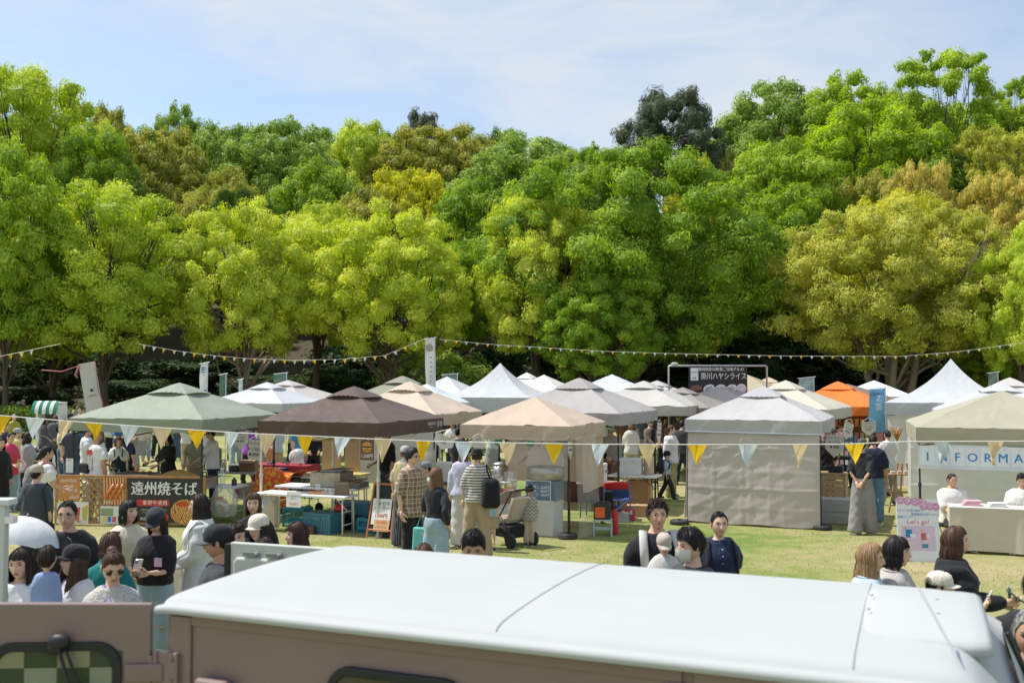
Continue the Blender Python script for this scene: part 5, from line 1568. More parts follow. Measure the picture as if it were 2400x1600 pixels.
 for k, (x, w, lab) in enumerate(((-0.22, 0.44, 'tall cardboard sheet leaning behind the grill, left of the pole'), (0.28, 0.36, 'narrower cardboard sheet leaning behind the grill, right of the pole'))):
  s = flat_sheet('cardboard_sheet', lab, 'cardboard', c0(x, 0, 0.78), c0.rz, w, 0.92, CARD, th=0.012)
 s = flat_sheet('cardboard_sign', 'cardboard strip sign with black lettering under the brown canopy', 'sign', g(0.12, -0.95, 1.60), g.rz, 0.95, 0.17, P((0.40, 0.27, 0.13), 0.8), th=0.006)
 text('【クラニーズバーガー】', 0.105, INK, s, (0, -0.006, 0.085), bold=0.012, squeeze=0.88)
 table(c0, 0.0, -0.1, 1.3, 0.45, 0.76, 'back table with a mustard cloth behind the grill', top=P((0.5, 0.42, 0.14), 0.8))
 # patterned picnic cloth heap + folding wagon + boxes between green and brown
 k0 = Frame(X(645, 19.9), 19.9, 20)
 t = at(k0, 'folding_wagon', 'folding wagon heaped with red and orange patterned cloth', 'wagon', 0.25, 0.5, 0)
 m = MB()
 for s in (-1, 1):
  for k in range(4):
   m.tube([(-0.45 + 0.3 * k, s * 0.25, 0.32), (-0.30 + 0.3 * k if k < 3 else 0.45, s * 0.25, 0.72)], 0.012, 5); m.tube([(-0.45 + 0.3 * k, s * 0.25, 0.72), (-0.30 + 0.3 * k if k < 3 else 0.45, s * 0.25, 0.32)], 0.012, 5)
  m.tube([(-0.48, s * 0.25, 0.72), (0.48, s * 0.25, 0.72)], 0.014, 6)
 m.build('frame', BLACK, t)
 MB().box((0, 0, 0.52), (0.92, 0.47, 0.38)).build('fabric_tub', P((0.16, 0.15, 0.12), 0.8), t)
 for sx in (-1, 1):
  for sy in (-1, 1):
   m = MB().lathe([(0.09, -0.02), (0.10, 0), (0.09, 0.02)], n=14); m.v = [(sx * 0.36 + q[0], sy * 0.2 + q[2], 0.10 + q[1]) for q in m.v]; m.build('wheel', BLACK, t)
 t = at(k0, 'patterned_cloth', 'bright red, orange and yellow patterned cloth draped over the wagon', 'cloth', 0.0, 0.32, 0)
 mb = MB()
 def drape(u, v):
  x = -0.42 + 0.8 * u
  if v < 0.45:
   return (x + 0.03 * math.sin(9 * v), 0.30 - 0.55 * v / 0.45 + 0.0, 0.80 + 0.07 * math.sin(7 * u + 5 * v) + 0.05 * math.cos(11 * u))
  w = (v - 0.45) / 0.55
  return (x - 0.12 * w + 0.02 * math.sin(12 * u), -0.25 - 0.10 * w - 0.05 * math.sin(9 * u + 2 * w) * w, 0.80 - 0.66 * w + 0.07 * math.sin(7 * u + 2.25) * (1 - w) + 0.05 * math.cos(11 * u) * (1 - w))
 mb.grid(drape, 24, 24)
 mb.build('cloth', CLOTH((0.70, 0.10, 0.03), bump=0.3, pat=('spots', (0.85, 0.42, 0.04), 13, 0.42, (0.45, 0.42, 0.06))), t, smooth=True, fix=False, solid=0.006)
 carton(k0, -0.55, 0.3, 0.30, 0.46, 0.34, 0.30, 'upper brown carton stacked left of the patterned cloth', 6)
 carton(k0, -0.55, 0.3, 0.0, 0.5, 0.38, 0.30, 'lower white carton under the brown one', 4, mat=P((0.62, 0.62, 0.6), 0.7))
 bottle(k0, -0.52, 0.2, 0.60, 0.045, 0.30, 'clear bottle with a sandy lower half standing on the brown carton', GLASS('bottle_tan', (0.6, 0.52, 0.4), 0.6), PALEWOOD)
 crate(k0, -0.12, -0.22, 0.0, 0.46, 0.34, 0.36, 'teal mesh crate on the grass in front of the patterned cloth', TEALCRATE, mesh_sides=True, rz=-4)
 t = at(k0, 'paper_bag', 'paper bag with a red brush mark beside the cartons', 'bag', -0.92, 0.15, 0.28)
 MB().box((0, 0, 0.15), (0.24, 0.12, 0.30), top=0.92).build('body', P((0.45, 0.44, 0.42), 0.7), t)
 text('和', 0.17, RED, t, (0, -0.064, 0.15), bold=0.02)
 # jewellery table behind
 q0 = Frame(X(672, 23.4), 23.4, 18)
 t = at(q0, 'display_table', 'display table under a dark red cloth with small wares', 'table', 0, 0)
 MB().box((0, 0, 0.36), (1.5, 0.6, 0.72), top=0.98).build('tablecloth', CLOTH((0.32, 0.03, 0.05), bump=0.4), t, bevel=0.02)
 rr = random.Random(3)
 for k in range(14):
  MB().box((rr.uniform(-.68, .68), rr.uniform(-.25, .2), 0.74), (0.05, 0.05, 0.05), rr.random()).build('ware', P(rr.choice([(0.6, 0.58, 0.52), (0.35, 0.2, 0.1), (0.5, 0.3, 0.15), (0.2, 0.2, 0.22)]), 0.6), t)
 t = at(q0, 'easel', 'small wooden easel standing on the red display table', 'easel', -0.42, 0, 0.74, 8)
 MB().prism([(-0.11, 0), (0.11, 0), (0.07, 0.32), (-0.07, 0.32)], -0.01, 0.01).build('panel', P((0.50, 0.27, 0.10), 0.6), t)
 for s in (-1, 1):
  MB().tube([(s * 0.06, -0.02, 0.02), (s * 0.03, 0.0, 0.12)], 0.006, 5).build('prop', WHITE, t)
 t = at(q0, 'clear_bag', 'bulging clear plastic bag on the red display table', 'bag', 0.30, 0.05, 0.72)
 MB().ball((0, 0, 0.16), (0.24, 0.16, 0.20), 18, 10).build('film', GLASS('bag_film', (0.85, 0.85, 0.83), 0.42, 0.25), t, smooth=True)
 t = at(q0, 'hard_case', 'navy case with red piping beside the display table', 'case', 0.0, -0.42, 0.46)
 MB().box((0, 0, 0.11), (0.52, 0.2, 0.2)).build('case', P((0.03, 0.035, 0.09), 0.6), t, bevel=0.03, segs=3)
 MB().tube([(-0.26, -0.09, 0.2), (0, -0.09, 0.17), (0.26, -0.09, 0.21)], 0.012, 6).build('piping', RED, t)
 t = at(q0, 'case_stand', 'dark stand carrying the navy case', 'stand', 0.0, -0.42, 0)
 MB().box((0, 0, 0.445), (0.5, 0.2, 0.03)).build('top', BLACK, t)
 for s in (-1, 1):
  MB().tube([(s * 0.2, 0, 0), (s * 0.2, 0, 0.43)], 0.015, 6).build('leg', BLACK, t)
 # water tank on a stool and chalkboard behind the couple
 w0 = Frame(X(1042, 19.2), 19.2, 20)
 t = at(w0, 'water_tank', 'white jerrycan with green caps behind the long-haired woman', 'jerrycan', 0, 0, 0.72)
 MB().box((0, 0, 0.2), (0.32, 0.2, 0.40)).build('body', P((0.70, 0.70, 0.66), 0.5), t, bevel=0.05, segs=4)
 for z in (0.33, 0.06):
  MB().box((0.15, -0.03, z), (0.05, 0.05, 0.05)).build('cap', P((0.02, 0.25, 0.08), 0.4), t, bevel=0.01)
 MB().tube([(0.17, 0, 0.13), (0.2, 0, 0.2), (0.17, 0, 0.28)], 0.015, 6).build('handle', P((0.70, 0.70, 0.66), 0.5), t)
 t = at(w0, 'side_cabinet', 'pale wooden cabinet carrying the white jerrycan', 'cabinet', -0.05, 0.05, 0)
 MB().box((0, 0, 0.36), (0.62, 0.4, 0.70)).build('carcass', PALEWOOD, t, bevel=0.005)
 MB().box((0, -0.202, 0.36), (0.54, 0.004, 0.62)).build('door', P((0.6, 0.47, 0.3), 0.6), t)
 MB().box((0, -0.0, 0.715), (0.66, 0.44, 0.02)).build('top', P((0.1, 0.1, 0.1), 0.5), t)
 c1 = Frame(X(1068, 17.3), 17.3, 12)
 t = thing('chalkboard', 'black chalkboard with handwritten white lettering behind the striped shirt', 'chalkboard', c1(0, 0, 0.03), c1.rz)
 MB().box((0, 0, 0.32), (0.66, 0.015, 0.60)).build('slate', P((0.03, 0.032, 0.03), 0.8, var=0.3), t)
 m = MB()
 m.box((0, 0, 0.64), (0.72, 0.03, 0.04)); m.box((0, 0, 0.0), (0.72, 0.03, 0.04))
 for s in (-1, 1): m.box((s * 0.345, 0, 0.32), (0.03, 0.03, 0.60))
 m.build('frame', P((0.35, 0.32, 0.28), 0.6), t)
 text('絹', 0.07, WHITE, t, (-0.26, -0.011, 0.56))
 flat_rect(t, -0.26, 0.51, 0.08, 0.006, WHITE, -0.011)
 text('たっぷり\nしぼりたて牛乳\nもっちり生地に\n包み込んだ蜂蜜', 0.075, P((0.6, 0.6, 0.58), 0.8), t, (-0.02, -0.011, 0.28), line=1.05, shear=0.15)
def candy_stall():
 g = FR['candy']
 h = 1.03
 t = at(g, 'counter', 'cotton candy counter wrapped in white cloth', 'counter', -0.02, -h + 0.42, 0)
 mb = MB()
 def skirt(u, v):
  # around the front, left to right, cloth with folds
  x = -0.92 + 1.62 * u
  y = -0.30 - 0.015 * math.sin(21 * u) * v - 0.02 * v
  return (x, y, 0.62 - 0.60 * v)
 mb.grid(skirt, 50, 10)
 mb.build('cloth_skirt', CLOTH((0.62, 0.62, 0.60), trans=0.15, bump=0.4, bscale=6), t, smooth=True, fix=False)
 MB().box((-0.11, -0.03, 0.30), (1.60, 0.5, 0.60)).build('body', CLOTH((0.6, 0.6, 0.58), bump=0.3), t)
 MB().box((-0.52, -0.03, 0.655), (0.82, 0.55, 0.10)).build('raised_top', P((0.70, 0.68, 0.64), 0.6), t)
 MB().box((-0.50, -0.05, 0.72), (0.74, 0.46, 0.02)).build('red_tray', P((0.55, 0.06, 0.05), 0.5), t, bevel=0.006)
 MB().prism([(-0.62, 0.38), (-0.44, 0.38), (-0.44, 0.58), (-0.62, 0.58)], -0.335, -0.332).build('biscuit_print', P((0.62, 0.36, 0.12), 0.6, var=0.4, scale=20), t)
 tubm = GLASS('tub_clear', (0.85, 0.85, 0.86), 0.38, 0.2)
 for k, (x, w, hh, c) in enumerate(((-0.72, 0.22, 0.26, (0.75, 0.25, 0.3)), (-0.50, 0.16, 0.26, (0.08, 0.25, 0.5)), (-0.22, 0.18, 0.34, (0.8, 0.4, 0.12)))):
  c1 = at(g, 'sugar_tub', ('left', 'middle', 'tall right')[k] + ' clear plastic tub on the candy counter', 'tub', x, -h + 0.38, 0.73)
  MB().box((0, 0, hh / 2), (w, 0.16, hh)).build('tub', tubm, c1, bevel=0.012)
  MB().box((0, 0, 0.04), (w * 0.85, 0.13, 0.07)).build('contents', P(c, 0.7), c1, bevel=0.01)
 # machine: body, drum pan and clear dome
 t = at(g, 'cotton_candy_machine', 'cotton candy machine with steel pan and clear dome', 'machine', 0.42, -h + 0.42, 0.60)
 MB().box((0, 0, 0.17), (0.56, 0.42, 0.34)).build('body', P((0.07, 0.15, 0.22), 0.4), t, bevel=0.015)
 MB().lathe([(0.27, 0.36), (0.335, 0.37), (0.34, 0.57), (0.33, 0.575), (0.325, 0.40), (0.1, 0.39)], n=28).build('pan', P((0.40, 0.38, 0.34), 0.3, metal=0.6), t, smooth=True)
 MB().lathe([(0.05, 0.39), (0.07, 0.43), (0.03, 0.46)], n=12).build('spinner', STEEL, t, smooth=True)
 mb = MB().lathe([(0.335, 0.58), (0.335, 0.72), (0.29, 0.86), (0.18, 0.96), (0.05, 1.0)], n=28, cap=False)
 mb.build('dome', GLASS('dome_clear', (0.85, 0.85, 0.85), 0.22), t, smooth=True)
 s = flat_sheet('price_sign', 'blue price sign with white lettering on the cotton candy machine', 'sign', g(0.38, -h + 0.16, 0.60), g.rz, 0.44, 0.34, P((0.03, 0.11, 0.25), 0.5))
 MB().box((0, 0.003, 0.17), (0.47, 0.004, 0.37)).build('border', WHITE, s)
 text('わた菓し\n特大\nカップ', 0.065, WHITE, s, (-0.09, -0.004, 0.17), bold=0.012)
 text('500円\n800円\n600円', 0.065, WHITE, s, (0.13, -0.004, 0.17), bold=0.012)
 s = flat_sheet('shop_sign', 'white shop sign with a dark sheep-like scribble hanging at the back', 'sign', g(0.26, h - 0.14, 1.25), g.rz, 0.55, 0.50, P((0.62, 0.62, 0.60), 0.6))
 m = MB()
 for k in range(14):
  a0, a1 = 6.283 * k / 14, 6.283 * (k + 1) / 14
  m.tube([(0.05 + 0.10 * math.cos(a0), -0.006, 0.34 + 0.08 * math.sin(a0)), (0.05 + 0.10 * math.cos(a1), -0.006, 0.34 + 0.08 * math.sin(a1))], 0.006, 4)
 for k in range(3):
  m.tube([(-0.18 + 0.03 * k, -0.006, 0.44), (-0.14, -0.006, 0.34)], 0.008, 4)
 m.build('scribble', P((0.03, 0.05, 0.2), 0.6), s)
 m = MB()
 def scarf(u, v):
  return (0.42 - 0.62 * v + 0.16 * u, 0.02 * math.sin(6 * v + 3 * u), 0.62 - 0.62 * v + 0.14 * u - 0.08 * math.sin(math.pi * v))
 m.grid(scarf, 6, 18)
 t = at(g, 'scarf', 'navy patterned cloth slung diagonally across the candy stall', 'cloth', -0.48, h - 0.2, 1.06)
 m.build('cloth', CLOTH((0.05, 0.09, 0.16), bump=0.3, pat=('spots', (0.12, 0.28, 0.32), 14, 0.25)), t, smooth=True, fix=False, solid=0.004)
 for k, (px, z, w) in enumerate(((1169, 1.46, 'left'), (1243, 1.44, 'right'))):
  fx = Frame(X(px, 18.6), 18.6, 20)
  t = at(fx, 'candy_bag', w + ' mint green knotted candy bag hanging in the candy stall', 'bag', 0, 0, z)
  mb = MB()
  mb.lathe([(0.0, 0.0), (0.07, 0.02), (0.085, 0.08), (0.06, 0.13), (0.015, 0.17)], n=14)
  mb.build('bag', CLOTH((0.18, 0.62, 0.50), trans=0.3, bump=0.5, bscale=20), t, smooth=True)
  m = MB()
  for s in (-1, 1): m.tube([(0, 0, 0.16), (s * 0.03, 0, 0.24), (s * 0.015, 0, 0.28)], [0.012, 0.014, 0.004], 6)
  m.build('knot', CLOTH((0.18, 0.62, 0.50), trans=0.3), t)
 # stainless urn + shelf on the left back
 u0 = Frame(X(1172, 19.4), 19.4, 20)
 table(u0, 0.0, 0.0, 0.55, 0.5, 0.74, 'small white table with a steel urn behind the candy counter', leg=DARKPOLE)
 t = at(u0, 'steel_urn', 'steel drinks urn behind the candy counter', 'urn', 0, 0, 0.74)
 MB().lathe([(0.13, 0), (0.14, 0.02), (0.14, 0.30)], n=20).build('body', STEEL, t, smooth=True)
 MB().lathe([(0.145, 0.30), (0.14, 0.33), (0.03, 0.36)], n=20).build('lid', STEEL, t, smooth=True)
 t = at(u0, 'teal_bag', 'teal and white printed bag hanging under the urn table', 'bag', 0.05, -0.3, 0.25)
 MB().box((0, 0, 0.17), (0.24, 0.08, 0.34)).build('body', CLOTH((0.04, 0.42, 0.40), pat=('spots', (0.65, 0.75, 0.72), 12, 0.28)), t, bevel=0.02)
 # power box on a folding stool
 p0 = Frame(X(1412, 17.35), 17.35, 8)
 t = at(p0, 'folding_stool', 'pale blue-grey plastic folding stool', 'stool', 0, 0)
 MB().box((0, 0, 0.275), (0.32, 0.25, 0.03)).build('seat', P((0.38, 0.46, 0.50), 0.5), t, bevel=0.01)
 for sx in (-1, 1):
  m = MB(); m.box((sx * 0.15, -0.09, 0.13), (0.03, 0.06, 0.26), top=0.9); m.box((sx * 0.15, 0.09, 0.13), (0.03, 0.06, 0.26), top=0.9); m.box((sx * 0.15, 0, 0.22), (0.025, 0.2, 0.08)); m.box((sx * 0.15, 0, 0.08), (0.02, 0.14, 0.03))
  m.build('leg_panel', P((0.38, 0.46, 0.50), 0.5), t)
 MB().box((0, -0.09, 0.14), (0.27, 0.02, 0.05)).build('crossbar', P((0.38, 0.46, 0.50), 0.5), t)
 t = at(p0, 'power_station', 'orange and black portable power box on the stool', 'power box', -0.01, 0, 0.29)
 MB().box((0, 0, 0.14), (0.29, 0.22, 0.27)).build('case', P((0.03, 0.03, 0.032), 0.5), t, bevel=0.015)
 MB().box((-0.04, -0.112, 0.12), (0.17, 0.006, 0.18)).build('front_plate', P((0.75, 0.13, 0.03), 0.45), t, bevel=0.003)
 flat_rect(t, -0.04, 0.17, 0.06, 0.012, P((0.4, 0.05, 0.02), 0.5), -0.117)
 MB().box((0.02, 0, 0.285), (0.20, 0.1, 0.02)).build('handle', BLACK, t, bevel=0.008)
 t = at(p0, 'extinguisher', 'red cylinder standing behind the folding stool', 'cylinder', 0.2, 0.16)
 MB().lathe([(0.055, 0), (0.06, 0.02), (0.06, 0.36), (0.03, 0.42), (0.02, 0.45)], n=14).build('body', RED, t, smooth=True)
 MB().box((0, 0, 0.47), (0.06, 0.03, 0.04)).build('valve', BLACK, t)
 for px, d, w in ((1329, 17.05, 'under the front pole of the candy stall'), (920, 17.25, 'beside the A-board')):
  fx = Frame(X(px, d), d, 0)
  t = at(fx, 'tent_weight', 'round black tent weight ' + w, 'weight', 0, 0)
  MB().lathe([(0.16, 0), (0.165, 0.02), (0.165, 0.07), (0.15, 0.085), (0.04, 0.085)], n=22).build('disc', P((0.035, 0.035, 0.038), 0.7), t, smooth=True)
  MB().lathe([(0.035, 0.085), (0.035, 0.11)], n=10).build('collar', BLACK, t)
def grey_stall():
 g = FR['greyd']
 f = Frame(X(1487, 20.6), 20.6, 24)
 table(f, 0, 0, 1.0, 0.55, 0.74, 'white table with dark legs carrying the white chest', top=P((0.68, 0.68, 0.67), 0.5), leg=DARKPOLE)
 cooler(f, -0.08, 0, 0.74, 0.46, 0.34, 0.34, 'white insulated chest on the dark-legged table', P((0.62, 0.63, 0.63), 0.4), 6)
 t = at(f, 'drinks_urn', 'beige cylindrical drinks urn beside the white chest', 'urn', 0.28, 0.06, 0.74)
 MB().lathe([(0.10, 0), (0.105, 0.02), (0.105, 0.36), (0.09, 0.39)], n=18).build('body', P((0.45, 0.38, 0.30), 0.35, metal=0.4), t, smooth=True)
 MB().lathe([(0.095, 0.39), (0.02, 0.42)], n=18).build('lid', STEEL, t, smooth=True)
 carton(f, 0.05, 0.15, 0.0, 0.42, 0.3, 0.62, 'tall brown carton under the dark-legged table', 4, mat=P((0.40, 0.24, 0.12), 0.8))
 carton(f, -0.28, 0.2, 0.0, 0.3, 0.3, 0.55, 'narrow brown carton beside the tall one under the table', 0)
 f2 = Frame(X(1398, 19.6), 19.6, 24)
 table(f2, 0.0, 0.0, 0.7, 0.45, 0.70, 'small white table with dark legs right of the candy stall', leg=DARKPOLE)
 cooler(f2, -0.02, 0, 0.70, 0.40, 0.30, 0.36, 'tall white chest with steel clasps right of the candy stall', P((0.68, 0.68, 0.67), 0.4), 4)
 # red and blue folding chair
 f3 = Frame(X(1443, 19.1), 19.1, 10)
 t = at(f3, 'folding_chair', 'red and navy folding camp chair seen from behind', 'chair', 0, 0)
 mb = MB()
 mb.grid(lambda u, v: (-0.24 + 0.48 * u, 0.0 - 0.05 * math.sin(math.pi * u) - 0.04 * v, 0.45 + 0.16 * v), 10, 4)
 mb.build('backrest', CLOTH((0.03, 0.06, 0.2), bump=0.3), t, smooth=True, solid=0.01)
 mb = MB(); mb.grid(lambda u, v: (-0.24 + 0.48 * u - 0.0, -0.002 - 0.05 * math.sin(math.pi * u) - 0.04 - 0.01 * v, 0.61 + 0.15 * v - 0.06 * abs(u - .5) * v), 10, 4)
 mb.build('headrest', CLOTH((0.5, 0.03, 0.03), bump=0.3), t, smooth=True, solid=0.01)
 mb = MB(); mb.grid(lambda u, v: (-0.24 + 0.48 * u, 0.02 + 0.4 * v, 0.42 - 0.04 * math.sin(math.pi * u)), 8, 6)
 mb.build('seat', CLOTH((0.03, 0.06, 0.2), bump=0.3), t, smooth=True, solid=0.01)
 for sx in (-1, 1):
  m = MB(); m.tube([(sx * 0.25, -0.03, 0.74), (sx * 0.25, 0.02, 0.42), (-sx * 0.22, -0.02, 0.01)], 0.012, 6); m.tube([(sx * 0.25, 0.42, 0.42), (-sx * 0.22, 0.42, 0.01)], 0.012, 6); m.tube([(sx * 0.25, 0.42, 0.42), (sx * 0.25, 0.0, 0.01)], 0.012, 6)
  m.build('frame', P((0.05, 0.1, 0.4), 0.4), t)
 t = at(f3, 'black_bag', 'black bag hanging off the back of the camp chair', 'bag', -0.14, -0.14, 0.25)
 MB().box((0, 0, 0.17), (0.2, 0.1, 0.34), top=0.8).build('body', CLOTH((0.02, 0.02, 0.025), bump=0.5), t, bevel=0.03, segs=3)
 cooler(f3, 0.2, 0.2, 0.0, 0.3, 0.22, 0.2, 'small red and white cool box under the camp chair', P((0.55, 0.05, 0.05), 0.4))
 t = at(Frame(X(1457, 18.95), 18.95, 0), 'concrete_block', 'grey concrete block at the foot of the grey canopy leg', 'block', 0, 0)
 m = MB()
 m.box((0, -0.06, 0.09), (0.24, 0.025, 0.18)); m.box((0, 0.06, 0.09), (0.24, 0.025, 0.18))
 for k in (-1, 0, 1): m.box((k * 0.105, 0, 0.09), (0.03, 0.095, 0.178))
 m.build('block', P((0.36, 0.36, 0.35), 0.9, bump=0.3), t)
 carton(Frame(X(1493, 19.8), 19.8, 10), 0, 0, 0, 0.42, 0.28, 0.22, 'long low brown carton on the grass behind the block', 3, mat=P((0.42, 0.25, 0.14), 0.8))
 t = at(g, 'counter', 'dark red-brown wooden counter at the back of the grey stall', 'counter', -0.15, 0.35, 0)
 MB().box((0, 0, 0.42), (1.7, 0.55, 0.84)).build('body', P((0.10, 0.035, 0.025), 0.5), t)
 MB().box((0, 0, 0.86), (1.8, 0.62, 0.04)).build('top', P((0.22, 0.08, 0.04), 0.4), t, bevel=0.006)
 rr = random.Random(9)
 for k in range(9):
  c = at(g, 'ware', ('clay bowl', 'tin', 'jar', 'stacked saucers', 'wooden cup', 'teapot', 'bundle of papers', 'blue jar', 'yellow box')[k] + ' standing on the red-brown counter', 'ware', -0.85 + 0.18 * k, 0.28 + rr.uniform(-.1, .1), 0.88)
  r = rr.uniform(0.035, 0.06); hh = rr.uniform(0.05, 0.14)
  MB().lathe([(r * 0.7, 0), (r, hh * 0.4), (r * rr.uniform(.7, 1.05), hh)], n=12).build('body', P(rr.choice([(0.5, 0.32, 0.2), (0.6, 0.58, 0.55), (0.12, 0.2, 0.35), (0.6, 0.45, 0.1), (0.15, 0.2, 0.12)]), 0.5), c, smooth=True)
  MB().lathe([(r * 0.6, hh), (r * 0.5, hh + 0.012)], n=10).build('rim', P((0.3, 0.25, 0.2), 0.5), c)
 # behind the walled tent: wooden crates, bins
 w = Frame(X(1950, 20.3), 20.3, 24)
 t = at(w, 'wooden_crate_shelf', 'pale wooden crate shelf beside the walled tent', 'shelf', 0.0, 0, 0)
 for k in range(7):
  MB().box((0, -0.2, 0.07 + 0.11 * k), (0.5, 0.014, 0.095)).build('plank', PALEWOOD, t)
  MB().box((0.25, 0, 0.07 + 0.11 * k), (0.014, 0.4, 0.095)).build('plank', PALEWOOD, t)
 MB().box((0, 0, 0.80), (0.56, 0.46, 0.02)).build('top', PALEWOOD, t)
 for sx in (-1, 1):
  for sy in (-1, 1):
   MB().box((sx * 0.22, sy * 0.18, 0.39), (0.03, 0.03, 0.78)).build('post', PALEWOOD, t)
 carton(w, 0.05, 0, 0.81, 0.28, 0.2, 0.14, 'dark case on top of the pale crate shelf', mat=P((0.03, 0.03, 0.05), 0.5))
 w2 = Frame(X(1952, 18.9), 18.9, 20)
 crate(w2, 0.05, 0, 0.0, 0.62, 0.42, 0.22, 'lower grey storage bin beside the walled tent', GREYBIN, name='storage_bin', cat='bin', lid=True)
 crate(w2, 0.05, 0, 0.22, 0.64, 0.44, 0.24, 'upper grey storage bin beside the walled tent', GREYBIN, name='storage_bin', cat='bin', lid=True)
 for px, d, wd in ((1590, 18.7, 'left foot'), (1921, 18.05, 'right foot'), (2092, 23.2, 'white pointed canopy')):
  t = at(Frame(X(px, d), d, 0), 'tent_weight', ('round black tent weight at the %s of the cloth wall' % wd) if px < 2000 else 'round black tent weight at the front leg of the right white canopy', 'weight', 0, 0)
  MB().lathe([(0.17, 0), (0.18, 0.02), (0.18, 0.06), (0.16, 0.08), (0.04, 0.08)], n=20).build('disc', P((0.035, 0.035, 0.038), 0.7), t, smooth=True)
  MB().lathe([(0.035, 0.08), (0.035, 0.10)], n=10).build('collar', BLACK, t)
 # rack of small goods beside it
 w3 = Frame(X(1965, 22.2), 22.2, 24)
 t = at(w3, 'goods_rack', 'wire rack hung with small pink and white goods', 'rack', 0, 0)
 m = MB()
 for sx in (-1, 1): m.tube([(sx * 0.3, 0, 0), (sx * 0.3, 0, 1.6)], 0.012, 6)
 for k in range(5): m.tube([(-0.3, 0, 0.75 + 0.2 * k), (0.3, 0, 0.75 + 0.2 * k)], 0.006, 5)
 m.build('frame', BLACK, t)
 rr = random.Random(2)
 for k in range(4):
  for j in range(6):
   MB().box((-0.25 + 0.1 * j, -0.02, 0.86 + 0.2 * k), (0.06, 0.02, 0.1)).build('packet', P(rr.choice([(0.7, 0.35, 0.42), (0.72, 0.72, 0.74), (0.5, 0.4, 0.6), (0.05, 0.05, 0.06), (0.65, 0.55, 0.2)]), 0.6), t)
 # orange stall: shelves of books and goods, brown chair
 o = FR['orange']
 t = at(o, 'book_rack', 'rack of colourful booklets under the orange canopy', 'rack', -0.1, 0.3, 0)
 MB().box((0, 0.1, 0.95), (1.6, 0.03, 1.5)).build('back_board', P((0.25, 0.13, 0.07), 0.7), t)
 for k in range(3):
  MB().box((0, -0.02, 0.55 + 0.4 * k), (1.6, 0.26, 0.02)).build('shelf', PALEWOOD, t)
  for j in range(11):
   MB().box((-0.72 + 0.144 * j, -0.03, 0.66 + 0.4 * k), (0.10, 0.02, 0.2)).build('booklet', P(rr.choice([(0.6, 0.12, 0.1), (0.65, 0.6, 0.5), (0.2, 0.35, 0.5), (0.7, 0.4, 0.15), (0.6, 0.3, 0.35), (0.3, 0.4, 0.25)]), 0.6), t)
 c = Frame(X(2050, 25.5), 25.5, 30)
 t = at(c, 'folding_chair', 'wooden folding chair with dark canvas near the orange stall', 'chair', 0, 0)
 for s in (-1, 1):
  MB().tube([(-0.25, s * 0.25, 0.02), (0.25, s * 0.25, 0.48)], 0.016, 6).build('leg', WOOD, t)
  MB().tube([(0.25, s * 0.25, 0.02), (-0.25, s * 0.25, 0.48), (-0.3, s * 0.25, 0.8)], 0.016, 6).build('leg', WOOD, t)
 MB().box((0, 0, 0.46), (0.45, 0.48, 0.012)).build('seat', CLOTH((0.12, 0.07, 0.05)), t)
 MB().box((-0.29, 0, 0.68), (0.015, 0.48, 0.22)).build('backrest', CLOTH((0.12, 0.07, 0.05)), t)
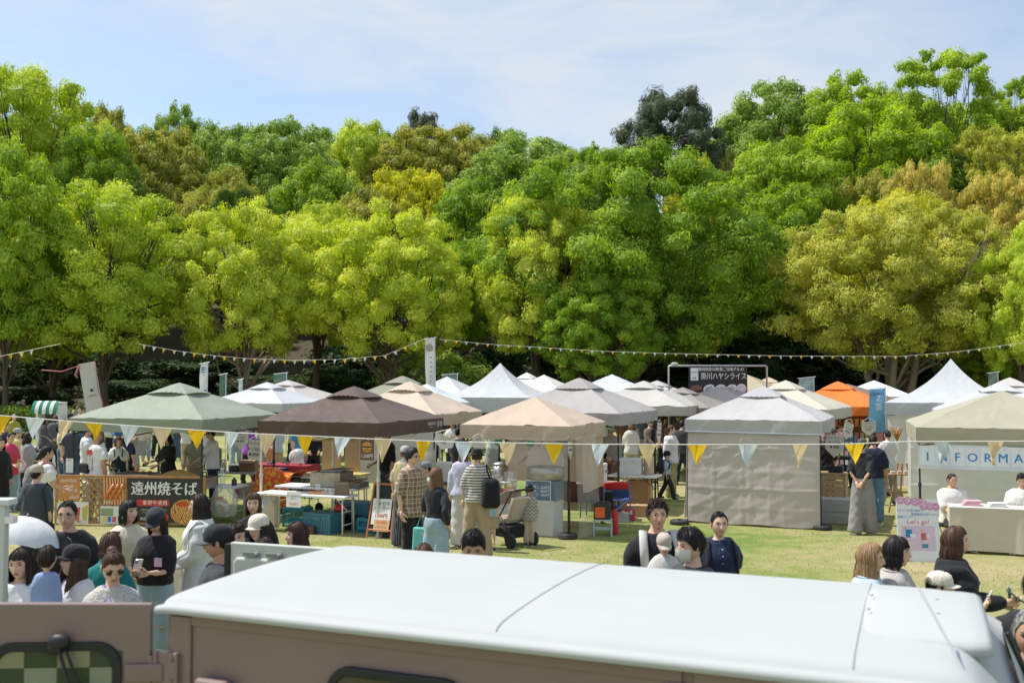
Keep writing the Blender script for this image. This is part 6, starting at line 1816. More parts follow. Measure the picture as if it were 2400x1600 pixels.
def info_stall():
 g = FR['info']
 h = 1.5
 # desk
 t = at(g, 'information_desk', 'information desk under a long cream tablecloth', 'desk', 0.02, -h - 0.55, 0)
 mb = MB()
 mb.grid(lambda u, v: (-1.1 + 2.3 * u, -0.32 - 0.02 * math.sin(17 * u) * v - 0.015 * math.sin(31 * u) * v, 0.70 - 0.66 * v + 0.01 * math.sin(9 * u) * v), 60, 10)
 mb.grid(lambda u, v: (-1.1 - 0.01 * math.sin(9 * u), 0.3 - 0.62 * u, 0.70 - 0.66 * v), 10, 8)
 mb.build('tablecloth', CLOTH((0.62, 0.57, 0.47), trans=0.15, bump=0.4, bscale=5), t, smooth=True, fix=False)
 MB().box((0.05, -0.01, 0.705), (2.3, 0.63, 0.02)).build('top', CLOTH((0.60, 0.58, 0.53), bump=0.3), t)
 for sx in (-1, 1):
  MB().tube([(sx * 1.0, 0.2, 0), (sx * 1.0, 0.2, 0.69)], 0.02, 6).build('leg', DARKPOLE, t)
 pink = P((0.72, 0.42, 0.50), 0.7)
 for k, (x, y, c, lab) in enumerate(((-0.78, -0.05, pink, 'leaning pink box of leaflets on the desk near the round-faced man'), (-0.42, -0.1, WHITE, 'flat pile of white leaflets on the desk'), (0.62, -0.02, P((0.62, 0.52, 0.6), 0.7), 'stack of lilac leaflets on the desk'), (0.1, -0.15, P((0.7, 0.68, 0.66), 0.7), 'spread of pale leaflets in the middle of the desk'))):
  s = at(g, 'leaflet_pile', lab, 'leaflets', 0.02 + x, -h - 0.55 + y, 0.716, 5 * k)
  for j in range(4 if k else 5):
   MB().box((0.01 * j, 0.006 * j, 0.008 + 0.016 * j), (0.24, 0.17, 0.012), 0.05 * j).build('sheets', c, s)
 # letter cards on the banner
 s = thing('letter_banner', 'white banner of letter cards hung under the khaki canopy', 'banner', g(-0.20, -h - 0.02, 1.22), g.rz)
 MB().box((0, 0, 0.20), (2.55, 0.006, 0.38)).build('backing', P((0.60, 0.63, 0.68), 0.6), s)
 for k, ch in enumerate('INFORMATION'):
  x = -1.13 + 0.226 * k
  if x > 1.25: break
  c = MB().box((x, -0.006, 0.21), (0.215, 0.004, 0.29)).build('letter_card', P((0.66, 0.70, 0.75) if k % 2 else (0.70, 0.73, 0.77), 0.6), s)
  text(ch, 0.20, P((0.02, 0.20, 0.50), 0.5), c, (x, -0.0095, 0.20), bold=0.014, name='letter')
  MB().ball((x + 0.02, -0.012, 0.345), 0.007, 6, 5).build('pin', RED, c)
 # stamp rally board
 b0 = Frame(X(2148, 14.9), 14.9, 6)
 t = thing('stamp_rally_board', 'white stamp rally board with pink lettering in front of the desk', 'sign', b0(0, 0), b0.rz)
 t.rotation_euler = (R(-6), 0, b0.rz)
 MB().box((0, 0, 0.46), (0.60, 0.02, 0.92)).build('board', P((0.70, 0.72, 0.76), 0.6), t)
 MB().tube([(0, 0.3, 0), (0, 0.02, 0.7)], 0.012, 6).build('prop', WOOD, t)
 pk = P((0.62, 0.28, 0.50), 0.6)
 mag = P((0.60, 0.06, 0.30), 0.6)
 for k, ch in enumerate('スタンプ'):
  x = -0.24 + 0.105 * k
  flat_disc(t, x, 0.90 - 0.012 * k, 0.062, 0.062, pk, -0.0125 - 0.0005 * k, 'pink_dot')
  text(ch, 0.095, WHITE, t, (x, -0.016, 0.90 - 0.012 * k), bold=0.02)
 for k, ch in enumerate('ラリー'):
  x = 0.09 + 0.088 * k
  flat_disc(t, x, 0.815 - 0.004 * k, 0.058, 0.058, pk, -0.0125 - 0.0005 * k, 'pink_dot')
  text(ch, 0.085, WHITE, t, (x, -0.016, 0.815 - 0.004 * k), bold=0.02)
 bl = P((0.12, 0.25, 0.55), 0.6)
 text('スタンプを  つ集めて', 0.042, bl, t, (-0.11, -0.013, 0.745), bold=0.008)
 text('3', 0.07, mag, t, (-0.085, -0.014, 0.75), bold=0.02)
 text('豪華景品を当てよう!', 0.042, bl, t, (0.10, -0.013, 0.69), bold=0.008)
 text('協賛ブースへ', 0.042, bl, t, (-0.17, -0.013, 0.65), bold=0.008)
 flat_rect(t, 0.0, 0.58, 0.36, 0.085, WHITE, -0.0122)
 text("Let's go!", 0.095, mag, t, (0, -0.014, 0.58), bold=0.008)
 flat_rect(t, 0.0, 0.34, 0.48, 0.36, P((0.62, 0.50, 0.66), 0.6), -0.0124)
 for (x, z, c, w, hh) in ((-0.14, 0.41, (0.02, 0.22, 0.42), 0.09, 0.12), (0.08, 0.37, (0.5, 0.12, 0.12), 0.09, 0.1), (-0.14, 0.25, (0.72, 0.55, 0.45), 0.12, 0.06), (0.09, 0.23, (0.05, 0.25, 0.27), 0.09, 0.06), (-0.08, 0.38, (0.72, 0.72, 0.74), 0.08, 0.05), (0.13, 0.38, (0.72, 0.72, 0.74), 0.05, 0.07)):
  flat_rect(t, x, z, w, hh, P(c, 0.6), -0.0132 if w != 0.08 else -0.0138)
 for (x, z) in ((-0.19, 0.49), (0.05, 0.45), (-0.19, 0.31), (0.05, 0.30)):
  m = MB(); m.add([(x - 0.02, -0.0136, z - 0.012), (x + 0.02, -0.0136, z - 0.012), (x + 0.025, -0.0136, z + 0.02), (x + 0.01, -0.0136, z + 0.002), (x, -0.0136, z + 0.025), (x - 0.01, -0.0136, z + 0.002), (x - 0.025, -0.0136, z + 0.02)], [tuple(range(7))])
  m.build('crown_print', P((0.75, 0.4, 0.1), 0.6), t, fix=False)
 # things at the left of the desk: dried bouquet, wooden easel chair, white drapes
 d0 = Frame(X(2100, 20.0), 20.0, 20)
 t = at(d0, 'dried_bouquet', 'bunch of dried orange flowers hanging by the right white canopy', 'bouquet', 0.0, 0, 1.45)
 rr = random.Random(5)
 for k in range(9):
  a = rr.uniform(-0.5, 0.5)
  MB().tube([(0, 0, 0), (0.14 * a, 0.04 * rr.uniform(-1, 1), 0.16), (0.3 * a, 0.05 * rr.uniform(-1, 1), 0.30)], [0.006, 0.02, 0.008], 5).build('stem', P(rr.choice([(0.45, 0.2, 0.06), (0.55, 0.35, 0.15), (0.6, 0.5, 0.36)]), 0.8), t)
 t = at(d0, 'plant_stand', 'easel-like wooden stand by the right white canopy', 'stand', 0.1, 0.3, 0, 10)
 m = MB()
 for s in (-1, 1): m.tube([(s * 0.28, 0, 0), (s * 0.08, 0.02, 1.0)], 0.02, 6)
 m.tube([(0, 0.35, 0), (0, 0.03, 1.0)], 0.02, 6); m.box((0, -0.02, 0.42), (0.5, 0.03, 0.04)); m.box((0, -0.05, 0.78), (0.6, 0.22, 0.02))
 m.build('frame', WOOD, t)
 for k in range(4):
  MB().box((-0.2 + 0.13 * k, -0.06, 0.82), (0.09, 0.09, 0.06)).build('ware', P(rr.choice([(0.6, 0.55, 0.45), (0.5, 0.35, 0.2), (0.7, 0.68, 0.64)]), 0.6), t)
 fw = FR['whitew']
 t = at(fw, 'curtain', 'white drape billowing from the left leg of the right white canopy', 'curtain', -1.42, -1.3, 0)
 mb = MB()
 mb.grid(lambda u, v: (-0.02 + 1.25 * u + 0.10 * math.sin(math.pi * v) * (u - 0.6), -0.04 * math.sin(16 * u + 2 * v), 1.80 - 1.72 * v), 40, 20)
 mb.build('cloth', CLOTH((0.86, 0.87, 0.89), trans=0.55, bump=0.3), t, smooth=True, fix=False)
 t = at(fw, 'curtain', 'white cloth wall at the back of the right white canopy', 'curtain', 0.0, 1.3, 0)
 mb = MB(); mb.grid(lambda u, v: (-1.4 + 2.8 * u, 0.03 * math.sin(22 * u), 1.85 - 1.8 * v), 40, 10)
 mb.build('cloth', CLOTH((0.85, 0.85, 0.87), trans=0.5, bump=0.3), t, smooth=True, fix=False)
 # white cloth behind burger stall
 gb = FR['beigeg']
 t = at(gb, 'curtain', 'white cloth wall sagging behind the burger vendor', 'curtain', 0.1, -1.2, 0)
 mb = MB(); mb.grid(lambda u, v: (-0.75 + 1.9 * u, 0.03 * math.sin(9 * u + 5 * v) + 0.02 * math.sin(17 * u - 8 * v), 1.70 - 1.25 * v), 36, 20)
 mb.build('cloth', CLOTH((0.68, 0.66, 0.66), trans=0.3, bump=0.5, bscale=4), t, smooth=True, fix=False)
def signs_and_flags():
 # pentagon market flags hanging from canopy poles
 def pent(px, py, d, w, hh, label, rz=0, tilt=0, lines=('ソフトドリンク', '★ ごはん', '● 雑貨'), turn=0):
  t = thing('pentagon_flag', label, 'flag', (X(px, d), d, Z(py, d)), R(rz), 'white pentagon stall flags')
  t.rotation_euler = (0, R(tilt), R(rz))
  mb = MB(); mb.prism([(-w / 2, 0), (w / 2, 0), (w / 2, -hh * 0.62), (0, -hh), (-w / 2, -hh * 0.62)], -0.002, 0.002)
  mb.build('cloth', CLOTH((0.66, 0.64, 0.58), trans=0.2, bump=0.2), t)
  MB().tube([(-w / 2, 0, 0), (0, 0, w * 0.3), (w / 2, 0, 0)], 0.004, 4).build('cord', WHITE, t)
  for i, l in enumerate(lines):
   text(l, hh * 0.13, INK, t, (0, -0.004, -hh * (0.14 + 0.2 * i)), bold=0.01)
 pent(1045, 1020, 16.6, 0.36, 0.24, 'white pentagon flag tilting on the right pole of the brown canopy', -20, 18)
 pent(1122, 1024, 17.5, 0.22, 0.26, 'white pentagon flag at the left of the candy stall', 0, 0, ('出店者',))
 pent(1336, 1024, 17.0, 0.20, 0.40, 'white pentagon flag edge-on at the candy stall front pole', 65, 0)
 pent(1545, 990, 20.3, 0.22, 0.46, 'white pentagon flag twisting at the right pole of the grey canopy', 60, 8)
 pent(1955, 1018, 19.2, 0.36, 0.44, 'white pentagon flag at the back corner of the walled tent', 0, 3)
 pent(2034, 988, 24.0, 0.34, 0.34, 'white pentagon flag below the orange canopy', 0, 0)
 pent(1990, 990, 21.8, 0.3, 0.4, 'white pentagon flag blowing by the cream canopy', 35, 24)
 pent(566, 1010, 19.6, 0.30, 0.36, 'white pentagon flag between the green and brown canopies', 0, 0)
 pent(600, 1030, 22.0, 0.28, 0.60, 'long white pentagon flag beyond the brown canopy', 40, 6)
 # nobori banner flags
 def nobori(px, top, bot, d, w, col, label, words=(), ink=INK, sway=0.0, grp='tall banner flags'):
  zt, zb = Z(top, d), Z(bot, d)
  t = thing('banner_flag', label, 'banner flag', (X(px, d), d, 0), 0, grp)
  MB().tube([(0, 0, 0), (sway, 0, zt)], 0.018, 6).build('pole', P((0.6, 0.62, 0.62), 0.4), t)
  MB().tube([(sway - w - 0.05, 0, zt - 0.04), (sway + 0.06, 0, zt + 0.02)], 0.012, 5).build('arm', P((0.6, 0.62, 0.62), 0.4), t)
  mb = MB()
  mb.grid(lambda u, v: (sway - w + w * u - 0.10 * w * math.sin(3 * v) * (1 - u) + sway * -v * 0.5, -0.04 * math.sin(4 * v + 3 * u), zt - 0.05 - (zt - zb) * v + 0.04 * u), 6, 16)
  mb.build('cloth', CLOTH(col, trans=0.25, bump=0.3), t, smooth=True, fix=False)
  for i, wd in enumerate(words):
   text(wd, w * 0.5, ink, t, (sway - w / 2, -0.07, zt - (zt - zb) * (0.25 + 0.2 * i)), bold=0.02)
  return t
 n = nobori(1024, 792, 905, 33, 0.30, (0.66, 0.66, 0.66), 'tall white banner flag above the beige canopies', (), sway=-0.08)
 m = MB()
 m.lathe([(0.11, 0), (0.13, 0.002)], n=18); m.v = [(-0.24 + q[0], -0.075 - q[2], Z(815, 33) + q[1]) for q in m.v]
 m.build('ring_print', P((0.35, 0.33, 0.3), 0.7), n)
 for k in range(6):
  text('■', 0.07, P((0.25, 0.23, 0.22), 0.7), n, (-0.20, -0.075, Z(838 + 11 * k, 33)))
 n = nobori(483, 850, 912, 30, 0.20, (0.68, 0.70, 0.71), 'white banner flag with blue stripes behind the green canopy', ('S', 'S'), sway=0.05)
 for k in range(3):
  MB().box((-0.05, -0.075, Z(862 + 5 * k, 30)), (0.14, 0.003, 0.03)).build('blue_stripe', P((0.05, 0.2, 0.5), 0.6), n)
 nobori(530, 876, 930, 34, 0.20, (0.10, 0.17, 0.14), 'narrow dark green banner flag behind the green canopy')
 nobori(672, 874, 900, 36, 0.42, (0.12, 0.20, 0.17), 'square dark green banner flag above the greige canopy')
 nobori(568, 888, 918, 33, 0.10, (0.5, 0.6, 0.6), 'slim pale banner flag edge-on by the camphor trunk')
 nobori(1907, 884, 916, 33, 0.48, (0.30, 0.40, 0.42), 'grey-teal banner flag above the cream canopy')
 nobori(2338, 872, 905, 35, 0.32, (0.16, 0.22, 0.22), 'dark grey-green banner flag by the right edge')
 nobori(1072, 876, 900, 40, 0.6, (0.12, 0.2, 0.2), 'dark teal banner flag behind the tall white point')
 n = nobori(2074, 908, 1010, 26.5, 0.42, (0.16, 0.38, 0.58), 'blue banner flag with white brush lettering by the orange canopy', ('Z', '茶'), P((0.7, 0.74, 0.78), 0.6))
 text('chano', 0.16, P((0.03, 0.08, 0.2), 0.6), n, (-0.26, -0.08, Z(922, 26.5)), shear=0.2)
 # black banner on a pipe frame
 d = 31.0
 t = thing('pipe_frame', 'steel pipe goal frame carrying the black food banner', 'frame', (X(1682, d), d, 0), 0)
 x0, x1, zt = X(1567, d) - X(1682, d), X(1797, d) - X(1682, d), Z(857, d)
 MB().tube([(x0, 0, 0), (x0, 0, zt - 0.03), (x0 + 0.03, 0, zt), (x1 - 0.03, 0, zt), (x1, 0, zt - 0.03), (x1, 0, 0)], 0.03, 8).build('pipe', STEEL, t, smooth=True)
 for x in (x0, x1):
  MB().box((x, 0, 0.03), (0.3, 0.5, 0.05)).build('foot', STEEL, t)
 MB().ball((x0 + 0.18, -0.05, zt + 0.06), (0.12, 0.05, 0.05), 10, 6).build('spotlight', P((0.5, 0.5, 0.5), 0.3), t, smooth=True)
 w, hh = X(1750, d) - X(1613, d), Z(859, d) - Z(926, d)
 b = flat_sheet('banner', 'black banner with white lettering and four white ovals on the pipe frame', 'banner', (X(1681.5, d), d - 0.05, Z(926, d)), 0, w, hh, P((0.02, 0.02, 0.022), 0.5, bump=0.1, bscale=5), th=0.006)
 wh = P((0.72, 0.72, 0.70), 0.6)
 text('静岡県掛川発!新ご当地グルメ!', 0.125, wh, b, (0.10, -0.006, hh * 0.90), bold=0.022, squeeze=0.84)
 text('掛川ハヤシライス', 0.235, wh, b, (0.18, -0.006, hh * 0.655), bold=0.016, squeeze=0.76)
 flat_rect(b, -w * 0.40, hh * 0.74, w * 0.13, hh * 0.44, wh, -0.0045)
 text('ハヤシ', 0.07, INK, b, (-w * 0.39, -0.007, hh * 0.80), bold=0.03)
 text('●●', 0.05, INK, b, (-w * 0.40, -0.007, hh * 0.60))
 for k, l in enumerate(('地元調味料\n素材かたっぷり', '静岡県産牛\n玉ねぎ', '名物ハヤシ\n発祥の店')):
  flat_disc(b, -w * 0.155 + w * 0.19 * k, hh * 0.235, w * 0.10, hh * 0.14, wh, -0.0046, 'white_oval', rot=0.35)
  text(l, 0.05, INK, b, (-w * 0.155 + w * 0.19 * k, -0.007, hh * 0.235), (90, -20, 0), bold=0.025, squeeze=0.8)
 flat_disc(b, w * 0.40, hh * 0.235, w * 0.085, hh * 0.17, wh, -0.0046, 'white_round')
 m = MB()
 for k in range(16):
  a0, a1 = 6.283 * k / 16, 6.283 * (k + 1) / 16
  m.tube([(w * 0.40 + w * 0.055 * math.cos(a0), -0.008, hh * 0.22 + hh * 0.09 * math.sin(a0)), (w * 0.40 + w * 0.055 * math.cos(a1), -0.008, hh * 0.22 + hh * 0.09 * math.sin(a1))], 0.006, 4)
 m.build('line_drawing', P((0.3, 0.3, 0.3), 0.6), b)
 flat_disc(b, -w * 0.37, hh * 0.26, w * 0.10, hh * 0.10, P((0.22, 0.10, 0.06), 0.6, var=0.4, scale=12), -0.0046, 'stew_picture')
 # leaning white sign with pink ribbons, tied to the tree
 d = 34.0
 t = thing('leaning_sign', 'tall white sign leaning under the trees with pink ribbons', 'sign', (X(243, d), d, 0), 0)
 t.rotation_euler = (0, R(-10), 0)
 MB().box((0, 0, 1.65), (0.56, 0.03, 3.3)).build('board', P((0.50, 0.49, 0.47), 0.6), t)
 text('APPOI', 0.10, INK, t, (0.02, -0.02, 2.15)); text('◆', 0.14, INK, t, (0.02, -0.02, 2.33)); text('ψ', 0.12, P((0.3, 0.3, 0.3)), t, (0.1, -0.02, 1.7))
 rb = CLOTH((0.62, 0.25, 0.28), trans=0.2)
 MB().tube([(0.24, -0.03, 3.28), (0.30, -0.06, 2.9), (0.24, -0.05, 2.4), (0.33, -0.06, 1.9), (0.28, -0.05, 1.4)], [(0.012, 0.03)] * 5, 6).build('ribbon', rb, t, smooth=True)
 MB().tube([(-0.26, -0.03, 3.24), (-0.9, 0, 3.15), (-1.7, 0.3, 3.35)], [(0.014, 0.010)] * 3, 6).build('ribbon', rb, t, smooth=True)
 MB().tube([(-0.26, -0.03, 3.25), (-0.45, -0.03, 2.95), (-0.38, -0.03, 2.85)], [(0.03, 0.04)] * 3, 6).build('ribbon', rb, t, smooth=True)
 # striped awning booth
 d = 31.0
 t = thing('awning_booth', 'small white booth with green and white striped awning at far left', 'booth', (X(123, d), d, 0), R(-8))
 m = MB()
 for s in (-1, 1): m.box((s * 0.33, 0, 0.95), (0.07, 0.5, 1.9))
 m.box((0, 0, 0.5), (0.59, 0.48, 1.0)); m.box((0, 0, 1.95), (0.73, 0.5, 0.06))
 m.build('frame', WHITE, t)
 MB().box((0, 0.15, 1.35), (0.58, 0.02, 0.7)).build('curtain', P((0.13, 0.11, 0.10), 0.9, var=0.4, scale=30), t)
 for k in range(7):
  x = -0.36 + 0.12 * k
  mb = MB(); mb.grid(lambda u, v: (x - 0.06 + 0.12 * u, -0.22 - 0.20 * math.sin(v * 1.5), 2.02 - 0.36 * v ** 1.5 - (0.05 * (1 - (2 * u - 1) ** 2) if v > 0.95 else 0)), 6, 8)
  mb.build('awning_stripe', CLOTH((0.03, 0.22, 0.13) if k % 2 == 0 else (0.72, 0.72, 0.70), bump=0.2), t, smooth=True, fix=False)
 # white hatch panel at the left edge, on its own post
 t = thing('hatch_panel', 'white hatch panel with cap rail cut by the left edge', 'panel', (-2.72, 5.0, 0))
 MB().box((0.06, 0, 1.80), (0.28, 0.05, 0.58)).build('panel', P((0.55, 0.58, 0.55), 0.5), t, bevel=0.006)
 MB().box((0.06, 0, 2.105), (0.34, 0.09, 0.03)).build('cap_rail', P((0.6, 0.62, 0.6), 0.5), t, bevel=0.004)
 MB().box((0.22, 0, 2.015), (0.045, 0.05, 0.035)).build('catch', WHITE, t, bevel=0.004)
 MB().box((-0.12, 0, 1.1), (0.06, 0.06, 2.2)).build('post', WHITE, t)
 # parasol
 d = 7.9
 t = thing('parasol', 'white parasol held low at the left edge', 'umbrella', (X(36, d), d, Z(1207, d) - 0.52), 0)
 t.rotation_euler = (R(-6), R(10), 0)
 mb = MB()
 def dome(u, v):
  a = 6.283 * u
  k = 1 - 0.035 * abs(math.sin(4 * a)) * v
  r = 0.30 * math.sin(v * 1.25) / math.sin(1.25) * k
  return (r * math.cos(a), r * math.sin(a), 0.52 - 0.20 * (1 - math.cos(v * 1.35)) / (1 - math.cos(1.35)) + 0.012 * abs(math.sin(4 * a)) * v)
 mb.grid(dome, 64, 12)
 mb.build('canopy', CLOTH((0.66, 0.68, 0.72), trans=0.12, bump=0.2), t, smooth=True, fix=False)
 MB().tube([(0, 0, -0.35), (0, 0, 0.55)], 0.007, 6).build('shaft', STEEL, t)
 for k in range(8):
  a = 6.283 * k / 8
  MB().tube([(0, 0, 0.5), (0.18 * math.cos(a), 0.18 * math.sin(a), 0.45), (0.285 * math.cos(a), 0.285 * math.sin(a), 0.325)], 0.004, 4).build('rib', BLACK, t)
 # stroller beside the child
 sp = Frame(X(1195, 16.4), 16.4, 30)
 t = at(sp, 'stroller', 'black stroller with beige seat between the striped shirt and the child', 'stroller', 0, 0, 0, -20)
 m = MB()
 for s in (-1, 1):
  m.tube([(-0.35, s * 0.22, 0.10), (0.05, s * 0.22, 0.55), (0.30, s * 0.22, 0.90), (0.38, s * 0.2, 0.93)], 0.013, 6); m.tube([(0.30, s * 0.22, 0.10), (0.0, s * 0.22, 0.52)], 0.013, 6); m.tube([(-0.1, s * 0.22, 0.36), (0.22, s * 0.22, 0.26)], 0.01, 6)
 m.tube([(0.38, -0.2, 0.93), (0.38, 0.2, 0.93)], 0.018, 8)
 m.build('frame', BLACK, t, smooth=True)
 for x, r in ((-0.35, 0.09), (0.30, 0.12)):
  for s in (-1, 1):
   w = MB().lathe([(r * 0.72, -0.02), (r, -0.022), (r, 0.022), (r * 0.72, 0.02)], n=18); w.v = [(x + q[0], s * 0.24 + q[2], r + q[1]) for q in w.v]; w.build('wheel', RUBBER, t, smooth=True)
 MB().box((-0.02, 0, 0.42), (0.34, 0.36, 0.10)).build('seat', CLOTH((0.36, 0.30, 0.26)), t, bevel=0.03)
 MB().prism([(0.12, 0.42), (0.20, 0.42), (0.34, 0.80), (0.24, 0.82)], -0.18, 0.18).build('backrest', CLOTH((0.45, 0.38, 0.34)), t, bevel=0.03)
 mb = MB(); mb.grid(lambda u, v: (0.26 - 0.34 * math.sin(u * 1.5), -0.21 + 0.42 * v, 0.62 + 0.30 * math.cos(u * 1.45)), 10, 6)
 mb.build('hood', CLOTH((0.45, 0.38, 0.35)), t, smooth=True, solid=0.008)
 MB().box((0.02, 0, 0.24), (0.42, 0.36, 0.20), top=1.12).build('basket', CLOTH((0.02, 0.02, 0.022)), t, bevel=0.02)
 # dark pram at far left
 sp = Frame(X(85, 27.0), 27.0, -20)
 t = at(sp, 'stroller', 'dark stroller with pink lining in the crowd at far left', 'stroller', 0, 0)
 MB().box((0, 0, 0.6), (0.7, 0.42, 0.4), top=1.1).build('tub', CLOTH((0.05, 0.035, 0.03)), t, bevel=0.05)
 mb = MB(); mb.grid(lambda u, v: (0.1 + 0.35 * math.sin(u * 1.6), -0.22 + 0.44 * v, 0.72 + 0.45 * math.cos(u * 1.5)), 8, 5)
 mb.build('hood', CLOTH((0.03, 0.03, 0.035)), t, smooth=True, solid=0.01)
 MB().box((-0.15, 0, 0.84), (0.4, 0.36, 0.06)).build('pink_blanket', CLOTH((0.55, 0.36, 0.44)), t, bevel=0.02)
 MB().tube([(0.42, -0.18, 0.7), (0.62, -0.18, 1.0), (0.62, 0.18, 1.0), (0.42, 0.18, 0.7)], 0.018, 6).build('handle', BLACK, t)
 for x in (-0.25, 0.28):
  for s in (-1, 1):
   w = MB().lathe([(0.1, -0.02), (0.14, -0.02), (0.14, 0.02), (0.1, 0.02)], n=16); w.v = [(x + q[0], s * 0.22 + q[2], 0.14 + q[1]) for q in w.v]; w.build('wheel', RUBBER, t)
 m = MB()
 for s in (-1, 1): m.tube([(-0.25, s * .2, .14), (0.28, s * .2, .5)], 0.012, 6); m.tube([(0.28, s * .2, .14), (-0.25, s * .2, .5)], 0.012, 6)
 m.build('frame', BLACK, t)
noodle_stall()
burger_stall()
candy_stall()
grey_stall()
info_stall()
signs_and_flags()
# ================================================================ people
SKIN = [P((0.66, 0.425, 0.315), 0.5, var=0.06, scale=20, spec=0.3, key='skin_a'), P((0.58, 0.355, 0.25), 0.5, var=0.06, scale=20, spec=0.3, key='skin_b'), P((0.47, 0.27, 0.185), 0.5, var=0.06, scale=20, spec=0.3, key='skin_c')]
EYEW = P((0.48, 0.45, 0.42), 0.3, key='eye_white')
EYED = P((0.02, 0.014, 0.011), 0.2, key='eye_dark')
LIP = P((0.48, 0.17, 0.15), 0.4, key='lip')
def HAIR(c):
 key = 'hair_%s' % (tuple(c),)
 if key in MATS:
  return MATS[key]
 m = new_mat(key)
 nt, N, Lk = nodes_of(m)
 out = N('ShaderNodeOutputMaterial'); b = N('ShaderNodeBsdfPrincipled')
 b.inputs['Roughness'].default_value = 0.55; b.inputs['Specular IOR Level'].default_value = 0.3
 tc = N('ShaderNodeTexCoord'); mp = N('ShaderNodeMapping'); mp.inputs['Scale'].default_value = (90, 90, 4)
 n = N('ShaderNodeTexNoise'); n.inputs['Scale'].default_value = 1.0; n.inputs['Detail'].default_value = 3
 mx = N('ShaderNodeMix'); mx.data_type = 'RGBA'
 mx.inputs['A'].default_value = _c4([x * 0.55 for x in c]); mx.inputs['B'].default_value = _c4([min(1, x * 1.6) for x in c])
 Lk(tc.outputs['Object'], mp.inputs['Vector']); Lk(mp.outputs['Vector'], n.inputs['Vector']); Lk(n.outputs['Fac'], mx.inputs['Factor'])
 Lk(mx.outputs['Result'], b.inputs['Base Color'])
 bp = N('ShaderNodeBump'); bp.inputs['Strength'].default_value = 0.5; bp.inputs['Distance'].default_value = 0.006
 Lk(n.outputs['Fac'], bp.inputs['Height']); Lk(bp.outputs['Normal'], b.inputs['Normal'])
 Lk(b.outputs['BSDF'], out.inputs['Surface'])
 return m
HBLACK = (0.012, 0.011, 0.012)
HDARK = (0.028, 0.019, 0.015)
HBROWN = (0.075, 0.040, 0.025)
HLIGHT = (0.15, 0.078, 0.043)
HGREY = (0.30, 0.30, 0.30)
def g2(a, s):
 return np.exp(-(a / s) ** 2)
def skull(phi, el, face=True):
 """point(s) on the head for azimuth phi (0 = front) and elevation el (radians); unit head 0.236 m tall"""
 dx, dy, dz = np.sin(phi) * np.cos(el), -np.cos(phi) * np.cos(el), np.sin(el)
 t = np.clip(-dz, 0, 1)
 x = 0.077 * dx * (1 - 0.26 * t ** 1.4)
 y = np.where(dy < 0, -0.094 * np.abs(dy) ** 0.86, 0.100 * dy * (1 - 0.42 * t ** 1.2))
 z = 0.118 * dz
 if face:
  fr = np.where(dy < 0, 1.0, 0.0)
  nz = np.clip((0.024 - z) / 0.05, 0, 1) * np.clip((z + 0.044) / 0.012, 0, 1)
  y = y - fr * 0.024 * g2(x, 0.0115) * nz
  y = y + fr * 0.007 * g2(np.abs(x) - 0.031, 0.016) * g2(z - 0.012, 0.012)
  y = y - fr * 0.004 * g2(z - 0.032, 0.011) * g2(x, 0.05)
  y = y - fr * 0.006 * g2(x, 0.022) * g2(z + 0.057, 0.012)
  y = y - fr * 0.008 * g2(x, 0.022) * g2(z + 0.098, 0.018)
  y = y - fr * 0.003 * g2(np.abs(x) - 0.042, 0.018) * g2(z + 0.02, 0.02)
 return x, y, z
_dense = None
def face_y(x, z):
 global _dense
 if _dense is None:
  ph = np.linspace(-1.4, 1.4, 181)[:, None]; el = np.linspace(-1.45, 1.3, 161)[None, :]
  a = skull(ph, el)
  _dense = tuple(np.broadcast_to(q, (181, 161)).ravel() for q in a)
 i = np.argmin((_dense[0] - x) ** 2 + (_dense[2] - z) ** 2)
 return float(_dense[1][i])
HEADS = {}
def head_base(q):
 """verts, faces, mat index of the bare head with its face"""
 if q in HEADS:
  return HEADS[q]
 nu, nv = ((50, 40), (28, 22), (16, 12))[q]
 mb = MB()
 s = np.linspace(-1, 1, nu + 1)[:-1]
 ph = np.pi * np.sign(s) * np.abs(s) ** 1.35
 rs = []
 for j in range(1, nv):
  el = -np.pi / 2 + np.pi * j / nv
  x, y, z = skull(ph, np.full(nu, el))
  rs.append(list(zip(x, y, z)))
 mb.rings(rs, True)
 n = (10, 8, 6)[q]
 for sx in (-1, 1):
  ex, ez = sx * 0.031, 0.012
  ey = face_y(ex, ez)
  if q == 0:
   mb.ball((ex, ey + 0.0015, ez), (0.0155, 0.005, 0.0068), n, 6, 1)
   mb.ball((ex, ey - 0.0012, ez), (0.0072, 0.0042, 0.0068), n, 6, 2)
   mb.tube([(ex - 0.017, ey - 0.001, ez + 0.002), (ex - 0.007, ey - 0.004, ez + 0.0076), (ex + 0.007, ey - 0.004, ez + 0.0076), (ex + 0.017, ey - 0.001, ez + 0.002)], 0.0026, 5, True, 2)
  else:
   mb.ball((ex, ey, ez), (0.0145, 0.004, 0.0062), n, 5, 2)
  bx = [0.015, 0.03, 0.046]
  bz = [0.030, 0.035, 0.031]
  mb.tube([(sx * a, face_y(sx * a, b_) - 0.001, b_) for a, b_ in zip(bx, bz)], [0.003, 0.0034, 0.0018], 5, True, 4)
  mb.ball((sx * 0.078, 0.006, 0.0), (0.008, 0.018, 0.028), n, 6, 0)
 for lz, lr in ((-0.0525, 0.0042), (-0.0605, 0.005)):
  mb.ball((0, face_y(0, lz) + 0.001, lz), (0.021, 0.0055, lr), n + 2, 5, 3)
 HEADS[q] = (np.array(mb.v), mb.f, mb.m)
 return HEADS[q]
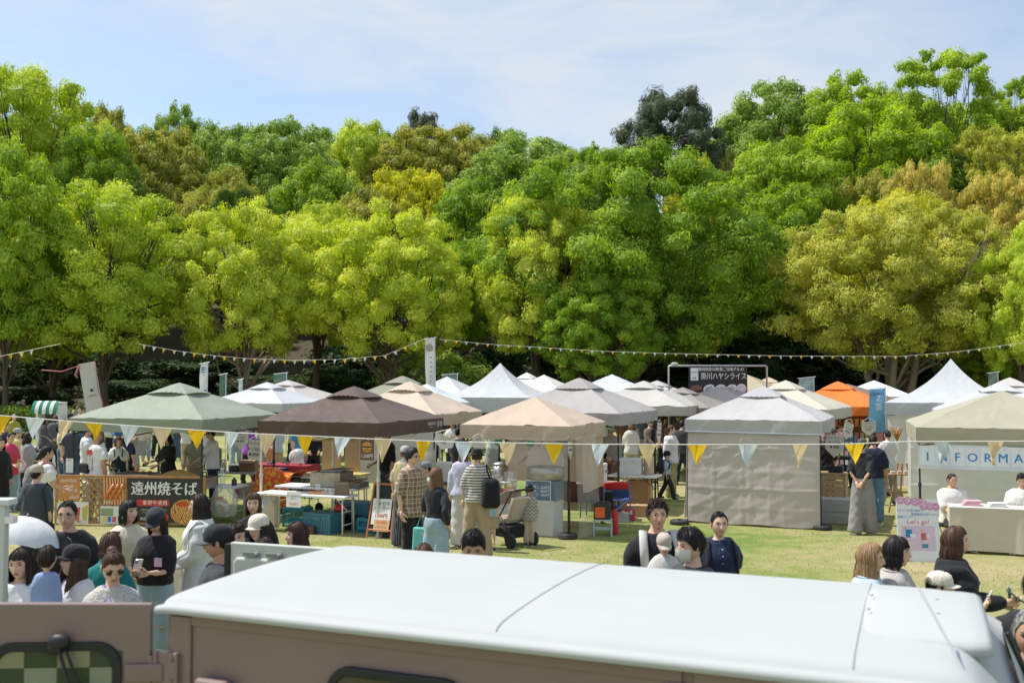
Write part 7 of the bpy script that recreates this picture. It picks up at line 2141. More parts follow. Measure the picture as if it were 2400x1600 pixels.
def strands(mb, rs, nphi, q, seed, curl):
 """loose locks lying over the hair shell so that it does not read as a helmet"""
 n = (210, 50, 0)[q]
 rg = random.Random(int(seed * 100) + nphi)
 m = len(rs)
 for _ in range(n):
  i = rg.randrange(nphi)
  j0 = rg.randrange(0, max(1, m // 2))
  j1 = min(m - 1, j0 + rg.randrange(max(2, m // 3), m))
  w = rg.uniform(0.0015, 0.0042)
  lift = rg.uniform(1.01, 1.07) if not curl else rg.uniform(1.02, 1.12)
  dr = rg.uniform(-0.25, 0.25)
  vs = []
  for j in range(j0, j1 + 1):
   a = Vector(rs[j][i]); b = Vector(rs[j][(i + 1) % nphi])
   p = a.lerp(b, 0.5)
   t = (j - j0) / max(1, j1 - j0)
   lf = 1 + (lift - 1) * math.sin(math.pi * min(1, t * 0.8 + 0.1)) + 0.012 * t
   side = (b - a)
   side = side.normalized() if side.length > 1e-5 else Vector((1, 0, 0))
   c0 = Vector((p.x * lf, p.y * lf, p.z * (lf if p.z > 0 else 1) - 0.006 * t)) + side * (dr * t * 0.06 + (0.006 * math.sin(9 * t + i) if curl else 0))
   ww = w * (1 - 0.8 * t * t)
   vs += [c0 - side * ww, c0 + side * ww]
  mb.add(vs, [(2 * k, 2 * k + 1, 2 * k + 3, 2 * k + 2) for k in range(len(vs) // 2 - 1)])
def hair_shell(mb, q, style, front=38.0, length=0.0, off=0.10, seed=0.0, curl=0.0, part=None, cover=58.0):
 nphi = (64, 36, 22)[q]
 rows = (12, 8, 6)[q]
 drop = (12, 8, 6)[q] if length else 0
 rs = [[] for _ in range(rows + drop)]
 for i in range(nphi):
  phi = -math.pi + 2 * math.pi * i / nphi
  a = abs(math.degrees(phi))
  if a < 42: e = front
  elif a < 78: e = front + (4 - front) * (a - 42) / 36
  elif a < 104: e = -6 - 4 * (a - 78) / 26
  else: e = -10 - 26 * min(1, (a - 104) / 40)
  if length and a > cover:
   e = -12
  for j in range(rows):
   t = j / (rows - 1)
   el = R(90 - (90 - e) * (0.04 + 0.96 * t))
   x, y, z = skull(np.array(phi), np.array(el), False)
   o = off * (1 - 0.45 * max(0, t - 0.6) / 0.4 * (0 if (length and a > cover) else 1))
   n_ = 0.020 * math.sin(phi * 23 + seed + 3 * t) + 0.014 * math.sin(phi * 51 + 7 * t + seed * 2)
   if length and 62 < a < 118:
    o += 0.07 * math.sin(math.pi * (a - 62) / 56) * min(1, t * 1.6)
   if curl:
    n_ += curl * (math.sin(phi * 9 + seed) * math.sin(el * 9 + seed) + 0.8 * math.sin(phi * 17 + el * 13 + seed * 2) * math.cos(el * 19 - phi * 5))
   k = 1 + o + n_ * (0.4 + t * 0.8)
   if part is not None and t < 0.5:
    k -= 0.03 * math.exp(-((x - part) / 0.008) ** 2) * (1 if y < 0.03 else 0)
   rs[j].append((float(x) * k, float(y) * k + (0.004 if a > 90 else -0.002), float(z) * k))
  if drop:
   bx, by, bz = rs[rows - 1][-1]
   for j in range(drop):
    t = (j + 1) / drop
    if a > cover:
     w = min(1.0, (a - cover) / 26)
     L = length * (0.86 + 0.14 * w) + (0.012 + 0.05 * length) * math.sin(phi * 13 + seed) + 0.06 * length * math.sin(phi * 31 + 2 * seed)
     if length > 0.22 and a < 100:
      L = min(L, 0.22 + 0.4 * max(0, (a - cover) / (100 - cover)) * (length - 0.22)) if seed % 2 > 1 else L
     sp = 1 + 0.10 * math.sin(math.pi * min(1, t * 1.1)) - (0.10 * t if length < 0.16 else 0.06 * t * t) + 0.03 * math.sin(phi * 29 + seed + 4 * t)
     rs[rows + j].append((bx * sp, by * sp + (0.015 * t if a > 120 else -0.012 * t * (1 if length > 0.2 else 0)), bz - L * t))
    else:
     rs[rows + j].append((bx, by, bz))
 strands(mb, rs, nphi, q, seed, curl)
 mb.rings(rs, False)
 # close the crown
 mb.f.append(tuple(len(mb.v) - len(rs) * nphi + k for k in range(nphi))); mb.m.append(0)
def hand(mb, p, d, palm, side, curl=0.6, s=1.0, mi=0):
 """hand at wrist p, fingers along d, palm normal 'palm'"""
 d = d.normalized(); palm = (palm - d * palm.dot(d)).normalized()
 sx = d.cross(palm).normalized()
 L = 0.085 * s
 mb.tube([p - d * 0.02, p + d * 0.02 * s, p + d * L * 0.7, p + d * L], [(0.026 * s, 0.020 * s), (0.033 * s, 0.017 * s), (0.04 * s, 0.015 * s), (0.036 * s, 0.012 * s)], 8, True, mi)
 for k in range(4):
  b = p + d * L * 0.95 + sx * (0.028 - 0.0187 * k) * s * side
  fl = (0.066, 0.074, 0.07, 0.055)[k] * s
  a, pts = 0.0, [b]
  for j in range(3):
   a += curl * (0.55, 0.6, 0.45)[j]
   b = b + (d * math.cos(a) + palm * math.sin(a)) * fl * (0.45, 0.32, 0.23)[j]
   pts.append(b)
  mb.tube(pts, [0.0088 * s, 0.0085 * s, 0.0075 * s, 0.0055 * s], 6, True, mi)
 b = p + d * L * 0.25 + sx * 0.03 * s * side
 t1 = (d * 0.6 + sx * 0.65 * side + palm * 0.45).normalized()
 t2 = (d * 0.85 + palm * 0.5 + sx * 0.1 * side).normalized()
 mb.tube([b, b + t1 * 0.036 * s, b + t1 * 0.036 * s + t2 * 0.034 * s, b + t1 * 0.036 * s + t2 * 0.055 * s], [0.012 * s, 0.0108 * s, 0.0095 * s, 0.006 * s], 6, True, mi)
JOBS = []
HANDS = {'down': (0.235, -0.03, 0.79), 'phone': (0.055, -0.30, 1.13), 'work': (0.17, -0.40, 0.98), 'behind': (0.05, 0.17, 0.92), 'raise': (0.045, -0.34, 1.47), 'chest': (0.08, -0.20, 1.20),
   'hold': (0.13, -0.27, 1.0), 'point': (0.16, -0.50, 1.16), 'hip': (0.20, -0.06, 1.0), 'face': (0.06, -0.13, 1.45), 'back_side': (0.26, 0.10, 0.84), 'low': (0.2, -0.30, 0.80), 'lap': (0.10, -0.34, 1.02)}
def person(px, d, h, face, label, top=None, bottom=None, hair=None, sex='f', skin=0, arms=('down', 'down'), legs='stand', lean=0.0, yaw=0.0, pitch=0.0, hat=None, glasses=None, q=None, shoes=(0.03, 0.03, 0.035), mask=False, apron=None, z=0.0, group=None, seat=0.47, pos=None, loose=0.0, curl=0.7, name='person', hs=None, extra=None):
 """one standing, walking or sitting figure; top/bottom/hair are dicts"""
 k = h / 1.70
 q = q if q is not None else (0 if d < 11 else (1 if d < 24 else 2))
 vox = (0.019, 0.026, 0.042)[q]
 root = thing(name, label, 'person', pos or (X(px, d), d, z), R(face), group)
 m_ = sex == 'm'
 hs = hs or 0.905 * (0.45 + 0.55 * k)
 sit = legs == 'sit'
 dz = (seat - 0.90 * k) if sit else 0.0
 piv = Vector((0, 0, 0.92 * k + dz))
 rot = Matrix.Rotation(R(lean), 3, 'X')
 def up(p):
  v = Vector((p[0] * k, p[1] * k, p[2] * k + dz))
  return piv + rot @ (v - piv) if v.z > piv.z else v
 def pt(p):
  return Vector((p[0] * k, p[1] * k, p[2] * k))
 sh = 0.185 if m_ else 0.160
 nseg = (20, 16, 12)[q]
 def torso_rings(spec, ex=0.0):
  rs = []
  for (zz, wx, wy, oy) in spec:
   ring = []
   for i in range(nseg):
    a = 2 * math.pi * i / nseg
    c, s = math.cos(a), math.sin(a)
    ring.append(up(((wx + ex) * math.copysign(abs(c) ** 0.86, c), oy + (wy + ex) * math.copysign(abs(s) ** 0.9, s), zz)))
   rs.append(ring)
  return rs
 if m_:
  T = [(0.83, 0.10, 0.085, 0), (0.90, 0.155, 0.105, 0), (0.98, 0.148, 0.100, 0), (1.08, 0.140, 0.100, 0), (1.20, 0.158, 0.110, 0), (1.31, 0.176, 0.112, 0.0), (1.375, 0.182, 0.088, 0.008), (1.405, 0.15, 0.075, 0.012), (1.43, 0.095, 0.065, 0.012)]
 else:
  T = [(0.83, 0.10, 0.085, 0), (0.90, 0.162, 0.112, 0.005), (0.98, 0.140, 0.098, 0), (1.08, 0.120, 0.088, 0), (1.20, 0.138, 0.105, -0.012), (1.27, 0.146, 0.112, -0.016), (1.34, 0.152, 0.092, 0.0), (1.378, 0.158, 0.076, 0.008), (1.405, 0.128, 0.066, 0.01), (1.428, 0.08, 0.058, 0.01)]
 # joints
 S, E, W_ = {}, {}, {}
 aw = (0.27 * k, 0.245 * k)
 for i, sx in enumerate((-1, 1)):
  S[i] = up((sx * (sh + 0.008), 0.005, 1.362))
  tg = arms[i]
  tg = HANDS[tg] if isinstance(tg, str) else tg
  if isinstance(arms[i], str):
   tgt = pt((sx * tg[0], tg[1], tg[2])) + Vector((0, 0, dz))
   if lean and arms[i] in ('down', 'behind', 'face', 'chest', 'phone', 'raise'):
    tgt = up((sx * tg[0], tg[1], tg[2]))
  else:
   tgt = pt(tg) + Vector((0, 0, dz))
  v = tgt - S[i]
  L = min(v.length, sum(aw) * 0.985)
  v.normalize()
  W_[i] = S[i] + v * L
  a = (aw[0] ** 2 - aw[1] ** 2 + L * L) / (2 * L)
  hh = math.sqrt(max(1e-6, aw[0] ** 2 - a * a))
  pole = Vector((sx * 0.28, 0.55, -0.8))
  pole = (pole - v * pole.dot(v)).normalized()
  E[i] = S[i] + v * a + pole * hh
 hip, knee, ank = {}, {}, {}
 st = {'stand': ((0.10, 0.0), (0.10, 0.02)), 'apart': ((0.16, 0.0), (0.16, 0.03)), 'walk': ((0.09, -0.26), (0.09, 0.30)), 'step': ((0.09, -0.12), (0.10, 0.14)), 'sit': ((0.12, -0.42), (0.12, -0.42)), 'together': ((0.075, 0), (0.075, 0))}[legs]
 for i, sx in enumerate((-1, 1)):
  fx, fy = st[i]
  hip[i] = Vector((sx * 0.085 * k, 0, 0.88 * k + dz))
  ank[i] = Vector((sx * fx * k, fy * k, (0.085 if not (legs == 'walk' and i == 1) else 0.13) * k))
  if sit:
   knee[i] = Vector((sx * 0.12 * k, -0.43 * k, 0.88 * k + dz + 0.03))
   ank[i].z = 0.085 * k
  else:
   bend = -0.05 if legs == 'walk' and i == 0 else (-0.06 if legs == 'walk' else -0.015)
   knee[i] = hip[i].lerp(ank[i], 0.5) + Vector((0, bend * k, 0.01))
 # head frame
 nb = up((0, 0.015, 1.425))
 hc = up((0, -0.006, 1.482)) + rot @ Vector((0, -0.006 * k, 0.100 * hs))
 HM = Matrix.Translation(hc) @ (Matrix.Rotation(R(yaw), 4, 'Z') @ Matrix.Rotation(R(pitch) + R(lean) * 0.4, 4, 'X')) @ Matrix.Scale(hs, 4)
 def headpart(mb):
  mb.v = [tuple(HM @ Vector(v)) for v in mb.v]
  return mb
 # ---------------- body
 ar = (0.050, 0.039, 0.027) if m_ else (0.043, 0.034, 0.0235)
 b = MB()
 b.rings(torso_rings(T), True)
 b.tube([up((0, 0.012, 1.38)), nb + rot @ Vector((0, 0, 0.02)), HM @ Vector((0, 0.015, -0.05))], [0.062 * k, 0.053 * k * (1.08 if m_ else 0.94), 0.05 * hs], 12)
 for i in (0, 1):
  b.tube([S[i] + Vector((-0.03 * (-1, 1)[i] * k, 0, 0)), S[i].lerp(E[i], 0.5), E[i], E[i].lerp(W_[i], 0.4), W_[i]], [ar[0] * k * 0.95, ar[0] * k, ar[1] * k, ar[1] * k * 0.98, ar[2] * k], 10)
  b.tube([hip[i] + Vector((0, 0, 0.02)), hip[i].lerp(knee[i], 0.5), knee[i], knee[i].lerp(ank[i], 0.35), ank[i], ank[i] + Vector((0, 0, -0.04 * k))], [0.085 * k, 0.076 * k, 0.054 * k, 0.055 * k, 0.036 * k, 0.036 * k], 10)
  b.tube([ank[i] + Vector((0, 0.04 * k, -0.045 * k)), ank[i] + Vector((0, -0.05 * k, -0.05 * k)), ank[i] + Vector((0, -0.14 * k, -0.06 * k))], [0.034 * k, 0.036 * k, 0.025 * k], 8)
 ex = MB()
 hv, hf, hm = head_base(q)
 wj = 0.97 + 0.06 * ((px * 7 + int(d * 13)) % 10) / 10
 ex.add([tuple(HM @ Vector((v[0] * wj, v[1], v[2]))) for v in hv], hf)
 ex.m[-len(hf):] = hm
 for i, sx in enumerate((-1, 1)):
  dr = (W_[i] - E[i]).normalized()
  inw = Vector((-sx, -0.3, 0.1)) if W_[i].z < 1.05 * k + dz else Vector((-sx * 0.5, 0.2, 0.8))
  side = 1 if dr.cross(inw).dot(Vector((0, -1, 0.3))) > 0 else -1
  hand(ex, W_[i], dr, inw, side, curl, k * (1.0 if m_ else 0.92))
 body = bpy.data.objects.new('body', bpy.data.meshes.new('body')); COL.objects.link(body); body.parent = root
 hm_ = HAIR(hair.get('col', HBLACK)) if hair else HAIR(HBLACK)
 JOBS.append((body, b, (0.024, 0.031, 0.05)[q], ex, [SKIN[skin], EYEW, EYED, LIP, hm_], 0.0, 0))
 # ---------------- clothes
 lo = loose
 def cloth_job(nm, mb, mat, fold, v=None):
  o = bpy.data.objects.new(nm, bpy.data.meshes.new(nm)); COL.objects.link(o); o.parent = root
  JOBS.append((o, mb, v or vox, None, [mat], fold, px * 0.37 + d))
  return o
 if top:
  tm = top['m']
  hem = top.get('hem', 0.88)
  lz = top.get('loose', 0.012) + lo
  flare = top.get('flare', 0.02)
  spec = []
  if hem < 0.90:
   n_ = max(1, int((0.93 - hem) / 0.12) + 1)
   for j in range(n_):
    zz = hem + (0.93 - hem) * j / n_
    spec.append((zz, 0.168 + flare * (0.93 - zz) * 3, 0.118 + flare * (0.93 - zz) * 2.4, 0.0))
  spec += [(zz, wx, wy, oy) for (zz, wx, wy, oy) in T if zz > max(hem, 0.86)]
  spec.append((1.442, 0.072 if not m_ else 0.085, 0.058, 0.012))
  mb = MB()
  mb.rings(torso_rings(spec, lz + 0.009), True)
  sl = top.get('sleeve', 'short')
  sw = top.get('sw', 0.0) * 0.35 + lz * 0.25
  for i in (0, 1):
   if sl in ('none',):
    continue
   A = S[i] + Vector((-0.03 * (-1, 1)[i] * k, 0, 0.004 * k))
   if sl == 'short':
    e = S[i].lerp(E[i], 0.78)
    mb.tube([A, S[i].lerp(E[i], 0.35), e], [(ar[0] + 0.004) * k, (ar[0] + 0.012 + sw) * k, (ar[0] + 0.012 + sw * 1.3) * k], 12)
   elif sl == 'elbow':
    e = E[i].lerp(W_[i], 0.08)
    mb.tube([A, S[i].lerp(E[i], 0.5), E[i], e], [(ar[0] + 0.004) * k, (ar[0] + 0.011 + sw) * k, (ar[1] + 0.018 + sw) * k, (ar[1] + 0.02 + sw) * k], 12)
   else:
    e = E[i].lerp(W_[i], 0.95)
    mb.tube([A, S[i].lerp(E[i], 0.5), E[i], E[i].lerp(W_[i], 0.5), e], [(ar[0] + 0.005) * k, (ar[0] + 0.014 + sw) * k, (ar[1] + 0.016 + sw) * k, (ar[1] + 0.014 + sw) * k, (ar[2] + 0.013 + sw * 0.6) * k], 12)
  cloth_job(top.get('name', 'shirt'), mb, tm, 0.0055 * k)
  if top.get('collar'):
   mb = MB().tube([up((0.075 * math.sin(a), 0.012 - 0.066 * math.cos(a), 1.425 + 0.018 * (1 - math.cos(a)) * 0.5)) for a in np.linspace(0.25, 6.03, 13)], [(0.012, 0.024)] * 13, 6)
   mb.build('collar', top['collar'] if not isinstance(top['collar'], bool) else tm, root, smooth=True)
  if top.get('open'):      # open front showing an inner shirt
   mb = MB()
   mb.grid(lambda u, v: up(((u - 0.5) * 0.13 * (0.8 + 0.3 * (1 - v)), -0.118 - lz - 0.014 + 0.03 * v * v * (1 if v > 0.6 else 0.4) - 0.012 * (1 - abs(2 * u - 1)), 0.92 + 0.49 * v)), 6, 10)
   mb.build('inner_shirt', top['open'], root, smooth=True)
 if bottom:
  bm_ = bottom['m']
  kind = bottom.get('kind', 'pants')
  wd = bottom.get('wide', 0.0)
  mb = MB()
  wz = bottom.get('waist', 1.02)
  if kind in ('pants', 'shorts'):
   mb.rings(torso_rings([(0.82, 0.09, 0.085, 0), (0.86, 0.15, 0.105, 0), (0.92, 0.166, 0.114, 0.004), (wz, 0.146, 0.102, 0)], 0.012), True)
   for i in (0, 1):
    if kind == 'shorts':
     e = hip[i].lerp(knee[i], 0.82)
     mb.tube([hip[i] + Vector((0, 0, 0.03)), hip[i].lerp(knee[i], 0.4), e], [0.098 * k, (0.094 + wd) * k, (0.092 + wd * 2) * k], 12)
    else:
     e = ank[i] + Vector((0, 0, (-0.015 if wd < 0.03 else -0.055) * k))
     mb.tube([hip[i] + Vector((0, 0, 0.03)), hip[i].lerp(knee[i], 0.5), knee[i], knee[i].lerp(ank[i], 0.5), e], [0.097 * k, (0.088 + wd * 0.6) * k, (0.068 + wd) * k, (0.063 + wd * 1.2) * k, (0.052 + wd * 1.5) * k], 12)
  else:
   hz = bottom.get('hem', 0.35)
   fl = bottom.get('flare', 0.10)
   rs = []
   for j in range(8):
    t = j / 7
    zz = hz + (wz - hz) * t
    wv = 0.150 + 0.024 * math.sin(math.pi * min(1, (1 - t) * 1.6)) + fl * (1 - t)
    ring = []
    for i in range(nseg * 2):
     a = 2 * math.pi * i / (nseg * 2)
     pl = 1 + 0.05 * (1 - t) * math.sin(9 * a)
     ring.append(up((wv * pl * math.cos(a), wv * 0.76 * pl * math.sin(a), zz)))
    rs.append(ring)
   mb.rings(rs, True)
  cloth_job({'pants': 'trousers', 'shorts': 'shorts', 'skirt': 'skirt'}[kind], mb, bm_, 0.006 * k, 0.028 if (q == 0 and d < 8.7) else None)
  if bottom.get('belt'):
   MB().rings(torso_rings([(wz - 0.035, 0.148, 0.104, 0), (wz - 0.002, 0.147, 0.103, 0)], 0.016), False).build('belt', bottom['belt'], root, smooth=True)
 if shoes:
  sm = shoes if not isinstance(shoes, tuple) else P(shoes, 0.5)
  for i in (0, 1):
   a = ank[i]
   mb = MB().tube([a + Vector((0, 0.055 * k, -0.05 * k)), a + Vector((0, 0.03 * k, -0.042 * k)), a + Vector((0, -0.05 * k, -0.045 * k)), a + Vector((0, -0.13 * k, -0.055 * k)), a + Vector((0, -0.175 * k, -0.064 * k))],
       [(0.022 * k, 0.02 * k), (0.042 * k, 0.042 * k), (0.046 * k, 0.038 * k), (0.045 * k, 0.028 * k), (0.026 * k, 0.014 * k)], 10)
   sh_o = mb.build('shoe', sm, root, smooth=True)
   if q < 2:
    MB().box((a.x, a.y - 0.055 * k, a.z - 0.076 * k), (0.088 * k, 0.24 * k, 0.018 * k)).build('sole', WHITE if bottom and bottom.get('sole', True) else BLACK, sh_o, bevel=0.006)
 if apron:
  mb = MB()
  mb.grid(lambda u, v: up(((u - 0.5) * (0.36 if v < 0.55 else 0.36 - 0.42 * (v - 0.55)), -0.15 + 0.06 * abs(2 * u - 1) ** 2 - (0.0 if v < .5 else -0.01), 0.62 + 0.66 * v)), 10, 14)
  mb.build('apron', apron, root, smooth=True, solid=0.006)
  for sx in (-1, 1):
   MB().tube([up((sx * 0.075, -0.145, 1.27)), up((sx * 0.09, -0.09, 1.41)), up((sx * 0.07, 0.05, 1.43)), up((0, 0.12, 1.28))], 0.010, 6).build('apron_strap', apron, root)
 # ---------------- hair, hats, glasses
 if hair:
  sty = hair.get('style', 'short')
  mb = MB()
  sd = hair.get('seed', (px % 17) * 0.7)
  fr = hair.get('front', 38)
  kw = dict(front=fr, seed=sd)
  if sty == 'short': hair_shell(mb, q, sty, off=hair.get('off', 0.10), curl=0.035, **kw)
  elif sty == 'crop': hair_shell(mb, q, sty, off=0.045, **kw)
  elif sty == 'curly': hair_shell(mb, q, sty, off=0.20, curl=0.13, **kw)
  elif sty == 'bob': hair_shell(mb, q, sty, off=0.095, length=hair.get('len', 0.085), **kw)
  elif sty == 'medium': hair_shell(mb, q, sty, off=0.09, length=hair.get('len', 0.17), **kw)
  elif sty == 'long': hair_shell(mb, q, sty, off=0.09, length=hair.get('len', 0.36), **kw)
  elif sty in ('tied', 'pony', 'bun'): hair_shell(mb, q, sty, off=0.075, **kw)
  if sty == 'pony':
   L = hair.get('len', 0.24)
   mb.tube([(0, 0.095, 0.02), (0, 0.135, 0.015), (0.005, 0.145, -0.06), (0.01, 0.13, -0.06 - L * 0.5), (0.0, 0.12, -0.06 - L)], [0.018, 0.022, 0.03, 0.028, 0.006], 9)
  elif sty == 'bun':
   mb.ball((0, 0.085, 0.085), (0.042, 0.042, 0.038), 12, 8)
  elif sty == 'tied':
   mb.ball((0, 0.112, -0.015), (0.03, 0.028, 0.034), 10, 7)
  ho = headpart(mb).build('hair', hm_, root, smooth=True, fix=False)
 if hat:
  kind, hmat = hat[0], hat[1]
  mb = MB()
  n = (28, 20, 14)[q]
  if kind == 'cap':
   prof = [(0.094, 0.022), (0.097, 0.035), (0.096, 0.07), (0.085, 0.105), (0.06, 0.128), (0.03, 0.138), (0.004, 0.140)]
   mb.rings([[(r * 0.92 * math.cos(2 * math.pi * i / n), r * 1.16 * math.sin(2 * math.pi * i / n) + 0.004, zz) for i in range(n)] for r, zz in prof], True)
   c = headpart(mb).build('cap', hmat, root, smooth=True)
   br = MB()
   tilt = hat[2] if len(hat) > 2 else 0.0
   br.grid(lambda u, v: ((u - 0.5) * 0.165 * (1 - 0.22 * v * v), -0.085 - 0.085 * v * (1 - (2 * u - 1) ** 4 * 0.55) + 0.055 * (abs(2 * u - 1) ** 2.2) * (1 - v * 0.6), 0.034 - 0.014 * v - 0.022 * abs(2 * u - 1) ** 2 + tilt * v), 12, 6)
   headpart(br).build('brim', hat[3] if len(hat) > 3 else hmat, c, smooth=True, solid=0.004 * hs)
   b2 = MB().ball((0, 0.004, 0.141), (0.008, 0.008, 0.005), 8, 5)
   headpart(b2).build('button', hmat, c, smooth=True)
  elif kind == 'bucket':
   prof = [(0.150, 0.012), (0.100, 0.052), (0.098, 0.06), (0.092, 0.115), (0.075, 0.130), (0.01, 0.134)]
   mb.rings([[(r * 0.95 * math.cos(2 * math.pi * i / n), r * 1.12 * math.sin(2 * math.pi * i / n), zz) for i in range(n)] for r, zz in prof], True)
   headpart(mb).build('bucket_hat', hmat, root, smooth=True)
  elif kind == 'beanie':
   prof = [(0.092, -0.005), (0.099, 0.02), (0.1, 0.06), (0.085, 0.11), (0.05, 0.14), (0.004, 0.148)]
   mb.rings([[(r * 0.93 * math.cos(2 * math.pi * i / n), r * 1.14 * math.sin(2 * math.pi * i / n) + 0.006, zz) for i in range(n)] for r, zz in prof], True)
   headpart(mb).build('beanie', hmat, root, smooth=True)
 if glasses:
  gm = P((0.02, 0.018, 0.018), 0.3) if glasses != 'clear' else P((0.5, 0.42, 0.3), 0.25, metal=0.6)
  mb = MB()
  rr = 0.022 if glasses != 'sun' else 0.025
  for sx in (-1, 1):
   cy = face_y(sx * 0.033, 0.01) - 0.012
   ring = [(sx * 0.033 + rr * 1.12 * math.cos(2 * math.pi * i / 14), cy + 0.004 * abs(math.cos(2 * math.pi * i / 14)), 0.008 + rr * (0.9 if glasses != 'sun' else 0.75) * math.sin(2 * math.pi * i / 14)) for i in range(15)]
   mb.tube(ring, 0.0026 if glasses == 'round' else 0.0017, 5, False)
   mb.tube([(sx * 0.058, cy + 0.003, 0.014), (sx * 0.076, 0.0, 0.012), (sx * 0.079, 0.03, 0.0)], 0.002, 5)
  mb.tube([(-0.011, face_y(0, .012) - .01, 0.014), (0.011, face_y(0, .012) - .01, 0.014)], 0.0022, 5)
  go = headpart(mb).build('glasses', gm, root)
  if glasses == 'sun':
   for sx in (-1, 1):
    lb = MB()
    cy = face_y(sx * 0.033, 0.01) - 0.011
    lb.add([(sx * 0.033 + rr * 1.1 * math.cos(2 * math.pi * i / 14), cy + 0.004 * abs(math.cos(2 * math.pi * i / 14)), 0.008 + rr * 0.75 * math.sin(2 * math.pi * i / 14)) for i in range(14)], [tuple(range(14))])
    headpart(lb).build('lens', P((0.01, 0.01, 0.012), 0.1), go)
 if mask:
  mb = MB()
  def mk(u, v):
   phi = (u - 0.5) * 2.3
   el = R(-62 + 60 * v)
   x, y, zz = skull(np.array(phi), np.array(el), False)
   kk = 1.09 + 0.05 * math.cos(phi) * math.sin(math.pi * v)
   return (float(x) * kk, float(y) * kk - 0.012 * math.exp(-(phi / 0.35) ** 2), float(zz) * 1.02)
  mb.grid(mk, 14, 10)
  headpart(mb).build('mask', CLOTH((0.72, 0.73, 0.75), bump=0.2), root, smooth=True)
  for sx in (-1, 1):
   e = MB().tube([(sx * 0.066, -0.045, -0.02), (sx * 0.078, 0.0, 0.005)], 0.0018, 4)
   headpart(e).build('ear_loop', WHITE, root)
 root['_dummy'] = 0
 del root['_dummy']
 info = dict(root=root, up=up, HM=HM, W=W_, E=E, S=S, k=k, q=q)
 return info
def run_jobs():
 tmp = []
 for (o, mb, vox, ex, mats, fold, sd) in JOBS:
  me = bpy.data.meshes.new('tmp')
  me.from_pydata(mb.v, [], mb.f)
  t = bpy.data.objects.new('tmp', me); COL.objects.link(t)
  bm = bmesh.new(); bm.from_mesh(me); bmesh.ops.recalc_face_normals(bm, faces=bm.faces); bm.to_mesh(me); bm.free()
  r = t.modifiers.new('r', 'REMESH'); r.mode = 'VOXEL'; r.voxel_size = vox; r.adaptivity = 0.0
  s = t.modifiers.new('s', 'SMOOTH'); s.factor = 0.5; s.iterations = 3
  tmp.append(t)
 dg = bpy.context.evaluated_depsgraph_get(); dg.update()
 for t, (o, mb, vox, ex, mats, fold, sd) in zip(tmp, JOBS):
  me = bpy.data.meshes.new_from_object(t.evaluated_get(dg))
  n = len(me.vertices)
  if fold:
   co = np.empty(n * 3, np.float32); me.vertices.foreach_get('co', co); co = co.reshape(-1, 3)
   no = np.empty(n * 3, np.float32); me.vertices.foreach_get('normal', no); no = no.reshape(-1, 3)
   x, y, zz = co[:, 0], co[:, 1], co[:, 2]
   a = np.sin(38 * zz + 14 * x + 3 * np.sin(9 * x + sd) + sd) * np.sin(11 * x + 9 * y + sd) + 0.8 * np.sin(21 * x - 26 * zz + 17 * y + 2 * sd + 2 * np.sin(7 * zz)) + 0.6 * np.sin(55 * x + 31 * zz + sd * 3)
   co += no * (fold * a * 0.6)[:, None]
   me.vertices.foreach_set('co', co.ravel())
  me.materials.clear()
  for m in mats: me.materials.append(m)
  if ex is not None:
   bm = bmesh.new(); bm.from_mesh(me)
   e = ex.mesh('tmp2'); bm.from_mesh(e); bm.to_mesh(me); bm.free()
   bpy.data.meshes.remove(e)
  me.polygons.foreach_set('use_smooth', [True] * len(me.polygons))
  me.name = o.name
  old = o.data
  o.data = me
  bpy.data.meshes.remove(old)
  tm = t.data
  bpy.data.objects.remove(t); bpy.data.meshes.remove(tm)
def world_of(inf, p):
 return inf['root'].matrix_basis @ Vector(p)
def phone(inf, label, hand_i=0, off=(0.0, -0.02, 0.07), tilt=(-35, 0, 0), both=False, col=(0.02, 0.02, 0.022)):
 p = inf['W'][hand_i].copy()
 if both: p = (inf['W'][0] + inf['W'][1]) / 2
 p = p + Vector(off)
 t = thing('phone', label, 'phone', world_of(inf, p), inf['root'].rotation_euler.z)
 t.rotation_euler = (R(tilt[0]), R(tilt[1]), inf['root'].rotation_euler.z + R(tilt[2]))
 MB().box((0, 0, 0), (0.074, 0.009, 0.152)).build('case', P(col, 0.35), t, bevel=0.004)
 MB().box((0, 0.005, 0), (0.068, 0.001, 0.145)).build('screen', P((0.05, 0.06, 0.08), 0.1), t)
 MB().box((-0.018, -0.006, 0.052), (0.028, 0.003, 0.03)).build('camera_bump', P((0.1, 0.1, 0.1), 0.2), t, bevel=0.002)
 return t
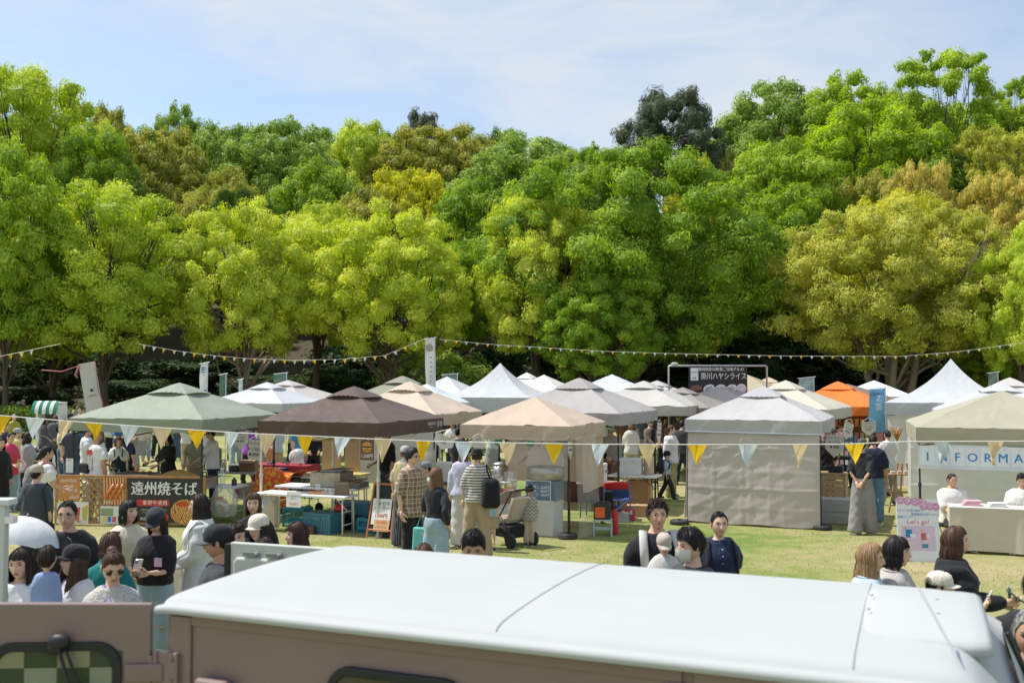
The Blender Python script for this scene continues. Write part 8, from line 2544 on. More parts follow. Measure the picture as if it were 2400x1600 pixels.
def strap_bag(inf, label, kind='shoulder', side=1, mat=None, size=(0.26, 0.10, 0.22), strapm=None, at_=None, name='shoulder_bag'):
 """a bag worn by a person: strap across the torso and the bag itself"""
 up = inf['up']; k = inf['k']
 t = thing(name, label, 'bag', inf['root'].location, inf['root'].rotation_euler.z)
 sm = strapm or mat
 if kind == 'back':
  c = up((0, 0.21, 1.20))
  mb = MB()
  mb.ball((c.x, c.y, c.z), (size[0] / 2, size[1] / 2 + 0.03, size[2] / 2), 16, 12)
  mb.v = [(v[0], max(v[1], c.y - 0.06), v[2]) for v in mb.v]
  mb.build('sack', mat, t, smooth=True)
  mb = MB().ball((c.x, c.y + size[1] * 0.55, c.z - size[2] * 0.15), (size[0] * 0.36, 0.04, size[2] * 0.26), 12, 8)
  mb.build('pocket', mat, t, smooth=True)
  for sx in (-1, 1):
   MB().tube([up((sx * 0.09, 0.16, 1.34)), up((sx * 0.11, 0.06, 1.445)), up((sx * 0.12, -0.06, 1.42)), up((sx * 0.13, -0.145, 1.28)), up((sx * 0.155, -0.08, 1.14)), up((sx * 0.12, 0.13, 1.10))], [(0.022, 0.008)] * 6, 6).build('strap', sm, t, smooth=True)
 elif kind == 'cross':
  b = up((side * 0.20, at_[1] if at_ else -0.05, at_[2] if at_ else 0.95))
  MB().box((b.x, b.y, b.z), size).build('pouch', mat, t, bevel=0.025, segs=3)
  o_ = up((-side * 0.07, 0.02, 1.455))
  MB().tube([o_, up((-side * 0.02, -0.125, 1.34)), up((side * 0.07, -0.158, 1.17)), up((side * 0.17, -0.12, 1.02)), b], [(0.013, 0.006)] * 5, 6).build('strap', sm, t, smooth=True)
  MB().tube([o_, up((-side * 0.03, 0.115, 1.34)), up((side * 0.08, 0.145, 1.17)), up((side * 0.17, 0.10, 1.02)), b], [(0.013, 0.006)] * 5, 6).build('strap', sm, t, smooth=True)
 elif kind == 'shoulder':
  b = up((side * 0.24, 0.06, 1.0)) if at_ is None else up(at_)
  MB().box((b.x, b.y, b.z), size, top=0.85).build('body', mat, t, bevel=min(size) * 0.4, segs=5, smooth=True)
  o_ = up((side * 0.15, 0.0, 1.45))
  MB().tube([Vector((b.x, b.y - 0.05, b.z + size[2] * 0.45)), up((side * 0.18, -0.09, 1.36)), o_, up((side * 0.18, 0.11, 1.36)), Vector((b.x, b.y + 0.05, b.z + size[2] * 0.45))], [(0.014, 0.006)] * 5, 6).build('strap', sm, t, smooth=True)
 return t
def c(r, g, b): return CLOTH((r, g, b), bump=0.45, bscale=14)
WT = c(0.70, 0.70, 0.71)
BK = c(0.018, 0.018, 0.021)
NAVY = c(0.022, 0.03, 0.055)
JEAN = c(0.30, 0.40, 0.48)
DENIM = c(0.06, 0.10, 0.17)
BEIGE = c(0.42, 0.33, 0.23)
CREAM = c(0.60, 0.55, 0.43)
GREY = c(0.28, 0.28, 0.29)
def near_left():
 p = person(165, 8.1, 1.75, 8, 'man in a black tee with orange lettering, round glasses and silver chain', dict(m=BK, sleeve='elbow', loose=0.03, sw=0.02, hem=0.80), dict(m=BK, wide=0.03), dict(style='crop', col=HBLACK, front=46), 'm', 1, ('down', 'hold'), glasses='round', pitch=4)
 MB().tube([p['up']((0.07 * math.sin(a), -0.085 - 0.055 * math.sin(a * 0.5) if abs(a) < 9 else 0, 1.43 - 0.14 * math.cos(a / 2) ** 2)) for a in np.linspace(-2.6, 2.6, 13)], 0.003, 5).build('necklace', P((0.6, 0.6, 0.6), 0.2, metal=0.9), p['root'])
 t = text('ERROR', 0.13, P((0.75, 0.13, 0.03), 0.7), p['root'], tuple(p['up']((0.0, -0.175, 1.10))), bold=0.03, name='shirt_lettering')
 p = person(263, 7.7, 1.54, 172, 'woman in a teal top with brown bob raising a phone, seen from behind', dict(m=c(0.01, 0.16, 0.16), sleeve='long', loose=0.02), dict(m=GREY, kind='skirt', hem=0.3), dict(style='bob', col=HBROWN, len=0.07, front=25), arms=('down', (0.16, -0.34, 1.50)))
 phone(p, 'pale phone held up by the woman in teal', 1, (0.0, -0.03, 0.06), (10, 0, 0), col=(0.5, 0.48, 0.47))
 p = person(305, 9.3, 1.60, 50, 'woman in a beige blouse with black bob and white earring', dict(m=CREAM, sleeve='elbow', loose=0.03, hem=0.72, sw=0.03), dict(m=c(0.45, 0.36, 0.22), kind='skirt', hem=0.25), dict(style='bob', col=HBLACK, len=0.10, front=26), arms=('hold', 'down'), yaw=10)
 e = MB().ball((-0.079, -0.004, -0.055), (0.010, 0.010, 0.022), 10, 8); e.v = [tuple(p['HM'] @ Vector(v)) for v in e.v]; e.build('earring', WHITE, p['root'], smooth=True)
 p = person(372, 8.9, 1.57, -8, 'woman in black cap and sunglasses looking at her phone, pale ripped jeans', dict(m=BK, sleeve='elbow', loose=0.03, hem=0.96, sw=0.03), dict(m=JEAN, wide=0.045, waist=1.04, belt=BK), dict(style='medium', col=HDARK, len=0.16), arms=('phone', 'phone'), pitch=24, hat=('cap', c(0.03, 0.035, 0.045)), glasses='sun')
 phone(p, 'dark phone in the hands of the woman in the black cap', both=True, off=(0, -0.05, 0.06), tilt=(-30, 0, 0), col=(0.25, 0.2, 0.2))
 MB().box(tuple(p['up']((0.10, -0.155, 1.21))), (0.07, 0.006, 0.075)).build('chest_print', P((0.6, 0.4, 0.55), 0.7), p['root'])
 for i, (dx, zz) in enumerate(((0.10, 0.52), (0.11, 0.60), (0.10, 0.78), (0.105, 0.56), (0.10, 0.48), (0.10, 0.44))):
  mb = MB().box((dx * 0.92, -0.105 + 0.012 * (zz < .6), zz * 0.92), (0.10 - 0.01 * i, 0.008, 0.016)); mb.build('ripped_hole', SKIN[1], p['root'])
 p = person(474, 9.6, 1.62, -78, 'woman in a loose white blouse with very long dark hair', dict(m=c(0.62, 0.63, 0.62), sleeve='long', loose=0.045, hem=0.62, flare=0.06, sw=0.03), dict(m=c(0.55, 0.54, 0.50), wide=0.05), dict(style='long', col=HDARK, len=0.40, seed=0.4), arms=('hold', 'hold'), yaw=0, glasses='clear')
 b = strap_bag(p, 'pinkish clear tote bag carried by the woman in the white blouse', 'shoulder', 1, GLASS('tote_film', (0.6, 0.5, 0.55), 0.65, 0.2), (0.3, 0.12, 0.34), WT, (0.20, -0.20, 0.86))
 person(598, 9.9, 1.60, 6, 'woman with brown bob and black jacket frowning towards the camera', dict(m=BK, sleeve='long', loose=0.02, open=c(0.1, 0.1, 0.11), hem=0.8), dict(m=NAVY), dict(style='medium', col=HBROWN, len=0.11, front=30))
 person(612, 8.4, 1.58, -28, 'woman in a cream baseball cap and pale jacket', dict(m=c(0.55, 0.56, 0.58), sleeve='long', open=WT), dict(m=GREY), dict(style='medium', col=HDARK, len=0.16), hat=('cap', c(0.66, 0.60, 0.50), 0.01), pitch=6)
 person(622, 7.7, 1.50, 170, 'woman with dark brown hair whose crown shows above the van door', dict(m=GREY, sleeve='long'), dict(m=NAVY), dict(style='medium', col=HDARK, len=0.16, front=25))
 person(702, 8.2, 1.55, -62, 'woman with long reddish brown hair and light blue shirt in profile', dict(m=c(0.45, 0.55, 0.66), sleeve='long', loose=0.02, collar=True), dict(m=NAVY), dict(style='long', col=(0.05, 0.022, 0.018), len=0.26, front=24), arms=('hold', 'hold'))
 p = person(520, 6.9, 1.72, -84, 'man in a black cap with white emblem and charcoal jacket', dict(m=c(0.055, 0.06, 0.065), sleeve='long', loose=0.02), dict(m=BK), dict(style='short', col=HBLACK), 'm', 2, ('down', 'down'), hat=('cap', c(0.022, 0.024, 0.027), 0.0, c(0.10, 0.10, 0.10)), pitch=6, mask=False)
 em = MB().prism([(-0.028, 0), (0.028, 0), (0.028, 0.03), (0.0, 0.046), (-0.018, 0.04), (-0.028, 0.02)], -0.002, 0.002)
 em.v = [tuple(p['HM'] @ (Vector((-0.02, -0.112, 0.065)) + Matrix.Rotation(R(-20), 3, 'X') @ Vector(v))) for v in em.v]; em.build('cap_emblem', WHITE, p['root'])
 person(553, 7.9, 1.58, 60, 'dark-haired woman half hidden behind the black cap', dict(m=GREY, sleeve='long'), dict(m=BK), dict(style='short', col=HDARK, front=28))
 p = person(186, 7.0, 1.56, -35, 'mother in a black cap and white ribbed sweater with a baby', dict(m=c(0.62, 0.62, 0.62), sleeve='long', loose=0.015), dict(m=BEIGE), dict(style='long', col=HBROWN, len=0.22), arms=((-0.20, -0.20, 1.10), (0.10, -0.30, 1.12)), hat=('cap', c(0.02, 0.02, 0.022)), yaw=-8, pitch=-12)
 person(118, 6.75, 0.66, 190, 'baby in a blue hooded jacket held against the mother', dict(m=c(0.25, 0.34, 0.58), sleeve='long', loose=0.05, hem=0.55), dict(m=c(0.25, 0.34, 0.58), wide=0.03), dict(style='crop', col=HDARK), hs=0.72, z=0.86, shoes=None, q=0)
 person(58, 6.9, 1.56, 14, 'young woman with long black hair and white tee at far left', dict(m=WT, sleeve='short', loose=0.03), dict(m=DENIM), dict(style='long', col=HDARK, len=0.26, front=27), arms=('hold', 'down'), pitch=6, yaw=-14)
 p = person(272, 6.6, 1.60, 18, 'woman in a white lace knit with sunglasses looking down, hair tied up', dict(m=CLOTH((0.62, 0.59, 0.57), bump=1.0, bscale=60), sleeve='elbow', loose=0.015, hem=0.8), dict(m=WT), dict(style='bun', col=HBROWN), arms=('low', 'low'), pitch=26, yaw=14, glasses='sun')
 MB().tube([p['up']((-0.055, -0.03, 1.455)), p['up']((0.0, -0.15, 1.30)), p['up']((0.06, -0.17, 1.12)), p['up']((0.09, -0.15, 0.98))], [(0.014, 0.004)] * 4, 6).build('lilac_strap', c(0.42, 0.34, 0.62), p['root'])
 person(-6, 5.9, 1.55, 30, 'dark-haired person cut off by the left edge below the hatch panel', dict(m=WT, sleeve='long'), dict(m=NAVY), dict(style='long', col=HDARK, len=0.34))
def near_right():
 p = person(1538, 8.0, 1.76, 4, 'curly-haired man in a black tee with a baby carrier', dict(m=BK, sleeve='short', loose=0.012), dict(m=BEIGE), dict(style='curly', col=HDARK, front=36), 'm', 1, ((-0.16, -0.26, 1.02), (0.16, -0.26, 1.02)))
 up = p['up']
 t = thing('baby_carrier', 'pale grey baby carrier on the chest of the curly-haired man', 'carrier', p['root'].location, p['root'].rotation_euler.z)
 cm = c(0.50, 0.50, 0.48)
 mb = MB().ball(tuple(up((0, -0.235, 1.13))), (0.15, 0.10, 0.20), 18, 12); mb.build('pouch', cm, t, smooth=True)
 mb = MB().box(tuple(up((0, -0.325, 1.10))), (0.17, 0.02, 0.20)); mb.build('front_panel', c(0.45, 0.52, 0.57), t, bevel=0.009, segs=3)
 for sx in (-1, 1):
  MB().tube([up((sx * 0.13, -0.18, 1.20)), up((sx * 0.135, -0.155, 1.34)), up((sx * 0.12, -0.05, 1.455)), up((sx * 0.10, 0.08, 1.43)), up((0.0, 0.155, 1.15))], [(0.034, 0.014)] * 5, 8).build('strap', cm, t, smooth=True)
 bp = world_of(p, up((0, -0.235, 0.80)))
 person(1530, 7.8, 0.62, 0, 'baby in a beige cap facing the camera in the carrier', dict(m=c(0.3, 0.4, 0.5), sleeve='long'), dict(m=c(0.3, 0.4, 0.5)), dict(style='crop', col=HDARK), hs=0.66, pos=(bp.x, bp.y, bp.z), shoes=None, q=0, hat=('cap', c(0.46, 0.41, 0.36), -0.02), pitch=12, arms=('down', 'down'))
 person(1618, 6.75, 1.72, -58, 'man in a white face mask and charcoal jacket looking left', dict(m=c(0.05, 0.055, 0.06), sleeve='long', loose=0.03, collar=BK), dict(m=BK), dict(style='short', col=HBLACK, front=28, off=0.2), 'm', 0, mask=True, pitch=5, yaw=-8)
 p = person(1682, 8.5, 1.60, 2, 'woman in a navy polo shirt with hair tied back', dict(m=CLOTH((0.018, 0.028, 0.065), bump=0.5, bscale=30), sleeve='short', loose=0.022, collar=True), dict(m=BEIGE), dict(style='tied', col=HBLACK, front=44), arms=('down', 'behind'))
 for k in range(3):
  MB().ball(tuple(p['up']((0.0, -0.128 - 0.008 * k, 1.37 - 0.06 * k))), 0.006, 8, 6).build('button', WHITE, p['root'])
 strap_bag(p, 'black backpack worn by the woman in the navy polo', 'back', 1, BK, (0.28, 0.14, 0.36))
 person(1110, 6.8, 1.70, 2, 'black-haired man in round glasses bowing behind the van roof', dict(m=NAVY, sleeve='short'), dict(m=BK), dict(style='short', col=HBLACK, front=30, off=0.2), 'm', 1, pitch=20, glasses='clear')
 person(993, 7.0, 1.57, 175, 'person whose glossy brown crown just shows over the van roof', dict(m=WT, sleeve='short'), dict(m=NAVY), dict(style='bob', col=HBROWN, front=25))
 person(2030, 7.0, 1.58, 66, 'woman with long dyed blond hair and light denim jacket', dict(m=c(0.42, 0.53, 0.62), sleeve='long', loose=0.035, collar=True), dict(m=WT), dict(style='long', col=(0.32, 0.205, 0.11), len=0.30, front=36), glasses='clear', pitch=2)
 p = person(2092, 7.15, 1.60, 60, 'woman with black bob, glasses and grey blouse', dict(m=c(0.42, 0.40, 0.38), sleeve='elbow', loose=0.03, collar=True), dict(m=BK), dict(style='bob', col=HBLACK, len=0.10, front=22), glasses='clear')
 strap_bag(p, 'slim black strap bag of the woman in the grey blouse', 'cross', 1, BK, (0.2, 0.07, 0.14))
 p = person(2228, 7.45, 1.63, 70, 'woman with brown bob and black coat holding a phone', dict(m=c(0.015, 0.016, 0.019), sleeve='long', loose=0.045, hem=0.7, sw=0.02), dict(m=BK), dict(style='medium', col=HBROWN, len=0.15, front=34), arms=((-0.05, -0.36, 1.14), (0.08, -0.34, 1.10)))
 phone(p, 'phone in the hand of the woman in the black coat', 0, (0.0, -0.06, 0.05), (-55, 0, 0), col=(0.1, 0.12, 0.13))
 t = thing('passport_case', 'small navy case held with the phone by the woman in black', 'case', world_of(p, p['W'][1] + Vector((0, -0.05, 0.06))), p['root'].rotation_euler.z)
 MB().box((0, 0, 0), (0.09, 0.012, 0.12)).build('cover', P((0.03, 0.035, 0.07), 0.5), t, bevel=0.003)
 MB().box((0, -0.004, 0.062), (0.08, 0.006, 0.02)).build('card', P((0.2, 0.28, 0.25), 0.5), t)
 p = person(2192, 7.1, 1.34, 62, 'child in a cream cap holding a white stick', dict(m=GREY, sleeve='long'), dict(m=DENIM), dict(style='short', col=HDARK), hat=('cap', c(0.66, 0.62, 0.54), 0.0), arms=('down', (0.10, -0.36, 1.42)), glasses='clear')
 t = thing('paper_stick', 'white paper stick in the hand of the child in the cream cap', 'stick', world_of(p, p['W'][1]), 0)
 MB().tube([(-0.03, 0, -0.03), (0.05, -0.02, 0.12)], 0.007, 6).build('stick', WHITE, t)
 person(2408, 4.5, 1.70, -30, 'grey-haired person in black at the right edge', dict(m=BK, sleeve='short', loose=0.03), dict(m=GREY), dict(style='short', col=HGREY), 'm', 2, ('work', 'work'))
 person(2420, 5.6, 1.66, -20, 'person in a black tee cut off by the right edge', dict(m=BK, sleeve='elbow', loose=0.05), dict(m=GREY), dict(style='short', col=HBLACK), 'm', 1, ('work', 'down'))
 person(2372, 3.5, 1.35, 180, 'small person in a white top low behind the van front', dict(m=WT, sleeve='long', loose=0.03), dict(m=NAVY), dict(style='short', col=HBLACK), q=1)
def middle():
 p = person(232, 18.9, 1.74, 150, 'bald man in a white printed tee and light khaki trousers', dict(m=WT, sleeve='short', loose=0.02, hem=0.80), dict(m=c(0.42, 0.42, 0.34), wide=0.006), None, 'm', 2, ('down', (0.12, -0.36, 1.0)), 'apart', pitch=18, yaw=12, shoes=(0.5, 0.48, 0.42))
 strap_bag(p, 'black sling bag on the back of the bald man', 'cross', 1, BK, (0.3, 0.10, 0.18), at_=(0, 0.12, 1.0))
 MB().box(tuple(p['up']((0.03, 0.148, 1.30))), (0.14, 0.006, 0.10)).build('red_print', P((0.45, 0.06, 0.08), 0.7), p['root'])
 MB().box(tuple(p['up']((0.03, 0.146, 1.10))), (0.14, 0.006, 0.24)).build('text_print', CLOTH((0.6, 0.6, 0.62), bump=0, pat=('stripe', (0.2, 0.2, 0.25), 40, 0.4)), p['root'])
 p = person(90, 13.0, 1.60, 172, 'person in a dark slate shirt and beige cap seen from behind', dict(m=c(0.05, 0.06, 0.072), sleeve='elbow', loose=0.05, sw=0.03, hem=0.86), dict(m=BK, kind='skirt', hem=0.15, flare=0.05), dict(style='tied', col=HBLACK), hat=('cap', c(0.40, 0.36, 0.28)))
 strap_bag(p, 'small black bag at the hip of the person in slate', 'shoulder', -1, BK, (0.14, 0.12, 0.26), at_=(-0.24, 0.05, 0.78))
 p = person(112, 15.4, 1.69, 130, 'man in a white tee with red backpack straps', dict(m=WT, sleeve='short', loose=0.02), dict(m=GREY), dict(style='short', col=HBLACK), 'm', 1, ('hold', 'hold'), glasses='clear')
 strap_bag(p, 'grey backpack with red straps on the man in white', 'back', 1, c(0.2, 0.2, 0.21), (0.26, 0.14, 0.38), c(0.42, 0.10, 0.08))
 p = person(44, 22.5, 1.60, 165, 'woman in a pale yellow cardigan and grey cap', dict(m=c(0.62, 0.50, 0.22), sleeve='long', loose=0.045, hem=0.62), dict(m=JEAN), dict(style='short', col=HBLACK), arms=('down', (0.2, -0.3, 0.95)), hat=('cap', c(0.32, 0.36, 0.36)), yaw=-60)
 strap_bag(p, 'thin black cross-body bag on the yellow cardigan', 'cross', 1, BK, (0.16, 0.06, 0.12))
 person(27, 20.5, 1.62, 70, 'woman in a bright pink shirt, glasses and pale jeans', dict(m=c(0.62, 0.06, 0.13), sleeve='elbow', loose=0.02, hem=0.78), dict(m=JEAN, wide=0.03), dict(style='tied', col=HDARK), glasses='clear', arms=('hold', 'hold'), shoes=(0.6, 0.6, 0.58))
 p = person(4, 18.6, 1.62, 60, 'woman in a black track jacket with white stripes at the left edge', dict(m=BK, sleeve='long', loose=0.03), dict(m=BK, wide=0.04), dict(style='medium', col=HBLACK))
 p = person(148, 25.0, 1.62, 120, 'woman in a cream sweater and blue jeans with black hair', dict(m=c(0.62, 0.57, 0.46), sleeve='long', loose=0.02, hem=0.98), dict(m=DENIM, wide=0.03), dict(style='pony', col=HBLACK, len=0.1), arms=('point', 'point'))
 person(33, 32.0, 1.60, 40, 'grey-haired person in a mustard green jacket', dict(m=c(0.30, 0.30, 0.05), sleeve='long', loose=0.02), dict(m=GREY), dict(style='short', col=HGREY), lean=12)
 person(130, 30.0, 1.62, 190, 'person in a loose charcoal wrap among the crowd at left', dict(m=c(0.10, 0.10, 0.11), sleeve='long', loose=0.07, hem=0.6), dict(m=BK), dict(style='bob', col=HBROWN), lean=8)
 person(142, 31.0, 1.72, 100, 'man in navy leaning forward among the crowd at left', dict(m=NAVY, sleeve='long', loose=0.02), dict(m=BK), dict(style='short', col=HBLACK), 'm', 1, ('work', 'work'), lean=28)
 crowd = [(152, 42, 1.72, 30, (0.36, 0.30, 0.22), HBROWN, 'm', 'short', None, 'man in a tan shirt under the trees at left'), (166, 41, 1.25, 60, (0.50, 0.52, 0.54), HBLACK, 'm', 'short', None, 'boy in a pale tee under the trees at left'),
    (178, 43, 1.62, 80, (0.32, 0.28, 0.22), HBLACK, 'f', 'bob', None, 'woman in a patterned shawl under the trees at left'), (205, 41, 1.64, 175, (0.26, 0.26, 0.24), HBROWN, 'f', 'pony', (0.38, 0.30, 0.24), 'woman in a grey vest and tan cap seen from behind'),
    (272, 44, 1.68, 160, (0.03, 0.16, 0.15), HBLACK, 'm', 'short', (0.05, 0.05, 0.06), 'person in a black cap left of the green canopy peak'), (287, 45, 1.66, 150, (0.3, 0.25, 0.2), HBROWN, 'f', 'bun', None, 'person with a bun left of the green canopy peak'),
    (46, 48, 1.6, 20, (0.05, 0.05, 0.05), HBLACK, 'f', 'bob', (0.25, 0.26, 0.22), 'person in a sun hat in the shade at far left'), (57, 49, 1.68, 10, (0.03, 0.03, 0.03), HBLACK, 'm', 'short', (0.35, 0.28, 0.2), 'person in a tan cap in the shade at far left'),
    (330, 31, 1.6, 170, (0.62, 0.55, 0.44), HDARK, 'f', 'bob', None, 'woman in a cream coat beyond the noodle stall'), (282, 30, 1.66, 20, (0.05, 0.12, 0.24), HBLACK, 'm', 'short', None, 'man with a blue apron beyond the noodle stall'),
    (345, 33, 1.58, 200, (0.55, 0.5, 0.4), HDARK, 'f', 'long', None, 'long-haired woman in beige beyond the noodle stall'), (372, 34, 1.62, 30, (0.45, 0.43, 0.4), HBLACK, 'f', 'bob', None, 'woman in grey linen crossing beyond the noodle stall'),
    (420, 33, 1.7, 190, (0.08, 0.08, 0.1), HBLACK, 'm', 'short', None, 'man in black beyond the noodle stall'), (585, 26, 1.58, 160, (0.30, 0.10, 0.42), HDARK, 'f', 'bob', None, 'woman with a purple vest between the two canopies'),
    (625, 25.5, 1.66, 20, (0.16, 0.18, 0.24), HBLACK, 'm', 'short', None, 'man in a slate shirt behind the red display table'), (650, 26.5, 1.6, 185, (0.5, 0.52, 0.56), HBROWN, 'f', 'medium', None, 'woman in pale blue behind the red display table'),
    (705, 26.0, 1.64, 30, (0.08, 0.25, 0.5), HBLACK, 'm', 'short', None, 'person in a blue top behind the burger stall'), (733, 23.5, 1.7, 20, (0.02, 0.02, 0.022), HBLACK, 'm', 'short', None, 'person in black beside the cardboard sheets'),
    (1076, 20.8, 1.72, 160, (0.035, 0.04, 0.05), HBLACK, 'm', 'short', None, 'man in dark tee and rust trousers behind the jerrycan'), (1060, 26.0, 1.66, 20, (0.6, 0.58, 0.55), HBROWN, 'f', 'short', (0.6, 0.55, 0.5), 'person in white with a pale hat behind the brown canopy'),
    (1382, 24.5, 1.66, 180, (0.05, 0.06, 0.09), HBLACK, 'm', 'short', None, 'person in navy at the left of the grey stall'), (1478, 25.5, 1.64, 172, (0.60, 0.58, 0.53), HLIGHT, 'f', 'bob', None, 'woman in a white blouse with copper bob, seen from behind'),
    (1590, 30.0, 1.66, 200, (0.15, 0.15, 0.16), HGREY, 'm', 'short', None, 'grey-haired person left of the walled tent'), (1555, 29.0, 1.6, 20, (0.2, 0.12, 0.1), HDARK, 'f', 'bob', None, 'person in brown behind the grey stall'),
    (2068, 27.5, 1.58, 190, (0.55, 0.25, 0.32), HBROWN, 'f', 'pony', (0.4, 0.3, 0.26), 'person in a pink striped tee and hat by the orange stall'), (2010, 31.0, 1.62, 10, (0.3, 0.25, 0.22), HBLACK, 'f', 'medium', None, 'shopper under the orange canopy'),
    (1505, 32.0, 1.66, 170, (0.07, 0.07, 0.08), HBLACK, 'm', 'short', None, 'man in black beyond the grey stall'), (960, 27.0, 1.6, 30, (0.2, 0.2, 0.22), HDARK, 'f', 'medium', None, 'woman in grey under the beige canopies'),
    (8, 27.0, 1.62, 120, (0.4, 0.2, 0.12), HBROWN, 'f', 'medium', None, 'woman in rust brown in the crowd at the left edge'), (105, 29.0, 1.58, 140, (0.08, 0.08, 0.09), HBLACK, 'f', 'bob', None, 'woman in black behind the stroller'),
    (190, 36.0, 1.68, 20, (0.10, 0.14, 0.22), HBLACK, 'm', 'short', None, 'man in blue near the striped awning booth'), (1985, 25.0, 1.60, 170, (0.12, 0.2, 0.3), HDARK, 'f', 'tied', None, 'woman in teal between the cream and orange canopies'),
    (480, 28.0, 1.62, 185, (0.5, 0.5, 0.5), HDARK, 'f', 'medium', None, 'woman in pale grey far behind the noodle stall'), (225, 27.0, 1.66, 175, (0.05, 0.05, 0.06), HBLACK, 'm', 'short', None, 'man in black behind the bald man'),
    (15, 24.5, 1.66, 100, (0.03, 0.03, 0.035), HBLACK, 'm', 'short', None, 'man in black behind the pink shirt'), (68, 21.0, 1.60, 140, (0.35, 0.36, 0.38), HDARK, 'f', 'medium', None, 'woman in a grey top between the yellow cardigan and the slate shirt'),
    (172, 23.5, 1.70, 40, (0.06, 0.07, 0.1), HBLACK, 'm', 'short', None, 'man in dark blue by the cream sweater'), (262, 33.0, 1.62, 200, (0.62, 0.6, 0.56), HBROWN, 'f', 'long', None, 'long-haired woman in white far behind the bald man'),
    (312, 29.0, 1.68, 10, (0.25, 0.24, 0.2), HBLACK, 'm', 'short', None, 'man in khaki far behind the noodle vendor'), (440, 30.0, 1.60, 30, (0.6, 0.58, 0.55), HDARK, 'f', 'bob', None, 'woman in off-white behind the black-haired noodle vendor'),
    (555, 31.0, 1.66, 190, (0.1, 0.13, 0.2), HBLACK, 'm', 'short', None, 'man in navy beyond the gap of the two canopies'), (690, 30.0, 1.62, 170, (0.5, 0.42, 0.34), HBROWN, 'f', 'medium', None, 'woman in sand colour beyond the patterned cloth'),
    (845, 26.5, 1.66, 20, (0.06, 0.06, 0.07), HBLACK, 'm', 'short', None, 'person in black behind the cardboard sheets'), (1010, 24.0, 1.64, 20, (0.03, 0.03, 0.035), HDARK, 'f', 'bob', None, 'person in black under the warm beige canopy'),
    (1155, 27.0, 1.62, 185, (0.5, 0.5, 0.52), HBLACK, 'f', 'long', None, 'woman in pale grey beyond the candy stall'), (1405, 29.0, 1.66, 10, (0.6, 0.6, 0.6), HBLACK, 'm', 'short', None, 'man in white beyond the grey stall'),
    (1455, 29.5, 1.62, 30, (0.3, 0.14, 0.1), HDARK, 'f', 'medium', None, 'woman in brick red beyond the grey stall'), (1598, 25.5, 1.66, 160, (0.05, 0.05, 0.06), HBLACK, 'm', 'short', None, 'man in black at the left edge of the walled tent'),
    (2046, 29.0, 1.64, 200, (0.12, 0.13, 0.15), HBLACK, 'm', 'short', None, 'man in charcoal by the blue banner flag'), (1975, 28.0, 1.6, 20, (0.62, 0.5, 0.5), HBROWN, 'f', 'bob', None, 'woman in pale pink behind the goods rack'),
    (2078, 21.5, 1.62, 185, (0.62, 0.62, 0.62), HDARK, 'f', 'tied', None, 'person in white behind the dried bouquet')]
 rr = random.Random(21)
 bts = [DENIM, BK, GREY, BEIGE, JEAN, NAVY, c(0.22, 0.10, 0.05)]
 for i, (px, d, h, fc, col, hc, sx, st, hat, lab) in enumerate(crowd):
  bt = bts[6] if 'rust trousers' in lab else bts[i % 6]
  person(px, d, h, fc, lab, dict(m=c(*col), sleeve=('short', 'long')[i % 2], loose=0.02, hem=0.8), dict(m=bt, kind='skirt' if (sx == 'f' and i % 4 == 0) else 'pants', wide=0.02), dict(style=st, col=hc), sx, i % 2, (('down', 'hold', 'hold', 'chest')[i % 4], ('hold', 'down', 'hold')[i % 3]), ('stand', 'step', 'apart')[i % 3], hat=('cap' if 'cap' in lab else 'bucket', c(*hat)) if hat else None, pitch=rr.uniform(0, 14), yaw=rr.uniform(-25, 25), q=1 if d < 24 else 2)
 # vendors and customers at the noodle stall
 p = person(207, 21.6, 1.70, 110, 'man in a white tee with dark strap behind the bald man', dict(m=WT, sleeve='short', loose=0.02), dict(m=c(0.4, 0.42, 0.48)), dict(style='short', col=HDARK), 'm', 1, ('hold', 'down'))
 person(279, 20.6, 1.56, 25, 'noodle vendor with brown bob, white tee and navy apron', dict(m=WT, sleeve='short'), dict(m=NAVY), dict(style='bob', col=HBROWN, front=28), arms=('low', 'low'), lean=16, apron=NAVY, yaw=12)
 person(303, 21.4, 1.60, 150, 'dark-haired vendor in a navy vest turned away', dict(m=NAVY, sleeve='short'), dict(m=BK), dict(style='pony', col=HBLACK))
 person(397, 20.3, 1.60, -30, 'noodle vendor with black bob and black printed tee using tongs', dict(m=CLOTH((0.018, 0.018, 0.02), bump=0.4, pat=('spots', (0.6, 0.6, 0.58), 7, 0.10)), sleeve='elbow', loose=0.03), dict(m=BK), dict(style='bob', col=HBLACK, len=0.12, front=22), arms=((-0.20, -0.36, 1.08), (0.02, -0.38, 1.0)), pitch=16)
 person(460, 20.8, 1.62, 10, 'vendor in a striped top behind the yellow flag', dict(m=CLOTH((0.55, 0.53, 0.46), bump=0.4, pat=('stripe', (0.2, 0.22, 0.18), 26, 0.35)), sleeve='short', loose=0.02), dict(m=BEIGE), dict(style='medium', col=HDARK), arms=('work', 'work'), pitch=20)
 p = person(502, 20.2, 1.72, -80, 'noodle vendor in a white tee turning noodles at the griddle', dict(m=WT, sleeve='short', loose=0.02), dict(m=NAVY), dict(style='short', col=HBLACK), 'm', 1, ('work', 'work'), pitch=18, lean=4)
 # burger stall
 p = person(908, 19.7, 1.72, -60, 'burger vendor all in black behind the hanging sign', dict(m=BK, sleeve='elbow', loose=0.03), dict(m=c(0.03, 0.05, 0.08)), dict(style='short', col=HBLACK), 'm', 1, ('hold', 'down'))
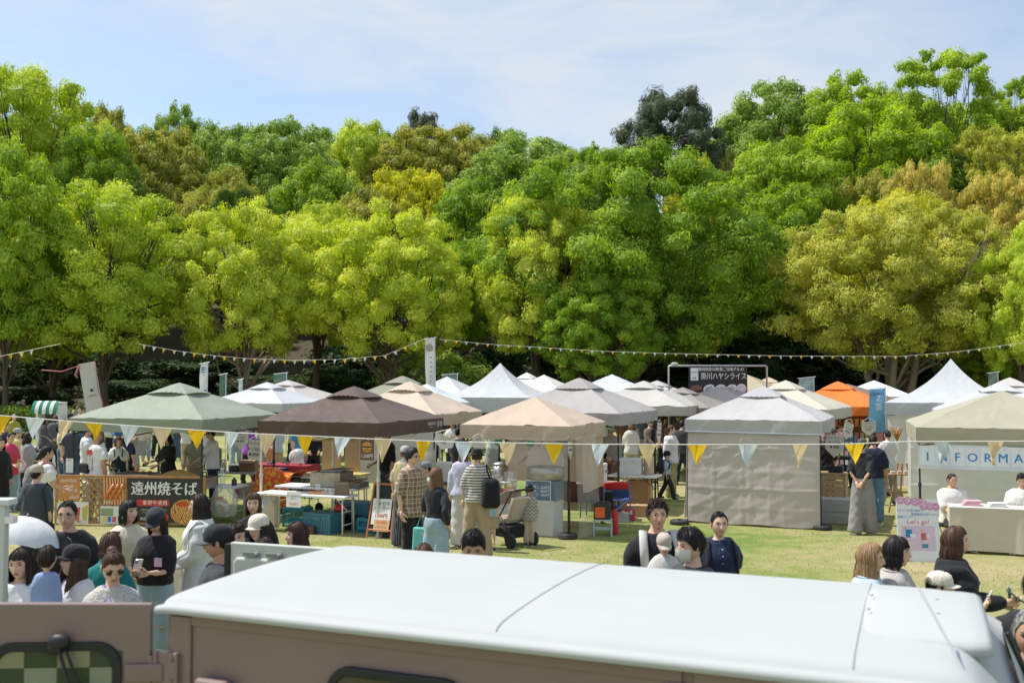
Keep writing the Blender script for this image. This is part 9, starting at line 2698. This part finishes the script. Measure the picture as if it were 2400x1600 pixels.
 person(950, 16.3, 1.62, 165, 'person in a yellow and grey striped shirt with a pale grey cap', dict(m=CLOTH((0.62, 0.47, 0.16), bump=0.4, pat=('stripe', (0.36, 0.38, 0.40), 11, 0.45, 'X')), sleeve='elbow', loose=0.03, hem=0.9, collar=c(0.35, 0.45, 0.6)), dict(m=CLOTH((0.035, 0.04, 0.05), bump=0.4, pat=('stripe', (0.2, 0.2, 0.22), 34, 0.25, 'X')), wide=0.03), dict(style='bob', col=HBROWN, len=0.03), legs='step', hat=('cap', c(0.40, 0.42, 0.42)), shoes=(0.02, 0.02, 0.02))
 person(966, 13.9, 1.76, 55, 'man in a brown plaid shirt, black trousers and sunglasses', dict(m=CLOTH((0.33, 0.21, 0.13), bump=0.4, pat=('plaid', (0.14, 0.085, 0.06), (0.55, 0.52, 0.48), 8.5)), sleeve='elbow', loose=0.03, hem=0.78, sw=0.02), dict(m=BK, wide=0.01), dict(style='short', col=HBLACK, off=0.22, front=32), 'm', 0, ('down', 'hold'), glasses='sun', yaw=12)
 p = person(1023, 12.7, 1.60, 150, 'woman with long chestnut hair, black top and pale jeans', dict(m=c(0.022, 0.026, 0.032), sleeve='long', loose=0.008, hem=0.97), dict(m=JEAN, wide=0.035, waist=1.03), dict(style='long', col=HLIGHT, len=0.34, seed=0.5), arms=((-0.20, 0.0, 0.92), (0.22, -0.30, 1.06)), yaw=-15)
 t = thing('iced_drink', 'iced drink with a green straw held by the long-haired woman', 'drink', world_of(p, p['W'][1] + Vector((0.0, -0.06, 0.0))), 0)
 MB().lathe([(0.03, -0.06), (0.042, 0.06)], n=14).build('cup', GLASS('cup_clear', (0.8, 0.75, 0.6), 0.5), t, smooth=True)
 MB().lathe([(0.028, -0.055), (0.035, 0.01)], n=12).build('drink', P((0.6, 0.4, 0.12), 0.3), t, smooth=True)
 MB().lathe([(0.045, 0.06), (0.044, 0.07), (0.03, 0.085)], n=14).build('lid', GLASS('cup_clear', (0.8, 0.75, 0.6), 0.5), t, smooth=True)
 MB().tube([(0, 0, 0.03), (0.012, 0, 0.17)], 0.005, 6).build('straw', P((0.05, 0.5, 0.15), 0.4), t)
 t = thing('carrier_bag', 'aqua printed carrier bag between the couple', 'bag', (X(988, 13.2), 13.2, 0.42), R(-15))
 MB().box((0, 0, 0.17), (0.24, 0.08, 0.34), top=0.85).build('bag', CLOTH((0.16, 0.52, 0.50), bump=0.5, pat=('spots', (0.6, 0.5, 0.3), 9, 0.2)), t, bevel=0.02)
 MB().tube([(-0.06, 0, 0.33), (0, 0, 0.5), (0.06, 0, 0.33)], 0.006, 5).build('handle', CLOTH((0.16, 0.52, 0.50)), t)
 person(1000, 17.6, 1.68, -70, 'man in a grey cap sitting behind the couple', dict(m=c(0.45, 0.45, 0.43), sleeve='long'), dict(m=GREY), dict(style='short', col=HBLACK), 'm', 1, ('lap', 'lap'), 'sit', hat=('cap', c(0.2, 0.22, 0.23)))
 t = thing('folding_stool', 'low folding stool under the sitting man', 'stool', (X(1000, 17.6), 17.6, 0), 0)
 MB().box((0, 0, 0.385), (0.36, 0.36, 0.03)).build('seat', P((0.1, 0.12, 0.1), 0.7), t)
 for sx in (-1, 1):
  MB().tube([(sx * 0.16, -0.15, 0), (sx * 0.16, 0.15, 0.37)], 0.012, 6).build('leg', STEEL, t); MB().tube([(sx * 0.14, 0.15, 0), (sx * 0.14, -0.15, 0.37)], 0.012, 6).build('leg', STEEL, t)
 # queue at the candy stall
 p = person(1118, 15.2, 1.66, 172, 'person in a black striped white tee, bucket hat and beige trousers from behind', dict(m=CLOTH((0.60, 0.58, 0.52), bump=0.4, pat=('stripe', (0.04, 0.04, 0.05), 24, 0.36)), sleeve='elbow', loose=0.025, hem=0.86), dict(m=c(0.40, 0.30, 0.20), wide=0.03), dict(style='bob', col=HBROWN, len=0.03), arms=('down', 'down'), legs='apart', hat=('bucket', BK))
 strap_bag(p, 'black backpack slung on one shoulder of the striped shirt', 'shoulder', -1, CLOTH((0.016, 0.017, 0.02), bump=0.6), (0.30, 0.22, 0.46), BK, (-0.24, 0.12, 1.02))
 person(1086, 16.2, 1.62, 168, 'woman in a lavender blouse with light brown long hair', dict(m=c(0.50, 0.50, 0.66), sleeve='long', loose=0.04, hem=0.86), dict(m=c(0.56, 0.55, 0.52), wide=0.05), dict(style='long', col=HLIGHT, len=0.28, seed=0.3))
 person(1150, 15.8, 1.05, 176, 'child in khaki shorts half hidden behind the striped shirt', dict(m=c(0.3, 0.5, 0.55), sleeve='short'), dict(m=BEIGE, kind='shorts', wide=0.02), dict(style='short', col=HBLACK))
 person(1240, 16.3, 0.97, 168, 'small child in a grey zigzag sweater and beige trousers', dict(m=CLOTH((0.46, 0.44, 0.39), bump=0.5, pat=('zigzag', (0.20, 0.20, 0.19), 17)), sleeve='long', loose=0.045, hem=0.72), dict(m=c(0.50, 0.42, 0.33), wide=0.015), dict(style='bob', col=HBLACK, len=0.03), yaw=-30, shoes=(0.03, 0.035, 0.06))
 # grey stall
 p = person(1432, 22.4, 1.68, 178, 'person in a grey hooded top and white cap seen from behind', dict(m=c(0.33, 0.32, 0.30), sleeve='long', loose=0.05), dict(m=BK), dict(style='short', col=HGREY), 'm', 1, ('work', 'work'), hat=('cap', c(0.66, 0.66, 0.64)))
 strap_bag(p, 'thin black strap bag on the grey hooded top', 'cross', 1, BK, (0.18, 0.07, 0.12), at_=(0, 0.12, 1.0))
 person(1523, 26.0, 1.68, 30, 'vendor in a brown jacket sitting in the grey stall', dict(m=c(0.16, 0.12, 0.10), sleeve='long', open=BK), dict(m=BK), dict(style='short', col=HBLACK), 'm', 1, ('lap', 'lap'), 'stand', pitch=14, q=2)
 p = person(1571, 22.9, 1.66, 55, 'woman in a white blouse and leafy trousers with low ponytail', dict(m=c(0.66, 0.66, 0.68), sleeve='long', loose=0.045, sw=0.03, hem=0.8), dict(m=CLOTH((0.42, 0.36, 0.18), bump=0.4, pat=('spots', (0.08, 0.16, 0.12), 26, 0.35, (0.5, 0.3, 0.12))), wide=0.03), dict(style='pony', col=HBROWN, len=0.06), yaw=30, shoes=(0.25, 0.22, 0.18))
 strap_bag(p, 'taupe and brown shoulder bag of the woman in leafy trousers', 'cross', 1, c(0.28, 0.20, 0.15), (0.22, 0.09, 0.18))
 p = person(1562, 22.4, 1.06, 70, 'child in a black beanie and dark trousers walking', dict(m=c(0.35, 0.45, 0.52), sleeve='elbow', loose=0.03), dict(m=c(0.03, 0.028, 0.026), wide=0.02), dict(style='short', col=HBLACK), legs='walk', hat=('beanie', BK))
 strap_bag(p, 'navy backpack on the walking child', 'back', 1, c(0.03, 0.035, 0.045), (0.26, 0.16, 0.34))
 person(1932, 20.8, 1.60, 150, 'person in a black tee and denim shorts beside the crate shelf', dict(m=BK, sleeve='elbow', loose=0.04), dict(m=c(0.2, 0.3, 0.4), kind='shorts', wide=0.03), dict(style='bob', col=(0.3, 0.18, 0.2)), legs='stand')
 person(2018, 17.5, 1.67, 140, 'woman in a black tee and wide grey trousers with hands behind her back', dict(m=c(0.03, 0.033, 0.04), sleeve='elbow', loose=0.03, hem=0.92), dict(m=c(0.26, 0.25, 0.26), wide=0.05), dict(style='pony', col=HBLACK, len=0.3), arms=('behind', 'behind'), legs='step', hat=('cap', c(0.08, 0.085, 0.09)), shoes=(0.66, 0.66, 0.66))
 person(2044, 18.6, 1.68, 150, 'person in a dark tee and blue jeans behind the wide grey trousers', dict(m=NAVY, sleeve='elbow', loose=0.03), dict(m=c(0.13, 0.22, 0.32), wide=0.02), dict(style='short', col=HDARK), 'm', 1, shoes=(0.45, 0.38, 0.3))
 # information staff
 p = person(2226, 16.25, 1.68, -4, 'staff man with cropped hair, beige scarf and white tee at the desk', dict(m=c(0.66, 0.65, 0.62), sleeve='elbow', loose=0.05, sw=0.02), dict(m=BK), dict(style='crop', col=HDARK, front=44), 'm', 1, ('lap', 'lap'), 'sit', yaw=16, seat=0.40, pitch=6)
 text('Life Food', 0.055, INK, p['root'], tuple(p['up']((0.0, -0.185, 1.20))), name='shirt_lettering', shear=0.3)
 MB().tube([p['up']((0.085 * math.sin(a), 0.01 - 0.08 * math.cos(a), 1.43)) for a in np.linspace(0, 6.283, 13)], [(0.02, 0.03)] * 13, 6).build('scarf', c(0.5, 0.4, 0.27), p['root'], smooth=True)
 p = person(2390, 15.9, 1.70, -30, 'staff man with tousled hair and white tee cut by the right edge', dict(m=c(0.66, 0.65, 0.62), sleeve='short', loose=0.05, sw=0.02), dict(m=BK), dict(style='short', col=HBLACK, off=0.2), 'm', 1, ('lap', 'lap'), 'sit', seat=0.42, pitch=20)
 text('Life Food', 0.055, INK, p['root'], tuple(p['up']((0.0, -0.185, 1.20))), name='shirt_lettering', shear=0.3)
 for px, d, w in ((2226, 16.3, 'under the man with the scarf'), (2390, 15.95, 'under the man with tousled hair')):
  t = thing('folding_stool', 'dark folding stool ' + w, 'stool', (X(px, d), d, 0), 0)
  MB().box((0, 0, 0.33), (0.38, 0.38, 0.03)).build('seat', BLACK, t)
  for sx in (-1, 1):
   MB().tube([(sx * 0.16, -0.15, 0), (sx * 0.16, 0.15, 0.32)], 0.012, 6).build('leg', STEEL, t); MB().tube([(sx * 0.14, 0.15, 0), (sx * 0.14, -0.15, 0.32)], 0.012, 6).build('leg', STEEL, t)
near_left()
near_right()
middle()
run_jobs()
